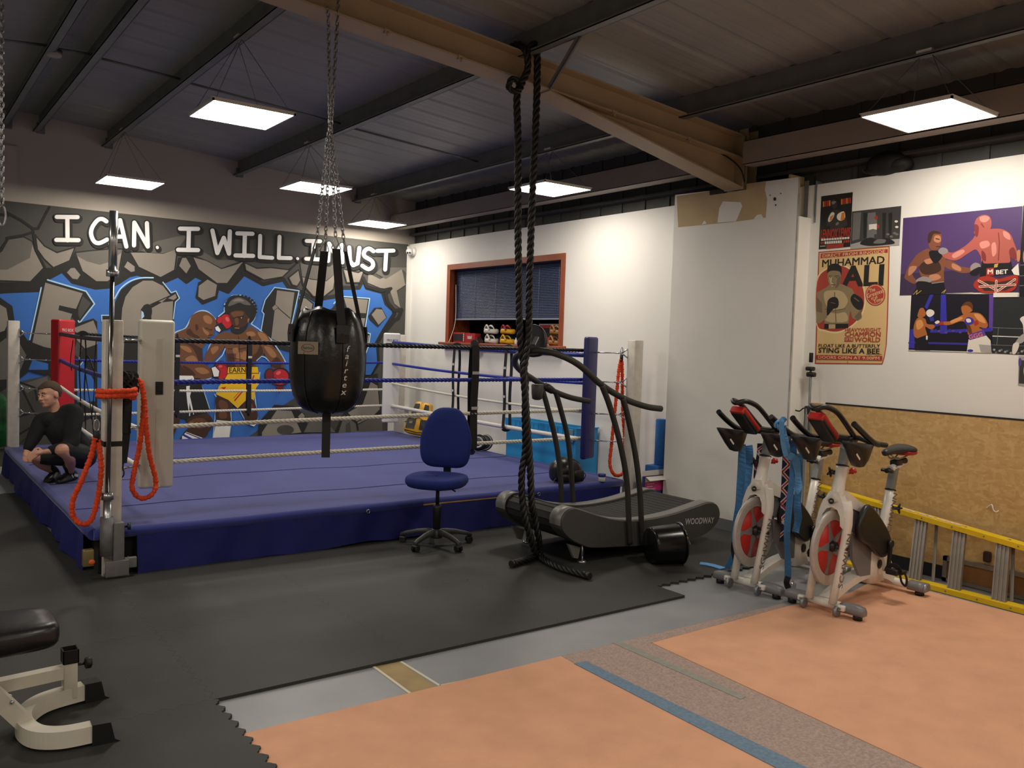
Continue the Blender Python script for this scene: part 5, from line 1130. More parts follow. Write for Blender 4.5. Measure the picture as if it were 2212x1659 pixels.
Us = spline(U, 6); m_ = MB(); m_.tube(Us, .03, 4, flat=(.058, .066), up=(0, 0, 1)); m_.build('base_frame', M_bf, bn)
for e, d in ((U[0], (1, -.05)), (U[-1], (1, .1))):
    m_ = MB(); d = Vector((*d, 0)).normalized(); a = atan2(d.y, d.x); R_ = Matrix.Translation((e[0], e[1], 0)) @ Matrix.Rotation(a, 4, 'Z')
    m_.prism([R_ @ Vector((x, -.034, z)) for x, z in ((-.005, .017), (.095, .017), (.075, .03), (.06, .098), (-.005, .1))], R_.to_3x3() @ Vector((0, .068, 0))); m_.build('rubber_foot', M_cap, bn)
m_ = MB(); m_.bbox((.615, 3.925, .05), (.668, 3.985, .215), .004, seg=2); m_.build('post', M_bf, bn)
m_ = MB(); m_.box((.611, 3.921, .205), (.672, 3.989, .208)); m_.box((.611, 3.921, .205), (.615, 3.989, .262)).box((.668, 3.921, .205), (.672, 3.989, .262)).box((.611, 3.921, .205), (.672, 3.925, .262)).box((.611, 3.985, .205), (.672, 3.989, .262)); m_.build('post_collar', M_cap, bn)
m_ = MB(); m_.cyl((.668, 3.955, .185), (.70, 3.955, .185), .006, n=8); m_.lathe([(.012, .03), (.024, .034), (.024, .055), (.015, .06)], (.668, 3.955, .185), (1, 0, 0), 10); m_.build('knob', M_cap, bn)
m_ = MB(); m_.beam((.62, 3.955, .165), (.05, 3.80, .20), .05, .05); m_.build('cross_bar', M_bf, bn)
m_ = MB(); m_.beam((.452, 3.72, .07), (.20, 3.72, .40), .06, .06, up=(1, 0, .6)); m_.build('strut', M_bf, bn)
m_ = MB(); 
for x, y, z in ((.49, 3.67, .06), (.40, 3.69, .18), (.40, 3.75, .18)): m_.ball((x, y, z), .009, 8)
m_.build('bolt', M_chr, bn)
m_ = MB(); m_.box((-.8, 3.69, .35), (.35, 3.75, .395)); m_.build('seat_rail', M_bf, bn); m_ = MB(); m_.bbox((-.75, 3.45, .016), (-.69, 3.99, .07), .005); m_.beam((-.72, 3.72, .06), (-.6, 3.72, .36), .06, .05, up=(1, 0, 0)); m_.build('rear_leg', M_bf, bn)
# ================================================================== exercise bikes
M_bw = mat('bike_white', '#dedad2', .3, noise=(30, .03)); M_bg = mat('bike_grey', '#77777a', .4); M_silver = mat('flywheel_silver', '#b4b0ac', .4, .25, noise=(50, .08)); M_redp = mat('bike_red', '#b3241d', .4)
M_bk = mat('bike_black', '#19191b', .38); M_txt = mat('bike_lettering', '#5c5a5c', .45)
def bike(loc, rz, label):
    t = thing('exercise_bike', loc, label, 'exercise bike', 'white spin bikes', rz); V = Vector
    B = lambda mb, n, m, p=t: mb.build(n, m, p, True)
    # floor bars
    B(MB().cyl((0, -.14, .055), (0, .15, .055), .027, n=14), 'front_bar', M_bw)
    for s in (-1, 1):
        m_ = MB(); m_.loft([[V((x, s*y, z)) for x, z in ((-.03*k, .03), (.03*k, .03), (.034*k, .055), (.024*k, .083*k+.0), (-.024*k, .083*k), (-.034*k, .055))] for y, k in ((.115, 1.0), (.14, 1.05), (.21, 1.05), (.255, .95), (.265, .8))]); e = B(m_, 'bar_end', M_bg)
        m_ = MB(); m_.bbox((-.055, s*.135-.022, .04), (-.02, s*.135+.022, .075), .008); B(m_, 'wheel_bracket', M_bw, e)
        m_ = MB(); m_.cyl((-.052, s*.10, .034), (-.052, s*.122, .034), .032, n=18).cyl((-.05, s*.13, .056), (-.06, s*.13, .056), .008, n=10); B(m_, 'transport_wheel', M_galvl, e)
        m_ = MB(); m_.cyl((0, s*.22, .0), (0, s*.22, .035), .028, n=14); B(m_, 'levelling_foot', M_bk, e)
        m_ = MB(); m_.loft([[V((.88+x, s*y, z)) for x, z in ((-.04, .03), (.04, .03), (.044, .055), (.03, .085), (-.03, .085), (-.044, .055))] for y in (.14, .16, .21, .245)]); e = B(m_, 'bar_end', M_bg)
        m_ = MB(); m_.cyl((.88, s*.21, .0), (.88, s*.21, .035), .03, n=14); B(m_, 'levelling_foot', M_bk, e)
        m_ = MB(); m_.loft([[V((.88+x*k, s*y, .055+z*k)) for x, z in ((-.04, -.025), (.04, -.025), (.044, 0), (.03, .03), (-.03, .03), (-.044, 0))] for y, k in ((.243, 1), (.258, .98), (.265, .8))]); B(m_, 'end_cap', M_galvl, e)
    B(MB().cyl((.88, -.15, .055), (.88, .15, .055), .028, n=14), 'rear_bar', M_bw)
    # curved base rail
    P = spline([(.02, 0, .065), (.12, 0, .10), (.30, 0, .145), (.5, 0, .16), (.7, 0, .13), (.86, 0, .07)], 6)
    B(MB().tube(P, .03, 4, flat=(.085, .045), up=(0, 0, 1)), 'base_rail', M_bw)
    # fork: two blades and a crown with the wheel arch
    for s in (-1, 1):
        m_ = MB(); R = []
        for x, z, y, w, d in ((-.045, .075, .078, .042, .05), (.0, .25, .082, .04, .05), (.05, .45, .088, .04, .06), (.072, .55, .09, .042, .07), (.09, .63, .074, .05, .085), (.10, .69, .05, .06, .095)):
            R.append([V((x+d/2*i, s*(y)+w/2*j, z)) for i, j in ((-1,-.5),(-.6,-1),(.6,-1),(1,-.5),(1,.5),(.6,1),(-.6,1),(-1,.5))])
        f = B(m_.loft(R), 'fork_blade', M_bw)
        m_ = MB(); a, b = V((-.012, s*.1035, .17)), V((.060, s*.1115, .50)); u = (b-a).normalized(); vv = V((1, 0, 0)); vv = (vv-u*vv.dot(u)).normalized()
        tt = MB(); tt.text('SCHWINN', Matrix.Identity(4), 1, 0, 'LEFT', .006); x0, x1 = min(p.x for p in tt.v), max(p.x for p in tt.v); y1 = max(p.y for p in tt.v)
        q = -1 if s < 0 else 1
        oa, ou = (a, u) if s < 0 else (b, -u)
        m_.add([oa + ou*((p.x-x0)/(x1-x0)*(b-a).length) - vv*q*(p.y-y1/2)/y1*.030*(1 if s < 0 else -1)*(-1) for p in tt.v] if s > 0 else [a + u*((p.x-x0)/(x1-x0)*(b-a).length) - vv*(p.y-y1/2)/y1*.030 + V((-.008, 0, 0)) for p in tt.v], tt.f); B(m_, 'lettering', M_txt, f)
    m_ = MB(); cr = [(-.085, .53), (-.088, .60), (-.07, .675), (-.045, .72), (-.03, .75), (.03, .75), (.045, .72), (.07, .675), (.088, .60), (.085, .53), (.066, .545), (.058, .60), (.036, .638), (0, .652), (-.036, .638), (-.058, .60), (-.066, .545)]
    m_.prism([(.018+(z-.53)*.16, y, z) for y, z in cr], (.06, 0, .0)); c = B(m_, 'fork_crown', M_bw)
    B(MB().lathe([(.001, 0), (.017, 0), (.019, .004), (.012, .006), (.011, .003), (.001, .003)], (.026, 0, .69), (-1, 0, .16), 16), 'bolt_cap', M_bk, c)
    # head tube, handlebar post
    R = []
    for x, z, a, b in ((.075, .69, .055, .05), (.095, .74, .042, .042), (.108, .79, .036, .038), (.135, .885, .036, .038), (.14, .905, .038, .04)):
        R.append([V((x+a*cos(q), b*sin(q), z)) for q in [2*pi*k/16 for k in range(16)]])
    B(MB().loft(R), 'head_tube', M_bw)
    B(MB().lathe([(.04, 0), (.041, .006), (.036, .008)], (.14, 0, .903), (.25, 0, 1), 16), 'collar', M_bk)
    B(MB().beam((.14, 0, .9), (.175, 0, 1.06), .05, .036, up=(1, 0, -.2)), 'handlebar_post', M_galvl)
    m_ = MB(); m_.cyl((.17, -.03, .86), (.17, -.06, .862), .006, n=8).lathe([(.02, 0), (.024, .012), (.014, .03)], (.17, -.055, .865), (.2, 0, 1), 12); B(m_, 'brake_knob', M_redp)
    m_ = MB()
    for k in range(4): m_.cyl((.10, .055, .86), (.10+.034*cos(pi/2*k+.4), .06, .86+.034*sin(pi/2*k+.4)), .011, .006, 8)
    m_.cyl((.11, .03, .86), (.10, .066, .86), .014, n=10); B(m_, 'adjuster_knob', M_bk)
    # handlebar
    m_ = MB()
    m_.tube(spline([(.17, -.03, 1.085), (.15, -.10, 1.09), (.16, -.17, 1.07), (.20, -.215, 1.06), (.24, -.225, 1.055)], 6), .0165, 10)
    m_.tube(spline([(.17, .03, 1.085), (.15, .10, 1.09), (.16, .17, 1.07), (.20, .215, 1.06), (.24, .225, 1.055)], 6), .0165, 10)
    for s in (-1, 1): m_.tube(spline([(.185, s*.205, 1.06), (.10, s*.21, 1.08), (.0, s*.21, 1.125), (-.10, s*.205, 1.18), (-.135, s*.20, 1.20)], 6), .0185, 10)
    m_.tube(spline([(.15, -.06, 1.10), (.08, -.062, 1.15), (-.05, -.062, 1.24), (-.13, -.058, 1.275), (-.20, -.045, 1.29), (-.235, 0, 1.277), (-.20, .045, 1.29), (-.13, .058, 1.275), (-.05, .062, 1.24), (.08, .062, 1.15), (.15, .06, 1.10)], 6), .0165, 10)
    m_.bbox((.10, -.07, 1.055), (.20, .07, 1.10), .015)
    hb = B(m_, 'handlebar', M_bk)
    CM = Matrix.Translation((-.115, 0, 1.15)) @ Matrix.Rotation(radians(38), 4, 'Y')
    m_ = MB(); m_.bbox((-.125, -.05, -.028), (.115, .05, .014), .016, CM); co = B(m_, 'console', M_bk)
    m_ = MB(); m_.bbox((-.133, -.054, -.002), (.112, .054, .032), .012, CM); m_.bbox((-.137, -.05, -.02), (-.108, .05, .028), .008, CM); B(m_, 'console_cover', M_redp, co)
    for s in (-1, 1):
        Pp = []
        for x, y, z, a, b in ((.02, .16, .925, .012, .012), (.018, .16, .933, .045, .035), (.012, .165, .975, .085, .05), (.0, .168, 1.025, .125, .058), (-.012, .17, 1.075, .165, .062), (-.012, .17, 1.079, .155, .052), (.0, .168, 1.0, .10, .04), (.015, .16, .945, .035, .025)):
            Pp.append([V((x+a*cos(q), s*y+b*sin(q), z-.12*a*cos(q))) for q in [2*pi*k/20 for k in range(20)]])
        p_ = B(MB().loft(Pp), 'bottle_holder', M_bk, hb)
        m_ = MB(); m_.beam((-.105, s*.165-.047, 1.02), (-.07, s*.165-.052, .985), .002, .012, up=(1, 0, 1)); B(m_, 'logo', M_bw, p_)
    # flywheel
    w = B(MB().lathe([(.175, -.011), (.226, -.014), (.236, -.010), (.238, 0), (.236, .010), (.226, .014), (.175, .011), (.173, .006), (.173, -.006), (.175, -.011)], (.045, 0, .395), (0, 1, 0), 48, False), 'flywheel', M_silver)
    B(MB().lathe([(.001, -.006), (.19, -.006), (.19, .006), (.001, .006)], (.045, 0, .405), (0, 1, 0), 40), 'wheel_disc', M_redp, w)
    m_ = MB()
    for k in range(5):
        a = 2*pi*k/5+pi; pts = [(cos(a+da)*r, sin(a+da)*r) for da, r in ((-.75, .045), (-.07, .13), (-.12, .18), (.12, .18), (.07, .13), (.75, .045))]
        m_.prism([(.045+x, -.009, .405+z) for x, z in pts], (0, .018, 0))
    m_.lathe([(.13, -.0085), (.192, -.0085), (.192, .0085), (.13, .0085)], (.045, 0, .405), (0, 1, 0), 32) if False else None
    B(m_, 'wheel_star', M_bg, w)
    m_ = MB(); m_.lathe([(.001, -.04), (.03, -.036), (.034, -.01), (.034, .01), (.03, .036), (.001, .04)], (.045, 0, .405), (0, 1, 0), 20).cyl((.045, -.11, .405), (.045, .11, .405), .012, n=12); B(m_, 'hub', M_bk, w)
    m_ = MB(); m_.cyl((.19, -.013, .40), (.19, -.02, .40), .035, n=18); B(m_, 'magnet_disc', M_bg, w)
    # frame behind the wheel
    m_ = MB(); m_.prism([(.09, -.04, .735), (.14, -.04, .75), (.33, -.04, .66), (.40, -.04, .64), (.41, -.04, .55), (.37, -.04, .53), (.36, -.04, .585), (.19, -.04, .64), (.12, -.04, .66)], (0, .08, 0)); B(m_, 'frame_gusset', M_bw)
    m_ = MB(); m_.prism([(.13, -.03, .665), (.35, -.03, .585), (.33, -.03, .50), (.26, -.03, .47), (.2, -.03, .5)], (0, .06, 0)); B(m_, 'brake_housing', M_bg)
    m_ = MB(); m_.tube([(.38, 0, .56), (.52, 0, .44), (.62, 0, .37)], .04, 10); B(m_, 'down_tube', M_bw)
    R = []
    for x, z, a, b in ((.60, .37, .075, .05), (.57, .30, .07, .05), (.58, .20, .085, .055), (.60, .10, .10, .06)): R.append([V((x+a*i, b*j, z)) for i, j in ((-1,-.7),(-.7,-1),(.7,-1),(1,-.7),(1,.7),(.7,1),(-.7,1),(-1,.7))])
    bb = B(MB().loft(R), 'bottom_bracket', M_bw)
    for s in (-1, 1): B(MB().lathe([(.001, 0), (.03, 0), (.032, .004), (.018, .007), (.001, .006)], (.60, s*.056, .22), (0, s, 0), 18), 'bolt_cap', M_bk, bb)
    B(MB().loft([[V((x+.028*cos(q)*w_, .032*sin(q), z)) for q in [2*pi*k/12 for k in range(12)]] for x, z, w_ in ((.60, .30, 1.2), (.70, .36, 1.1), (.63+.10, .40, 1.1), (.77, .52, 1.1), (.822, .69, 1.1))]), 'seat_tube', M_bw)
    m_ = MB(); a, b = V((.70+.03, -.0355, .385)), V((.815, -.0345, .675)); u = (b-a).normalized(); vv = V((1, 0, 0)); vv = (vv-u*vv.dot(u)).normalized(); tt = MB(); tt.text('SCHWINN', Matrix.Identity(4), 1, 0, 'LEFT', .006); x0, x1 = min(p.x for p in tt.v), max(p.x for p in tt.v); y1 = max(p.y for p in tt.v)
    m_.add([a+u*((p.x-x0)/(x1-x0)*(b-a).length)-vv*(p.y-y1/2)/y1*.034 for p in tt.v], tt.f)
    B(m_, 'lettering', M_txt)
    B(MB().beam((.70, 0, .33), (.90, 0, .065), .05, .07, up=(1, 0, .6)), 'rear_strut', M_bw)
    B(MB().tube([(.70, 0, .45), (.63, 0, .47)], .015, 8), 'tube_stub', M_bg)
    B(MB().lathe([(.036, 0), (.037, .008), (.03, .01)], (.822, 0, .688), (.28, 0, 1), 16), 'seat_collar', M_bk)
    m_ = MB()
    for k in range(4): m_.cyl((.86, -.045, .565), (.86+.034*cos(pi/2*k), -.055, .565+.034*sin(pi/2*k)), .011, .006, 8)
    m_.cyl((.82, -.02, .57), (.86, -.05, .565), .012, n=8); B(m_, 'adjuster_knob', M_bk)
    B(MB().beam((.82, 0, .69), (.865, 0, .85), .046, .05, up=(1, 0, -.3)), 'seat_post', M_galvl)
    B(MB().cyl((.80, 0, .835), (1.03, 0, .868), .024, n=14), 'seat_slider', M_bw)
    m_ = MB(); m_.cyl((.79, 0, .83), (.75, 0, .826), .016, n=10).cyl((.76, -.04, .826), (.76, .04, .83), .012, n=8); B(m_, 'slider_clamp', M_bk)
    m_ = MB(); m_.bbox((.85, -.03, .855), (.93, .03, .895), .01).cyl((.9, 0, .88), (.98, -.02, .885), .014, .022, 10); B(m_, 'saddle_clamp', M_bk)
    m_ = MB()
    for s in (-1, 1): m_.tube(spline([(.78, s*.012, .935), (.84, s*.022, .905), (.93, s*.024, .908), (1.0, s*.04, .93)], 4), .005, 6)
    m_.cyl((.89, 0, .88), (.89, 0, .91), .018, n=10); B(m_, 'saddle_rail', M_galvl)
    R = []
    for x, w_, z, h in ((.70, .012, .952, .012), (.715, .026, .955, .022), (.78, .03, .962, .024), (.86, .05, .967, .026), (.93, .082, .966, .030), (.985, .095, .965, .034), (1.02, .085, .962, .03), (1.04, .04, .96, .014)):
        R.append([V((x, w_*cos(q), z+h*(sin(q) if sin(q) > 0 else 1.15*sin(q)))) for q in [2*pi*k/16 for k in range(16)]])
    sd = B(MB().loft(R), 'saddle', mat('saddle_grey', '#2a2a2d', .45))
    R = []
    for x, w_, z, h in ((.905, .074, .953, .02), (.945, .090, .948, .026), (.99, .099, .946, .028), (1.03, .085, .946, .024), (1.046, .045, .95, .012)): R.append([V((x, w_*cos(q), z+h*(.3*sin(q) if sin(q) > 0 else sin(q)))) for q in [2*pi*k/16 for k in range(16)]])
    B(MB().loft(R), 'saddle_trim', M_redp, sd)
    # chain guard, cranks and pedals
    g = [(v.x, v.y) for v in spline([(x, z, 0) for x, z in ((.20, .54), (.30, .655), (.42, .60), (.55, .50), (.63, .42), (.66, .35), (.62, .29), (.52, .285), (.36, .38), (.22, .44))], 5, True)]
    m_ = MB(); m_.loft([[V((.42+(x-.42)*k, y, .46+(z-.46)*k)) for x, z in g] for y, k in ((-.062, .9), (-.075, .97), (-.095, 1), (-.105, .97), (-.112, .86))]); B(m_, 'chain_guard', M_bk)
    m_ = MB(); m_.prism([(.22, -.045, .47), (.50, -.045, .40), (.5, -.045, .16), (.36, -.045, .17), (.25, -.045, .3)], (0, .02, 0)); B(m_, 'inner_guard', M_bg)
    for s in (-1, 1):
        dz = -1 if s < 0 else 1; yb = .125*s
        m_ = MB(); m_.beam((.60, yb, .37), (.60+.02*dz, yb, .37+.17*dz), .016, .03, up=(1, 0, 0)).cyl((.60, yb-.012, .37), (.60, yb+.012, .37), .024, n=14).cyl((.60, 0, .37), (.60, yb, .37), .014, n=10)
        cr_ = B(m_, 'crank', M_bk)
        pc = V((.60+.02*dz, yb+.06*s, .37+.17*dz)); m_ = MB(); m_.bbox((pc.x-.045, pc.y-.045, pc.z-.012), (pc.x+.045, pc.y+.045, pc.z+.012), .006).cyl((pc.x, yb, pc.z), pc, .007, n=8)
        pe = B(m_, 'pedal', M_bk, cr_)
        m_ = MB(); m_.tube([pc+V((-.055, .045*cos(q), .05*sin(q))) for q in [pi*k/10 for k in range(11)]], .004, 4, flat=(.03, .004), up=(1, 0, 0)).tube(spline([pc+V((.0, -.05, 0)), pc+V((.01, -.06, -.04)), pc+V((.02, -.05, -.085)), pc+V((.03, -.02, -.07)), pc+V((.02, -.01, -.02))], 5), .003, 4, flat=(.014, .003), up=(1, 0, 0)).bbox((pc.x-.09, pc.y-.04, pc.z-.01), (pc.x-.05, pc.y+.04, pc.z+.03), .01)
        B(m_, 'toe_strap', M_bk, pe)
    return t
bk1 = bike((4.745, 3.03, .0075), radians(4.5), 'white spin bike nearest the camera with a red and black console')
bk2 = dup(bk1, (4.705, 3.585, .001), radians(4.5), 'white spin bike hung with blue straps, between the near bike and the grey column')
MB().tube(spline([at(1868, 965, Y=2.93), at(1876, 985, Y=2.93), at(1866, 1000, Y=2.93)], 5), .003, 5).build('sensor_cable', M_bk, bk1)
# ---- straps and bands hung on the far bike
M_bs, M_bs2 = mat('blue_webbing', '#3f74a8', .8, noise=(80, .12)), mat('pale_blue_webbing', '#5b97cf', .8, noise=(60, .08))
def ribbon(mb, pts, w, Y, dY=None, th=.003, wob=.0):
    P = [at(x, y, Y=Y+(dY*i if dY else 0)) for i, (x, y) in enumerate(pts)]; P = spline(P, 6)
    n = len(P); V_ = Vector((.62, .78, 0)); 
    R = []
    for i, p in enumerate(P):
        tq = (P[min(i+1, n-1)]-P[max(i-1, 0)]).normalized(); a = wob*sin(i*.55+pts[0][0])
        vd = Vector((V_.x*cos(a)-V_.y*sin(a), V_.x*sin(a)+V_.y*cos(a), 0)); x = tq.cross(vd).normalized(); y = x.cross(tq)
        R.append([p+x*w/2*i_+y*th/2*j_ for i_, j_ in ((-1,-1),(1,-1),(1,1),(-1,1))])
    return mb.loft(R, smooth=False)
t = thing('training_strap', tuple(at(1590, 1225, Y=3.80)), 'long blue webbing strap with a black hook end, left side of the far bike', 'strap', 'straps hung on the far bike')
ribbon(MB(), [(1603,960),(1602,1010),(1597,1080),(1590,1140),(1586,1180)], .055, 3.79, wob=.3).build('webbing', M_bs, t)
ribbon(MB(), [(1617,962),(1618,1000),(1610,1080),(1604,1150),(1598,1200),(1600,1222)], .058, 3.815, wob=.3).build('webbing', M_bs, t)
ribbon(MB(), [(1584,1198),(1578,1212),(1570,1228)], .04, 3.83).build('webbing', M_bs, t)
ribbon(MB(), [(1586,1172),(1585,1192),(1590,1212)], .036, 3.775, th=.012).build('hook_end', M_bk, t)
t = thing('training_strap', tuple(at(1702, 1262, Y=3.36)), 'pale blue strap knotted over the far bike handlebar and falling to the floor', 'strap', 'straps hung on the far bike')
ribbon(MB(), [(1698,985),(1692,960),(1688,920),(1691,905),(1697,910)], .03, 3.30).build('webbing', M_bs2, t)
ribbon(MB(), [(1690,920),(1695,950),(1700,980),(1715,990),(1722,1010),(1724,1050),(1718,1062)], .05, 3.35, wob=.5).build('webbing', M_bs2, t)
ribbon(MB(), [(1712,950),(1714,1000),(1706,1080),(1700,1150),(1702,1220),(1702,1250)], .043, 3.37, wob=.25).build('webbing', M_bs, t)
ribbon(MB(), [(1724,980),(1725,1040),(1722,1090),(1724,1120),(1718,1150)], .05, 3.40, wob=.3).build('webbing', M_bs, t)
ribbon(MB(), [(1702,1246),(1699,1258),(1702,1270)], .036, 3.36, th=.014).build('hook_end', M_bk, t)
m_ = MB(); c = at(1683, 917, Y=3.33); rope(m_, [c+Vector((.03*cos(q), .0, .022*sin(q))) for q in [2*pi*k/14 for k in range(15)]], .016, .1, 2, 6, .01); m_.build('knot', M_bs2, t)
def flagstrap(name, label, pts, Y, w, seed):
    t = thing(name, tuple(at(*pts[-1], Y=Y)), label, 'strap', 'patterned straps on the far bike')
    P = spline([at(x, y, Y=Y) for x, y in pts], 10); cum = [0]
    for a, b in zip(P, P[1:]): cum.append(cum[-1]+(b-a).length)
    X_ = Vector((.78, -.62, 0)); N2 = Vector((-.62, -.78, 0))
    m_ = MB(); m_.loft([[p-X_*w/2, p+X_*w/2, p+X_*w/2-N2*.003, p-X_*w/2-N2*.003] for p in P], smooth=False); b = m_.build('webbing', mat('navy_webbing', '#1b1d33', .8), t)
    def q(s, u, h):
        s = max(0, min(s, cum[-1]-1e-4)); i = max(j for j in range(len(P)-1) if cum[j] <= s); return P[i].lerp(P[i+1], (s-cum[i])/max(cum[i+1]-cum[i], 1e-6))+X_*u*w/2+N2*h
    m_ = MB(); s = .0; k = 0; per = w*1.05
    while s < cum[-1]-per:
        a, c = (-1, 1) if k % 2 else (1, -1)
        for hw, M, h in ((.017, 0, .0008), (.008, 1, .0012)):
            m_.mm(M).add([q(s-hw, a, h), q(s+hw, a, h), q(s+per+hw, c, h), q(s+per-hw, c, h)], [(0, 1, 2, 3)])
        m_.mm(0).add([q(s+per*.5-.001, -1 if k % 2 else 1, .0006), q(s+per*.5+.001, -1 if k % 2 else 1, .0006), q(s+per*.5+.001, 0, .0006), q(s+per*.5-.001, 0, .0006)], [(0, 1, 2, 3)])
        s += per; k += 1
    m_.build('chevron_print', [mat('strap_white', '#d4cfd0', .8), mat('strap_red', '#a02632', .8)], b); return t
flagstrap('patterned_strap', 'navy strap with red and white chevrons in front of the far bike head tube', [(1699,968),(1698,1000),(1696,1050),(1694,1090),(1696,1130),(1692,1170)], 3.47, .052, 1)
t = flagstrap('patterned_strap', 'crumpled navy, red and white strap left of the far bike head tube', [(1644,958),(1642,985),(1637,1010),(1636,1035),(1640,1055),(1632,1072)], 3.66, .05, 2)
ribbon(MB(), [(1652,958),(1650,990),(1652,1015),(1648,1035)], .035, 3.64, wob=.9).build('webbing_fold', mat('crumpled_strap', '#5b5060', .85, noise=(45, .6)), t)
ribbon(MB(), [(1652,1020),(1650,1035),(1648,1045)], .012, 3.62).build('loose_end', M_bw, t)
# blue scrap on the mat and a silver hook on the floor
t = thing('blue_band', tuple(at(1535, 1224, Z=.018)), 'flat light blue rubber band end lying on the black mat left of the bikes', 'band')
m_ = MB(); P = [at(x, y, Z=.022) for x, y in ((1512,1217),(1528,1219),(1545,1223),(1562,1228))]; m_.tube(spline(P, 5), .003, 4, flat=(.07, .006), up=(0, 0, 1)); m_.build('band', M_bs2, t)
t = thing('steel_hook', tuple(at(1712, 1268, Z=0.001)), 'silver carabiner lying on the floor between the two bikes', 'hook')
m_ = MB(); c = at(1712, 1264, Z=.03); m_.tube([c+Vector((.035*cos(q), .02*cos(q), .024*sin(q)+.0)) for q in [2*pi*k/16 for k in range(16)]], .007, 7, True).bbox((c.x-.02, c.y-.012, c.z-.024), (c.x+.03, c.y+.012, c.z+.012), .008); m_.build('body', M_chr, t)
# ---- stepladder on its side along the wall
M_yel = mat('yellow_fibreglass', '#e0bd17', .5, noise=(6, .08)); M_alu = mat('aluminium', '#8f887f', .45, .5, noise=(12, .1))
U0, U1 = at(1757, 1044, X=6.15), at(2212, 1176, X=6.04); L1 = at(2212, 1326, X=5.86); L1.z = .035
U1 = U0.lerp(U1, 1.5); L0 = Vector((5.93, 4.05, .10)); L0 = Vector((5.92, 3.95, .035)); L1 = Vector((5.855, U1.y, .035))
ld = thing('stepladder', (6.0, 3.0, .001), 'yellow stepladder with aluminium treads lying on its side against the chipboard', 'ladder')
def rail(a, b, n):
    m_ = MB(); m_.beam(a, b, .092, .008, up=(0, 0, 1)); d = (b-a).normalized(); x = d.cross(Vector((0, 0, 1))).normalized()
    for s in (-1, 1): m_.beam(a+x*.044*s-Vector((0, 0, .014)), b+x*.044*s-Vector((0, 0, .014)), .006, .034)
    return m_.build('rail', M_yel, ld)
r1 = rail(U0, U1, 0); r2 = rail(L0, L1, 1)
wz = MB()
for f0, f1 in ((.30, .36), (.37, .42), (.43, .50)): wz.beam(U0.lerp(U1, f0)+Vector((0, 0, .006)), U0.lerp(U1, f1)+Vector((0, 0, .006)), .045, .001)
wz.build('worn_label', mat('worn_label', '#cdb39a', .7, noise=(60, .3)), r1)
def onrail(a, b, px, py, X): t_ = (at(px, py, X=X).y-a.y)/(b.y-a.y); return a.lerp(b, t_)
for (ux, uy), (lx, ly) in (((1890,1090),(1895,1250)), ((1990,1118),(1972,1262)), ((2075,1146),(2058,1286)), ((2172,1176),(2156,1312)), ((2275,1206),(2260,1345))):
    a, b = onrail(U0, U1, ux, uy, 6.07), onrail(L0, L1, lx, ly, 5.87); d = (b-a).normalized()
    m_ = MB(); m_.beam(a-d*-.004, b, .018, .085, up=(0, 1, 0))
    for k in (-.038, -.012, .012, .038): m_.beam(a+Vector((-.012, k, 0)), b+Vector((-.012, k, 0)), .012, .010, up=(0, 1, 0))
    m_.build('tread', M_alu, ld)
for (ux, uy), (lx, ly) in (((2022,1125),(2010,1262)), ((2192,1180),(2182,1310))):
    a, b = onrail(U0, U1, ux, uy, 6.13)+Vector((.06, 0, -.03)), onrail(L0, L1, lx, ly, 5.93)+Vector((.07, 0, .0)); MB().beam(a, b, .006, .022, up=(0, 1, 0)).build('spreader', M_alu, ld)
MB().beam(at(2100, 1144, X=6.14), at(2330, 1205, X=6.09), .05, .02).build('rear_rail', mat('rear_rail_metal', '#8a7b4a', .4, .5), ld)
for a, b in ((U0, U1), (L0, L1)):
    m_ = MB()
    for k in range(6): q = a.lerp(b, .30+.09*k); m_.ball(q+Vector((-.047, 0, -.012)), .006, 8)
    m_.build('rivet', M_galv, r1 if a is U0 else r2)
# framed board behind the ladder
fb = thing('framed_board', (6.19, 2.55, .001), 'brown board with a grey frame standing behind the ladder treads', 'board')
a, b = at(2040, 1200, X=6.19), at(2190, 1228, X=6.19); y0, y1, z1 = a.y, b.y-.35, a.z
MB().box((6.185, y1, .02), (6.20, y0, z1-.02)).build('panel', mat('brown_hardboard', '#8a5f34', .7, noise=(6, .12)), fb)
m_ = MB(); m_.box((6.17, y1, z1-.03), (6.205, y0, z1)).box((6.17, y0-.03, .005), (6.205, y0, z1)).box((6.17, y1, .005), (6.205, y0, .03)); m_.build('frame', M_alu, fb)
t = thing('plug_socket', tuple(at(2133, 1200, X=XW-.02)), 'small dark brown fitting on the chipboard above the framed board', 'fitting')
c = at(2133, 1200, X=XW-.03); m_ = MB(); m_.bbox((c.x-.02, c.y-.025, c.z-.045), (XW-.015, c.y+.025, c.z+.03), .012); m_.build('body', mat('dark_brown', '#37281d', .5), t)
t = thing('wall_cable', tuple(at(2148, 1098, X=XW-.02)), 'short white cable stub curling out of the chipboard', 'cable')
MB().tube(spline([at(2131, 1098, X=XW-.012), at(2142, 1090, X=XW-.03), at(2146, 1102, X=XW-.04), at(2152, 1106, X=XW-.035), at(2157, 1103, X=XW-.02)], 5), .004, 6).build('cable', M_wht, t)
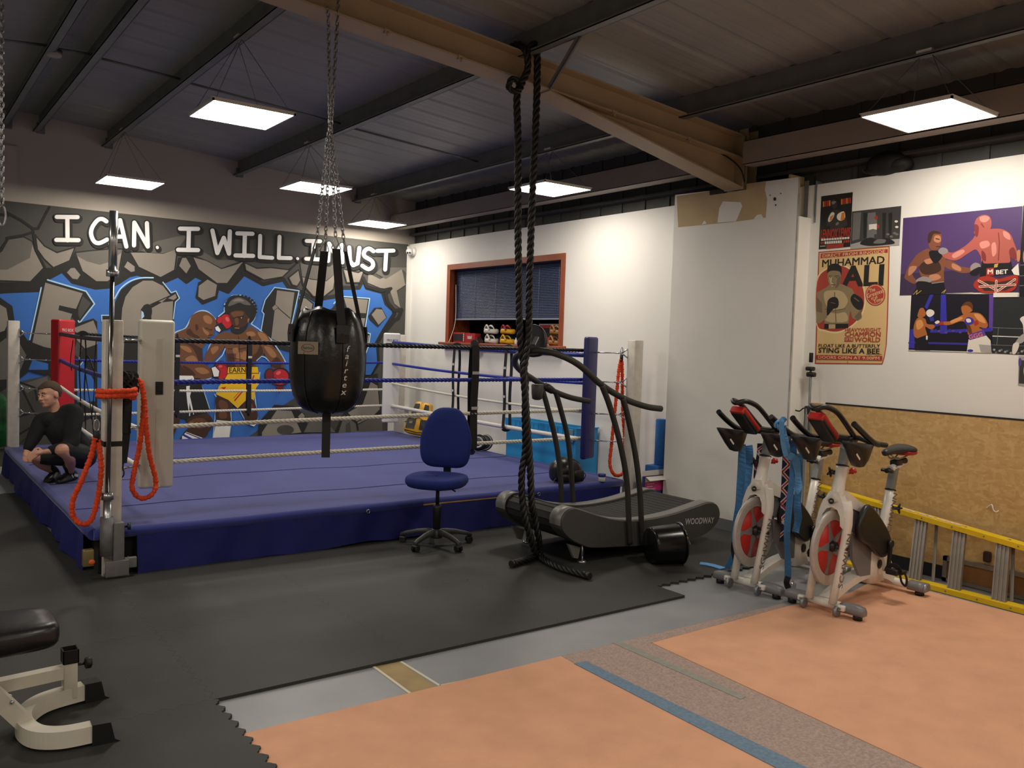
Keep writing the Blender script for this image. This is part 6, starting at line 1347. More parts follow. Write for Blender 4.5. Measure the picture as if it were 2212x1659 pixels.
# ---- folded tripod stand in the corner
tr = thing('tripod_stand', (6.10, 4.12, .001), 'folded black tripod stand leaning in the corner beside the column', 'tripod')
pA, pB = at(1752, 775, X=6.17), at(1745, 985, X=6.12); dn = (pB-pA).normalized(); base = pB+dn*((pB.z-.02)/-dn.z)
MB().cyl(pA+dn*.10, pB, .010, n=10).build('centre_column', M_galv, tr)
m_ = MB(); m_.bbox((-.012, -.014, -.03), (.012, .014, .05), .005, Matrix.Translation(pA)); m_.bbox((-.03, -.03, -.10), (.03, .035, -.065), .012, Matrix.Translation(pA)); m_.bbox((-.022, -.045, -.15), (.025, .03, -.11), .012, Matrix.Translation(pA)); m_.build('pan_head', M_bk, tr)
c = at(1745, 882, X=6.14); m_ = MB(); m_.bbox((-.022, -.022, -.05), (.022, .022, .02), .01, Matrix.Translation(c)); m_.tube(spline([c, at(1735, 882, X=6.12), at(1727, 888, X=6.11), at(1718, 886, X=6.10)], 4), .006, 6); m_.build('crank_handle', M_bk, tr)
for k, (dx, dy) in enumerate(((.0, .035), (.015, -.03), (-.03, 0))):
    o_ = Vector((dx, dy, 0)); a = c+o_*.6; b = Vector((base.x-.01, base.y, .012))+o_*1.6
    lg = MB().beam(a, a.lerp(b, .55), .016, .012).beam(a.lerp(b, .5), b, .010, .009).build('leg', M_galv, tr); MB().ball(b, .011, 8).build('rubber_tip', M_bk, lg)
# ================================================================== window, sill and loose things
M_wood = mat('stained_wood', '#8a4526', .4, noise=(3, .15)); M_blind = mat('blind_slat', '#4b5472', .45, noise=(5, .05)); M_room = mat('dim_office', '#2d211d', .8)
y0, y1 = WY0, WY1
m_ = MB(); fx = XW-.018
for a, b in (((y0-.0, WZ1-.06), (y1, WZ1+.012)), ((y0-.0, WZ0), (y0+.065, WZ1-.06)), ((y1-.075, WZ0), (y1+.0, WZ1-.06))):
    m_.box((fx, a[0], a[1]), (XW+.05, b[0], b[1]))
for a, b in (((y0+.02, WZ1-.02), (y1-.02, WZ1)), ((y0, WZ0), (y0+.02, WZ1)), ((y1-.02, WZ0), (y1, WZ1))): m_.box((XW+.051, a[0], a[1]), (XW+.36, b[0], b[1]))
win = struct(m_.build('window_1', M_wood))
m_ = MB(); m_.bbox((XW-.10, y0-.06, WZ0-.03), (XW+.37, y1+.06, WZ0+.004), .012); m_.box((XW-.05, y0-.03, WZ0-.085), (XW-.0, y1+.03, WZ0-.03)); struct(m_.build('window_sill', M_wood))
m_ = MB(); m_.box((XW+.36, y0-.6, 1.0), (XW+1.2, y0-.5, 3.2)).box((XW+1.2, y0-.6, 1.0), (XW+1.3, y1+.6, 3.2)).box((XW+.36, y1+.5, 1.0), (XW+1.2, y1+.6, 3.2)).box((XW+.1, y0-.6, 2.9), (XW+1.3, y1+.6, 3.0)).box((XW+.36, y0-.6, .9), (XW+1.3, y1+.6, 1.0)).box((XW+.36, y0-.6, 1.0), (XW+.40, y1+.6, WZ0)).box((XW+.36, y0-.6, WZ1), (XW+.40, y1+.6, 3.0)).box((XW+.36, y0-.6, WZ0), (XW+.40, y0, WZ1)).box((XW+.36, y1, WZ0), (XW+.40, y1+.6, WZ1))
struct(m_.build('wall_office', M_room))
bl = thing('venetian_blind', (XW+.10, (y0+y1)/2, 1.95), 'dark blue venetian blind pulled most of the way down the office window', 'blind')
m_ = MB(); zt, zb = WZ1-.07, 1.935; n = 34
for i in range(n):
    z = zt-(zt-zb)*i/(n-1); m_.add([(XW+.088, y0+.07, z-.010), (XW+.088, y1-.08, z-.010), (XW+.104, y1-.08, z+.011), (XW+.104, y0+.07, z+.011)], [(0, 1, 2, 3)])
m_.build('slats', M_blind, bl)
MB().box((XW+.08, y0+.07, 1.908), (XW+.112, y1-.08, 1.926)).build('bottom_rail', mat('rail_grey', '#8b8f9c', .4), bl)
MB().box((XW+.075, y0+.068, zt+.005), (XW+.12, y1-.078, zt+.045)).build('head_rail', M_blind, bl)
m_ = MB()
for f in (.06, .22, .4, .6, .8, .94): y = y0+.07+(y1-y0-.15)*f; m_.cyl((XW+.086, y, 1.92), (XW+.086, y, zt), .0018, n=5)
m_.build('ladder_cord', mat('rail_grey', '#8b8f9c', .4), bl)
MB().tube(spline([at(985, 615, X=XW+.06), at(984, 690, X=XW+.03), at(975, 725, X=XW-.02), at(968, 742, X=XW-.095)], 5), .004, 6).build('pull_cord', M_wht, bl)
M_rb1, M_yl, M_tan3 = mat('red_card', '#a31f22', .5), mat('yellow_leather', '#d9a916', .45), mat('tan_leather', '#9a6a33', .5)
SZ = WZ0+.004
def sy(px, X=XW+.06): return at(px, 735, X=X).y
def box_thing(name, label, cat, pa, pb, h, dx, M, X=XW+.03, z=SZ):
    a, b = sy(pb, X), sy(pa, X); t = thing(name, (X+dx/2, (a+b)/2, z), label, cat)
    MB().bbox((X, a, z), (X+dx, b, z+h), .004).build('body', M, t); return t, a, b
t, a, b = box_thing('red_box', 'red and black carton at the left end of the window sill', 'box', 979, 1003, .135, .10, M_rb1)
m_ = MB(); m_.box((XW+.0285, a+.035, SZ+.02), (XW+.03, b-.01, SZ+.115)); m_.build('window_print', M_blk, t); m_ = MB()
for k in range(4): m_.box((XW+.0282, a+.008, SZ+.02+.026*k), (XW+.03, a+.03, SZ+.04+.026*k))
m_.build('side_print', mat('pale_print', '#b9b4b0', .5), t)
t, a, b = box_thing('red_box', 'red carton with pale print, second along the window sill', 'box', 1004, 1025, .125, .10, M_rb1)
MB().add([(XW+.0285, (a+b)/2+u, SZ+.07+v) for u, v in ((.05,-.02),(-.05,-.02),(-.05,.03),(-.02,.01),(0,.025),(.02,.01),(.05,.03))], [(0,1,2,3,4,5,6)]).build('logo_print', mat('pale_print', '#b9b4b0', .5), t)
def mitt(name, label, px, z, L_, M, M2, rot=0, X=XW+.10, group=None):
    """a curved punch mitt lying flat"""
    y = sy(px, X); t = thing(name, (X, y, z), label, 'punch mitt', group, rot); R = []
    for z_, k in ((0, .86), (.008, .97), (.03, 1), (.05, .95), (.056, .8)): R.append([Vector((.085*k*cos(q), L_*k*sin(q)*(1+.12*cos(q)), z_+.012*cos(q*1)**2)) for q in [2*pi*i/24 for i in range(24)]])
    MB().loft(R).build('pad', M, t, True)
    m_ = MB(); R = []
    for u in [i/10 for i in range(11)]: R.append([Vector((-.02+.075*cos(q), -L_*.5+L_*u*.9, .05+.05*sin(q)*(.55+.45*sin(pi*u)))) for q in [pi*i/8 for i in range(9)]])
    m_.loft([[p for p in r] for r in R], cap=False, smooth=True) if False else None
    m_.tube(spline([(-.07, -L_*.5, .045), (-.075, -L_*.2, .10), (-.06, L_*.2, .105), (-.05, L_*.6, .06)], 5), .012, 8); m_.tube(spline([(.0, -L_*.55, .05), (-.0, -L_*.2, .095), (.0, L_*.2, .10), (.0, L_*.55, .06)], 5), .014, 8); m_.build('piping', M2, t, True)
    m_ = MB(); m_.ball((-.02, 0, .06), (.06, L_*.55, .035), 14); m_.build('hand_pocket', M_blk, t, True); return t
M_wl = mat('white_leather', '#d8d6d2', .45)
mitt('punch_mitt', 'lower black and white punch mitt in the stack on the window sill', 1062, SZ, .12, M_wl, M_wl); mitt('punch_mitt', 'upper black and white punch mitt in the stack on the window sill', 1060, SZ+.125, .12, M_wl, M_wl)
mitt('punch_mitt', 'lower yellow punch mitt of the pair on the window sill', 1096, SZ, .125, M_yl, M_yl); mitt('punch_mitt', 'upper yellow and red punch mitt of the pair on the window sill', 1096, SZ+.125, .115, M_yl, M_rb1)
mitt('punch_mitt', 'lower tan leather mitt at the right end of the window sill', 1200, SZ, .10, M_tan3, M_tan3); mitt('punch_mitt', 'upper tan leather mitt at the right end of the window sill', 1202, SZ+.125, .095, M_tan3, M_tan3)
t, a, b = box_thing('red_poster_board', 'red and white poster board leaning in the right end of the window', 'poster', 1163, 1212, .262, .012, M_wl, XW+.22)
MB().box((XW+.2185, a+.012, SZ+.02), (XW+.22, b-.02, SZ+.245)).build('red_print', M_rb1, t); MB().box((XW+.2175, a+.06, SZ+.10), (XW+.2185, b-.06, SZ+.21)).build('dark_print', M_blk, t)
t = thing('white_bottle', (XW+.05, sy(1116), SZ), 'tiny white bottle on the window sill beside the yellow mitts', 'bottle'); MB().lathe([(.016, 0), (.018, .01), (.018, .05), (.008, .06), (.008, .07)], (XW+.05, sy(1116), SZ)).build('body', M_wl, t); MB().cyl((XW+.05, sy(1116), SZ+.07), (XW+.05, sy(1116), SZ+.08), .009, n=10).build('cap', M_wl, t)
t = thing('dark_red_strap', (XW-.09, sy(1030, XW-.1), SZ-.05), 'dark red strap hanging over the edge of the window sill', 'strap')
MB().tube(spline([(XW+.02, sy(1038, XW), SZ+.05), (XW-.04, sy(1034, XW-.05), SZ+.035), (XW-.105, sy(1030, XW-.1), SZ+.012), (XW-.118, sy(1026, XW-.1), SZ-.06), (XW-.112, sy(1030, XW-.1), SZ-.09)], 6), .004, 4, flat=(.09, .012), up=(1, 0, .4)).build('webbing', mat('dark_red_webbing', '#3a1216', .6), t)
t = thing('office_sheet', (XW+.5, sy(1050, XW+.5), 1.62), 'pale sheet seen through the gap below the blind', 'paper'); MB().box((XW+.9, sy(1068, XW+.9), 1.68), (XW+.905, sy(1042, XW+.9), 1.93)).build('sheet', mat('pale_sheet', '#9a978f', .6), t)
t = thing('blue_cloth', (XW+.8, sy(1095, XW+.8), 1.62), 'dark blue cloth bundle seen through the gap below the blind', 'cloth'); MB().ball((XW+.80, sy(1098, XW+.8), 1.72), (.12, .26, .14), 14).build('cloth', mat('dark_blue_cloth', '#27466f', .8, noise=(9, .2)), t)
# security camera in the corner
t = thing('security_camera', tuple(at(886, 543, X=XW-.06)), 'small white dome security camera in the corner above the white wall', 'security camera'); c = at(886, 543, X=XW-.07)
MB().lathe([(.001, 0), (.062, 0), (.062, .02), (.045, .045), (.02, .05)], (XW, c.y, c.z), (-1, 0, 0), 20).build('mount', M_wht, t); hd = MB().ball(c+Vector((-.01, 0, -.005)), .052, 18).build('housing', M_wht, t)
m_ = MB(); vd = (CAM-c).normalized(); vd = (vd+Vector((-.25, .1, -.35))).normalized(); x, y = frame(vd)
for s in (-1, 1): m_.lathe([(.001, .0), (.012, 0), (.014, .004), (.001, .008)], c+Vector((-.01, 0, -.005))+vd*.049+x*.017*s, vd, 12)
m_.build('lens', M_blk, t)
# black kit bag on top of the wall
a, b = at(1885, 372, X=XW+.06), at(1975, 355, X=XW+.06); t = thing('kit_bag', (XW+.06, (a.y+b.y)/2, HW), 'black kit bag lying on top of the right wall under the roof', 'bag'); yc = (a.y+b.y)/2
m_ = MB(); m_.ball((XW+.01, yc+.02, HW+.085), (.09, .17, .095), 16); m_.ball((XW+.01, yc-.08, HW+.06), (.08, .11, .06), 12); m_.ball((XW+.02, yc+.10, HW+.05), (.075, .10, .05), 12); m_.build('body', mat('black_nylon', '#131313', .7, bump=(9, .6)), t)
MB().tube(spline([(XW+.0, yc+.17, HW+.02), (XW-.02, yc+.21, HW+.06), (XW, yc+.12, HW+.10)], 5), .008, 6).build('strap', M_strap, t)
# ---- things on and round the ring
def orange_loop(label, pts, Y, r=.0165, hook=True, closed=False):
    t = thing('bungee_loop', tuple(at(*pts[len(pts)//2], Y=Y)), label, 'exercise band', 'orange bungee bands'); P = spline([at(x, y, Y=Y+.012*sin(i*2.2)) for i, (x, y) in enumerate(pts)], 14, closed)
    Q = [P[0]]; 
    for p in P[1:]:
        while (p-Q[-1]).length > .008: Q.append(Q[-1]+(p-Q[-1]).normalized()*.008)
    rr = [r*(1+.16*sin(i*2.1)+.10*sin(i*.9+1)) for i in range(len(Q))]
    MB().tube(Q, rr, 10).build('sleeve', mat('orange_sleeve', '#e0481c', .8, noise=(70, .2), bump=(160, .5)), t)
    if hook:
        e = (Q[0]+Q[-1])/2; m_ = MB(); m_.cyl(e-Vector((0, 0, .02)), e+Vector((0, 0, .05)), .017, n=10); m_.build('ferrule', M_strap, t); m_ = MB(); m_.tube([e+Vector((.016*cos(q), 0, .085+.038*sin(q))) for q in [2*pi*k/14 for k in range(14)]], .005, 6, True); m_.build('carabiner', M_chr, t)
    return t
k = lambda P: [(x/2.765, 680+y/2.765) for x, y in P]
orange_loop('orange bungee loop hanging left of the near ring post', k([(568,735),(545,840),(485,995),(435,1110),(438,1205),(490,1250),(545,1225),(585,1090),(605,910),(585,745)]), 5.90)
orange_loop('orange bungee loop hanging in front of the big white corner pad', k([(800,385),(845,410),(858,560),(832,790),(800,945),(788,1030),(820,1085),(868,1095),(918,1060),(930,985),(892,830),(872,650),(862,500),(838,400)]), 6.12, hook=False)
k8 = lambda P: [(1300+x/4.147, 700+y/4.147) for x, y in P]
orange_loop('orange bungee loop hanging from the ropes beside the right ring post', k8([(172,315),(152,420),(130,650),(88,1070),(72,1250),(108,1345),(172,1350),(200,1290),(205,1050),(188,800),(184,500),(180,320)]), 6.09)
t = thing('bungee_loop', (1.215, 5.99, 1.15), 'orange bungee band wound round the near ring post and barbell', 'exercise band', 'orange bungee bands'); zc = zat(228, 856, 1.215, 5.95); Q = []
for w in range(2):
    for q in range(60): a = 2*pi*q/60; e = 2.6; Q.append(Vector((1.235+.105*abs(cos(a))**(2/e)*(1 if cos(a) > 0 else -1), 5.985+.125*abs(sin(a))**(2/e)*(1 if sin(a) > 0 else -1), zc-.014+.030*w+.0005*q)))
MB().tube(Q, [.017*(1+.16*sin(i*2.1)+.1*sin(i*.9)) for i in range(len(Q))], 10).build('sleeve', mat('orange_sleeve', '#e0481c', .8), t)
# black strap bundle
t = thing('strap_bundle', tuple(at(270, 900, Y=6.13)), 'bundle of black straps hanging between the near post and the white pad', 'strap'); m_ = MB(); rnd = random.Random(5)
for i in range(9):
    c = at(268+rnd.uniform(-10, 12), 832+rnd.uniform(-16, 16), Y=6.12); a = rnd.uniform(0, 6); R_ = Matrix.Rotation(rnd.uniform(0, 3), 3, 'Y') @ Matrix.Rotation(rnd.uniform(0, 3), 3, 'X')
    m_.tube([c+R_ @ Vector((.045*cos(q), .03*sin(q), .01*sin(2*q))) for q in [2*pi*j/16 for j in range(16)]], .004, 4, True, flat=(.04, .007), up=R_ @ Vector((0, 0, 1)))
for px, w, ph in ((262, .045, 0), (272, .05, 1), (278, .035, 2)): m_.tube(spline([at(px+4*sin(ph+j), 840+j*24, Y=6.10+.02*sin(ph+j)) for j in range(5)], 5), .004, 4, flat=(w, .01), up=(.3*sin(ph), 1, 0))
m_.tube(spline([at(278, 840, Y=6.1), at(276, 900, Y=6.1), at(272, 950, Y=6.1), at(266, 1000, Y=6.1)], 6), .004, 4, flat=(.045, .012), up=(.1, 1, 0)); m_.build('webbing', M_strap, t)
m_ = MB(); c = at(263, 1022, Y=6.1); m_.tube([c+Vector((.014*cos(q), 0, .028*sin(q))) for q in [2*pi*j/12 for j in range(12)]], .005, 6, True).tube([c+Vector((0, 0, .03)), at(266, 1000, Y=6.1)], .008, 6); m_.build('loop_end', M_bk, t)
t = thing('loose_strap', tuple(at(205, 880, X=1.50)), 'thin black straps dangling from the left ropes behind the near post', 'strap'); m_ = MB()
for P in ([(208,735),(204,790),(203,850),(197,905)], [(203,800),(190,770),(183,790),(188,830),(196,880),(202,935)], [(158,735),(152,780),(155,800)], [(206,890),(203,930),(198,975)]): m_.tube(spline([at(x, y, X=1.51) for x, y in P], 6), .003, 4, flat=(.022, .004), up=(1, 0, 0))
m_.build('webbing', M_strap, t)
# barbell stood in a grey holder on the near post
bb_ = thing('barbell', tuple(at(229, 1200, Y=5.93)), 'chrome barbell standing upright in a grey tube holder at the near ring corner', 'barbell'); M_bar = mat('worn_chrome', '#8f8d89', .2, 1.0)
a, b = at(246, 456, Y=5.93), at(230, 1180, Y=5.915); L = lambda py: a.lerp(b, (py-456)/(1180-456))
ax_ = (b-a).normalized()
m_ = MB(); m_.cyl(L(596), L(1075), .0145, n=14); m_.build('shaft', M_bar, bb_)
for p0, p1 in ((456, 582), (1080, 1180)):
    m_ = MB(); m_.cyl(L(p0), L(p1), .026, n=20); m_.build('sleeve', M_chr, bb_)
for p0, p1 in ((582, 596), (1062, 1078)): MB().cyl(L(p0), L(p1), .038, n=20).build('collar', M_chr, bb_)
ho = thing('bar_holder', (1.25, 5.90, .016), 'grey steel tube holder with bolts clamped at the foot of the near ring post', 'bar holder'); M_hold = mat('grey_holder_paint', '#6c6c6c', .45, noise=(20, .12))
c1, c2 = Vector((L(1150).x, 5.913, 0)), at(255, 1170, Y=5.90)
z1, z0 = zat(229, 1117, c1.x, c1.y), zat(229, 1200, c1.x, c1.y); m_ = MB(); m_.lathe([(.041, z0), (.041, z1), (.034, z1), (.034, z0+.01)], (c1.x, c1.y, 0), n=24); m_.build('tube', M_hold, ho)
z1, z0 = zat(255, 1127, c2.x, c2.y), zat(255, 1222, c2.x, c2.y); m_ = MB(); m_.bbox((c2.x-.032, c2.y-.025, z0), (c2.x+.036, c2.y+.035, z1), .012); m_.build('tube', M_hold, ho)
m_ = MB(); m_.box((1.16, 5.875, .02), (1.30, 5.965, .03)); m_.bbox((1.155, 5.86, .028), (1.295, 5.885, .13), .004); m_.bbox((1.27, 5.87, .07), (1.345, 5.90, .14), .006); m_.build('bracket', M_hold, ho)
m_ = MB(); c = at(275, 1137, Y=5.89); m_.cyl(c, c+Vector((-.05, .01, 0)), .008, n=8).lathe([(.001, 0), (.022, 0), (.024, .02), (.001, .022)], c, (1, -.2, 0), 12); m_.build('knob', M_bk, ho)
m_ = MB(); c = at(270, 1212, Y=5.88); m_.cyl(c+Vector((-.03, 0, 0)), c+Vector((.02, 0, 0)), .009, n=8).beam(c+Vector((.015, 0, -.03)), c+Vector((.02, 0, .03)), .008, .012, up=(0, 1, 0)); m_.build('wing_bolt', M_chr, ho)
m_ = MB(); c = at(192, 1204, Y=5.90); m_.bbox((c.x-.035, c.y-.01, c.z-.06), (c.x+.03, c.y+.04, c.z+.05), .008); m_.build('clamp', mat('brassy_clamp', '#8a7c55', .4, .5), ho); MB().ball(c+Vector((.015, -.012, -.03)), (.02, .01, .018), 12).build('orange_knob', mat('orange_plastic', '#d9691f', .5), ho)
# head guard, jar
def zon(px, py): return at(px, py, Z=RZ)
c = zon(1238, 1043); hg = thing('head_guard', (c.x, c.y+.1, RZ), 'shiny black boxing head guard lying on the ring corner', 'head guard'); R = []
cy_ = c.y+.11
for x, r, dz in ((-.16, .02, .06), (-.155, .06, .07), (-.12, .105, .10), (-.04, .125, .118), (.05, .12, .112), (.11, .10, .10), (.125, .075, .095), (.10, .07, .095), (.03, .085, .10), (-.05, .06, .09)): R.append([Vector((c.x+x, cy_+r*cos(q)*1.05, RZ+dz+r*sin(q)*.95)) for q in [2*pi*i/20 for i in range(20)]])
MB().loft(R).build('shell', M_vin, hg)
m_ = MB(); m_.bbox((c.x-.02, cy_-.145, RZ+.005), (c.x+.12, cy_-.09, RZ+.12), .03).bbox((c.x-.13, cy_-.13, RZ+.005), (c.x-.03, cy_-.08, RZ+.09), .03); m_.build('cheek_pad', M_vin, hg); m_ = MB(); m_.tube(spline([(c.x+.10, cy_-.1, RZ+.09), (c.x+.16, cy_-.1, RZ+.07), (c.x+.17, cy_-.06, RZ+.012), (c.x+.1, cy_-.03, RZ+.01)], 6), .004, 6).tube(spline([(c.x-.14, cy_-.05, RZ+.05), (c.x-.19, cy_-.06, RZ+.03), (c.x-.2, cy_-.08, RZ+.008)], 6), .005, 6); m_.build('chin_strap', M_strap, hg)
c = zon(1300, 1040); t = thing('jelly_jar', tuple(c), 'small white jar with a blue lid on the ring corner', 'jar'); MB().lathe([(.028, 0), (.033, .004), (.034, .045), (.028, .05)], c, n=20).build('body', mat('jar_white', '#c9c9c4', .3), t); MB().lathe([(.036, .046), (.037, .05), (.037, .072), (.034, .075)], c, n=20).build('lid', mat('jar_blue', '#1c2a7a', .35), t)
# yellow body shield leaning by the far corner
t = thing('strike_shield', (5.78, 9.95, RZ), 'yellow and black strike shield leaning behind the chair at the far ring corner', 'strike shield')
S0, S1 = at(900, 938, X=5.72), at(917, 870, X=5.86); up_ = (S1-S0).normalized(); S0.z = max(S0.z, RZ+.01); rt_ = Vector((.62, -.78, 0)); rt_ = (rt_-up_*rt_.dot(up_)).normalized(); nn = rt_.cross(up_).normalized(); nn = nn if nn.dot(FW) < 0 else -nn; hS = (S1-S0).length
def sp(u, v, d): return S0+rt_*u+up_*(v*hS)+nn*(d-.35*u*u)
sh = [(v.x, v.y) for v in spline([(x, y, 0) for x, y in ((-.17,.02),(-.19,.25),(-.165,.55),(-.12,.82),(-.11,.97),(-.03,1.0),(0,.95),(.03,1.0),(.11,.97),(.13,.82),(.165,.55),(.19,.25),(.17,.02),(.0,-.02))], 4, True)]
MB().loft([[sp(u*k, .5+(v-.5)*k, d) for u, v in sh] for k, d in ((.9, -.05), (1, -.03), (1, .03), (.93, .055), (.5, .06), (.02, .06))]).build('pad', mat('shield_yellow', '#d6a21c', .45), t)
m_ = MB()
for k, (P) in enumerate(([(-.16,.12),(-.165,.4),(-.135,.45),(-.03,.44),(-.03,.2),(-.03,.12)], [(.04,.12),(.03,.42),(.13,.45),(.165,.4),(.16,.12)], [(-.13,.55),(-.10,.9),(-.03,.92),(-.03,.7),(-.06,.6)], [(.13,.55),(.10,.9),(.04,.92),(.04,.6)])): m_.add([sp(u, v, .064) for u, v in P], list(tessellate_polygon([[Vector((u, v, 0)) for u, v in P]])))
for P in ([(-.165,.06),(0,.03),(.165,.06)], [(-.19,.3),(-.0,.49),(.19,.3)]): m_.tube([sp(u, v, .06) for u, v in P], .006, 6)
m_.build('black_panel', M_vin2, t); m_ = MB(); m_.add([sp(u, v, .068) for u, v in ((-.12,.27),(-.07,.28),(-.07,.36),(-.12,.35))], [(0, 1, 2, 3)]); m_.build('label', mat('label_grey', '#8e8474', .6), t)
# round pads by the wall
for i, (px, py) in enumerate(((1034, 955), (1048, 957))):
    c = at(px, py-4, X=5.70+.04*i); c = at(px, 962, Z=RZ); c.x = 5.70+.03*i; c = at(px, 948, X=5.70+.08*i); c.z = RZ+.10
    t = thing('punch_mitt', (c.x, c.y, RZ), ('round black punch mitt with a white ring standing on the canvas edge by the wall', 'plain black punch mitt just right of the white-ringed one on the canvas edge')[i], 'punch mitt')
    d = Vector((-.75, -.62, .22)).normalized(); r_ = c.z-RZ
    MB().lathe([(r_*.05, -.02), (r_*.85, -.02), (r_, 0), (r_*.95, .025), (r_*.7, .035), (r_*.05, .035)], c, d, 24).build('pad', M_vin2, t); MB().lathe([(r_*.50, .036), (r_*.68, .037), (r_*.68, .039), (r_*.5, .039), (r_*.5, .036)] if i == 0 else [(r_*.85, .028), (r_*.92, .03), (r_*.85, .034), (r_*.85, .028)], c, d, 24, False).build('ring_print', M_wl, t)
# big blue tub beside the ring
M_tub = mat('blue_tub_plastic', '#2f93cf', .4)
a, b = at(1095, 905, X=5.90), at(1245, 921, X=5.90); ty0, ty1, tz = b.y, a.y, (a.z+b.z)/2
tb = thing('storage_tub', (6.05, (ty0+ty1)/2, .0), 'large light blue plastic tub between the ring and the white wall', 'tub'); m_ = MB()
for k in ((5.90, ty0, 5.915, ty1), (6.195, ty0, 6.21, ty1), (5.915, ty0+.001, 6.195, ty0+.015), (5.915, ty1-.015, 6.195, ty1-.001)): m_.box((k[0], k[1], .0), (k[2], k[3], tz-.014))
m_.box((5.915, ty0+.015, .0), (6.195, ty1-.015, .02)); m_.build('body', M_tub, tb)
m_ = MB(); m_.box((5.886, ty0-.015, tz-.10), (5.8995, ty1+.015, tz)).box((5.90, ty0-.02, tz-.013), (6.21, ty0+.016, tz-.001)).box((5.90, ty1-.016, tz-.013), (6.21, ty1+.02, tz-.001)); y = ty0+.03
while y < ty1-.02: m_.box((5.876, y, tz-.10), (5.886, y+.010, tz-.02)); y += .085
m_.build('rim', M_tub, tb); m_ = MB(); m_.bbox((5.872, ty0+.02, tz-.16), (5.887, ty0+.09, tz-.02), .004); m_.build('catch', mat('tub_catch', '#5d7f95', .4), tb)
# foam rollers and carton beside the column
M_foam = mat('blue_foam', '#2e66ae', .9, noise=(60, .18), bump=(200, .3))
def fr_(name, label, cat, c, r, h):
    t = thing(name, c, label, cat); MB().lathe([(r-.008, 0), (r, .008), (r, h-.008), (r-.008, h)], c, n=24).build('foam', M_foam, t); return t
Yf = 5.80; c0 = at(1437, 1008, Y=Yf); r = .053; zt_ = at(1437, 905, Y=Yf).z
cxr = min(c0.x-.02, 6.15)
fr_('foam_roller', 'blue foam roller standing upright beside the grey column', 'foam roller', (cxr, Yf, .47), r, zt_-.47)
t = thing('foam_block', (cxr-.01, Yf, .0), 'blue foam block under the upright foam roller', 'foam block'); MB().bbox((cxr-.12, Yf-.055, .24), (cxr+.065, Yf+.08, .47), .008).bbox((cxr+.0, Yf-.06, .0), (cxr+.065, Yf+.08, .24), .008).bbox((cxr-.12, Yf, 0), (cxr, Yf+.08, .24), .008).build('foam', M_foam, t)
a, b = at(1390, 1025, Y=5.72), at(1442, 1030, Y=5.70); ct = thing('carton', ((a.x+b.x)/2, 5.71, 0), 'small open carton with pink and purple print beside the grey column', 'carton')
bx0, bx1 = a.x, min(b.x, 6.20); hz = .385; m_ = MB(); m_.box((bx0, 5.69, 0), (bx1, 5.695, hz)).box((bx0, 5.695, 0), (bx0+.005, 5.73, hz)).box((bx0, 5.73, 0), (bx1, 5.735, hz)).box((bx1-.005, 5.695, 0), (bx1, 5.73, hz)).box((bx0+.005, 5.695, 0), (bx1-.005, 5.73, .005)); m_.build('body', mat('carton_purple', '#3c3a72', .5), ct)
m_ = MB(); m_.box((bx0, 5.6885, hz-.14), (bx1, 5.69, hz-.05)); m_.build('pink_band', mat('carton_pink', '#b8316f', .5), ct); m_ = MB(); m_.box((bx0, 5.6885, hz-.05), (bx1, 5.69, hz)); m_.add([(bx0, 5.69, hz), (bx1, 5.69, hz), (bx1-.01, 5.63, hz-.03), (bx0+.0, 5.63, hz-.03)], [(0, 1, 2, 3)]); m_.add([(bx0, 5.735, hz), (bx1, 5.735, hz), (bx1, 5.742, hz+.05), (bx0, 5.742, hz+.05)], [(0, 1, 2, 3)]); m_.build('flap', mat('carton_white', '#cfc9c2', .6), ct)
m_ = MB(); m_.add([(bx0+(bx1-bx0)*f, 5.688, z) for f, z in ((.35,.02),(.62,.02),(.62,.13),(.5,.20),(.38,.17))], [(0, 1, 2, 3, 4)]); m_.build('figure_print', mat('carton_skin', '#c08a86', .5), ct); m_ = MB()
for k, w_ in enumerate((.10, .08, .12)): m_.box((bx0+.02, 5.688, hz-.075-.025*k), (bx0+.02+w_, 5.6885, hz-.064-.025*k))
m_.build('print_lines', mat('carton_rose', '#d08a9a', .6), ct)
# green bag at the left edge
c = at(2, 905, Y=10.8); t = thing('green_bag', (c.x, 10.83, 1.0), 'dark green bag hung at the left photo edge behind the far-left ring post', 'bag'); m_ = MB(); m_.lathe([(.01, c.z-.32), (.10, c.z-.30), (.115, c.z-.1), (.11, c.z+.2), (.05, c.z+.27), (.01, c.z+.28)], (c.x-.03, 10.85, 0), n=20); m_.build('body', mat('green_nylon', '#155a2c', .7, noise=(9, .7)), t); MB().cyl((c.x-.03, 10.85, c.z+.27), (c.x-.03, 10.99, c.z+.5), .008, n=6).build('strap', M_strap, t)
# ================================================================== boy crouching on the ring
D0 = (Vector((1.22, 7.96, RZ))-CAM).dot(FW)
def pd(px, py, dd=0.): return CAM + (FW + RT*((px-1106)/FPX) + DN*((py-829.5)/FPX))*(D0+dd)
def limb(mb, pts):
    """tapered limb through (point, radius) pairs with round ends"""
    P = spline([p for p, r in pts], 5); n = len(P); rs = [r for p, r in pts]; R = []
    for i in range(n): f = i/5; a = min(int(f), len(rs)-2); R.append(rs[a]+(rs[a+1]-rs[a])*min(f-a, 1))
    mb.tube(P, R, 12); mb.ball(P[0], R[0], 12); mb.ball(P[-1], R[-1], 12); return mb
def solid(mb, name, M, par, vox, smooth=4):
    o = mb.build(name, M, par); r = o.modifiers.new('surface', 'REMESH'); r.mode = 'VOXEL'; r.voxel_size = vox; r.use_smooth_shade = True
    s = o.modifiers.new('soften', 'SMOOTH'); s.iterations = smooth; s.factor = .5; return o
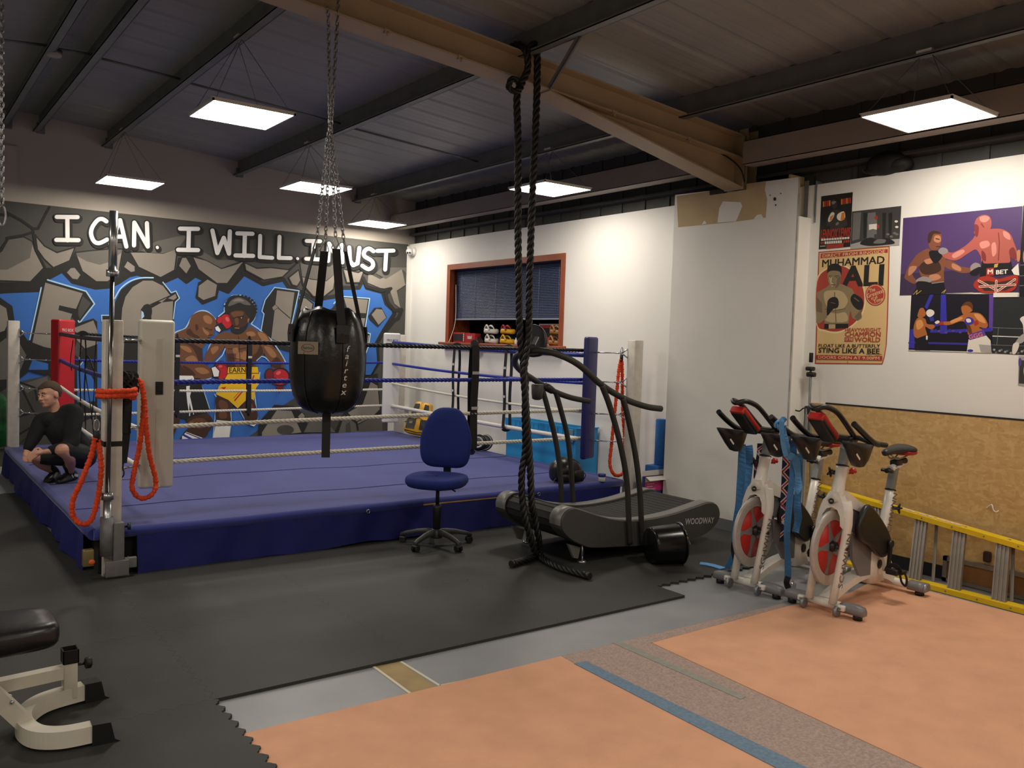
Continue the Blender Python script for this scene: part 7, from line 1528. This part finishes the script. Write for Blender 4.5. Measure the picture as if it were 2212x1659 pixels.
M_skin = mat('skin', '#c08f78', .5, noise=(14, .06)); M_jum = mat('black_jumper', '#0e0e10', .9, bump=(60, .2)); M_sh = mat('black_shorts', '#141416', .8, bump=(30, .2)); M_hair = mat('short_brown_hair', '#4d3a28', .8, noise=(120, .35), bump=(220, .8)); M_sk = mat('black_sock', '#0c0c0d', .9); M_shoe = mat('black_shoe', '#111113', .45)
boy = thing('person', (1.25, 7.95, RZ), 'person with short brown hair crouching on the ring edge in black jumper and shorts', 'person')
# head frame: x forward (towards the left of the camera), z up
hc = pd(107, 853, -.02); hf = (-FW*cos(radians(20))-RT*sin(radians(20))+DN*.06).normalized(); hu = (-DN*cos(radians(9))-RT*sin(radians(9))); hl = hu.cross(hf).normalized(); hu = hf.cross(hl).normalized()
H = lambda x, y, z: hc+hf*x+hl*y+hu*z
HR3 = Matrix((hf, hl, hu)).transposed()
b = MB()
b.ball(H(-.012, 0, .025), (.092, .074, .084), 20, HR3); b.ball(H(.028, 0, -.03), (.060, .058, .075), 18, HR3); b.ball(H(.052, 0, -.082), (.028, .030, .024), 12, HR3); b.ball(H(.0, 0, -.055), (.055, .054, .045), 14, HR3)
for s in (-1, 1): b.ball(H(.062, s*.030, -.030), (.022, .022, .022), 10, HR3); b.ball(H(-.005, s*.074, -.012), (.020, .009, .031), 10, HR3); b.ball(H(.075, s*.026, .018), (.014, .024, .010), 10, HR3)
limb(b, [(H(.084, 0, .005), .0075), (H(.098, 0, -.020), .0105), (H(.100, 0, -.031), .012)]); b.ball(H(.090, 0, -.034), (.012, .019, .009), 10, HR3)
b.ball(H(.080, 0, -.058), (.012, .022, .009), 10, HR3); b.ball(H(.078, 0, -.068), (.012, .018, .008), 10, HR3)
neck0, neck1 = H(-.02, 0, -.07), pd(122, 903, .03)
limb(b, [(neck0, .046), (neck0.lerp(neck1, .5), .044), (neck1, .055)])
# torso, arms and legs under the clothes
sL, sR = pd(91, 908, -.04), pd(160, 893, .06); chest = pd(128, 925, .02); pel = pd(166, 975, .12)
limb(b, [(chest, .10), (pd(148, 950, .07), .105), (pel, .11)])
eL, wL = pd(73, 945, -.10), pd(57, 974, -.17); eR, wR = pd(150, 962, -.10), pd(96, 976, -.26)
limb(b, [(sL, .042), (eL, .033), (wL, .021)]); limb(b, [(sR, .042), (eR, .034), (wR, .022)])
kN, aN = pd(133, 972, -.20), at(152, 1020, Z=RZ+.07); kF, aF = pd(74, 988, -.12), at(118, 1018, Z=RZ+.07)
hN, hF = pd(178, 982, .10), pd(158, 984, .06)
limb(b, [(hN, .075), (kN.lerp(hN, .4), .066), (kN, .052)]); limb(b, [(kN, .050), (kN.lerp(aN, .35)+RT*.04, .050), (aN, .030)])
limb(b, [(hF, .072), (kF.lerp(hF, .4), .062), (kF, .046)]); limb(b, [(kF, .044), (kF.lerp(aF, .4)+DN*.012, .043), (aF, .029)])
# hands: palm, four bent fingers and a thumb each, loosely clasped
def hand(w, palm, curl, side, k=1.):
    d = (palm-w).normalized(); ac = (d.cross(-FW)).normalized()*side; nr = d.cross(ac).normalized()*side
    b.ball(w.lerp(palm, .75), (.026*k, .026*k, .019*k), 10); limb(b, [(w, .019*k), (palm, .021*k)])
    for i, (o, l) in enumerate(((-.024, .055), (-.008, .062), (.009, .058), (.023, .046))):
        q0 = palm+ac*o*k+d*.010; q1 = q0+d*l*.48*k+curl*.010; q2 = q1+d*l*.25*k+curl*l*.42*k; q3 = q2+curl*l*.40*k-d*.012*k; limb(b, [(q0, .0092*k), (q1, .0085*k), (q2, .0078*k), (q3, .0068*k)])
    t0 = w.lerp(palm, .45)+ac*-.020*k; limb(b, [(t0, .011*k), (t0-ac*.020*k+d*.016*k, .0098*k), (t0-ac*.022*k+d*.042*k+curl*.008, .0082*k)])
hand(wL, pd(56, 983, -.20), (-FW*.5+RT*.8+DN*.3).normalized(), 1); hand(wR, pd(82, 979, -.29), (DN*.75-RT*.3-FW*.2).normalized(), -1)
body = solid(b, 'body', M_skin, boy, .006, 3)
# face details
for s in (-1, 1):
    e = MB(); e.ball(H(.0865, s*.0275, -.003), (.0075, .0125, .0062), 12, HR3); o = e.build('eye', mat('eye_white', '#b9aaa2', .3), body)
    e = MB(); e.ball(H(.0935, s*.0275+.001, -.003), (.0025, .0055, .0055), 10, HR3); e.build('iris', mat('iris_dark', '#2a201a', .2), o)
    e = MB(); e.tube([H(.085, s*.014, .016), H(.089, s*.028, .020), H(.078, s*.044, .016)], [.003, .0042, .002], 6); e.build('eyebrow', M_hair, body)
m_ = MB(); m_.ball(H(.090, 0, -.0595), (.005, .019, .0042), 10, HR3).ball(H(.0885, 0, -.067), (.005, .016, .0045), 10, HR3); m_.build('lips', mat('lips', '#8f4f47', .5), body)
m_ = MB(); m_.ball(H(.0945, .006, -.042), (.002, .003, .002), 6, HR3).ball(H(.0945, -.006, -.042), (.002, .003, .002), 6, HR3); 
# hair
h = MB(); R = []
for i in range(13):
    a = i/12*pi/2*1.42; ring = []
    for k_ in range(32):
        q = 2*pi*k_/32; f = cos(q); z = cos(a); r = sin(a); w = max(0, (i-4)/8)
        lo = w*w*(.098 if f > .55 else (.098-(.55-f)/.45*.072 if f > .10 else (.026-(.10-f)/.5*.026 if f > -.4 else 0.)))
        g = 1.0-.085*max(0, (i-9)/3)
        ring.append(H(-.014+.098*r*cos(q)*g, .0790*r*sin(q)*g, .027+.093*z+lo+.003*sin(q*7+i)))
    R.append(ring)
h.loft(R); solid(h, 'hair', M_hair, boy, .006, 2)
# clothes
j = MB(); limb(j, [(pd(122, 910, .02), .078), (chest, .118), (pd(148, 950, .07), .128), (pd(168, 970, .12), .128)]); limb(j, [(sL+RT*.05, .07), (sL, .066), (sL.lerp(eL, .5), .064), (eL, .058), (wL.lerp(eL, .25), .040)]); limb(j, [(sR-RT*.06, .08), (sR, .078), (sR.lerp(eR, .5), .074), (eR, .062), (wR.lerp(eR, .3), .040)])
limb(j, [(sL, .06), (pd(122, 905, .02), .075), (sR, .068)])
j.tube([neck1+(neck0-neck1)*.22+(hl*cos(q)+hf*sin(q))*.058 for q in [2*pi*i/16 for i in range(16)]], .012, 8, True)
solid(j, 'jumper', M_jum, boy, .009, 6)
s_ = MB(); limb(s_, [(hN, .098), (kN.lerp(hN, .55), .086), (kN.lerp(hN, .20), .074)]); limb(s_, [(hF, .094), (kF.lerp(hF, .55), .080), (kF.lerp(hF, .25), .066)]); limb(s_, [(pel, .125), (pd(180, 985, .13), .115)]); solid(s_, 'shorts', M_sh, boy, .009, 4)
for a_, kn, toe, heel in ((aN, kN, at(136, 1042, Z=RZ), at(168, 1034, Z=RZ)), (aF, kF, at(106, 1040, Z=RZ), at(128, 1030, Z=RZ))):
    s_ = MB(); limb(s_, [(a_-Vector((0, 0, .04)), .034), (a_, .036), (a_.lerp(kn, .32), .041)]); solid(s_, 'sock', M_sk, boy, .008, 3)
    d = (toe-heel); d.z = 0; d.normalize(); w = Vector((-d.y, d.x, 0)); base = Vector((a_.x, a_.y, RZ))-d*.045; R = []
    for u, hw, ht in ((-.025, .022, .05), (-.01, .034, .075), (.05, .036, .085), (.11, .040, .062), (.17, .042, .045), (.205, .034, .034), (.222, .015, .022)): R.append([base+d*u+w*hw*x+Vector((0, 0, .004+ht*z)) for x, z in ((-1, 0), (1, 0), (1.05, .3), (.85, .75), (.4, 1), (-.4, 1), (-.85, .75), (-1.05, .3))])
    sh_ = MB().loft(R).build('shoe', M_shoe, boy)
    if a_ is aN:
        m_ = MB(); q = base+d*.0; m_.text('A', Matrix(((d.x, 0, -w.x*1, 0), (d.y, 0, -w.y, 0), (0, 1, 0, 0), (0, 0, 0, 1))) @ Matrix.Identity(4), .001, 0) if False else None
        sd = 1 if w.dot(-FW) > 0 else -1
        m_.beam(base+d*.0+w*sd*.038+Vector((0, 0, .035)), base+d*.05+w*sd*.041+Vector((0, 0, .05)), .004, .022).beam(base+d*.065+w*sd*.041+Vector((0, 0, .03)), base+d*.085+w*sd*.041+Vector((0, 0, .055)), .004, .010); m_.build('shoe_logo', M_wl, sh_)
    m_ = MB()
    for k_ in range(4): m_.tube([base+d*(.07+.022*k_)+w*(-.022)+Vector((0, 0, .086-.010*k_)), base+d*(.075+.022*k_)+Vector((0, 0, .092-.010*k_)), base+d*(.07+.022*k_)+w*.022+Vector((0, 0, .086-.010*k_))], .0025, 5)
    m_.build('lace', M_strap, sh_)
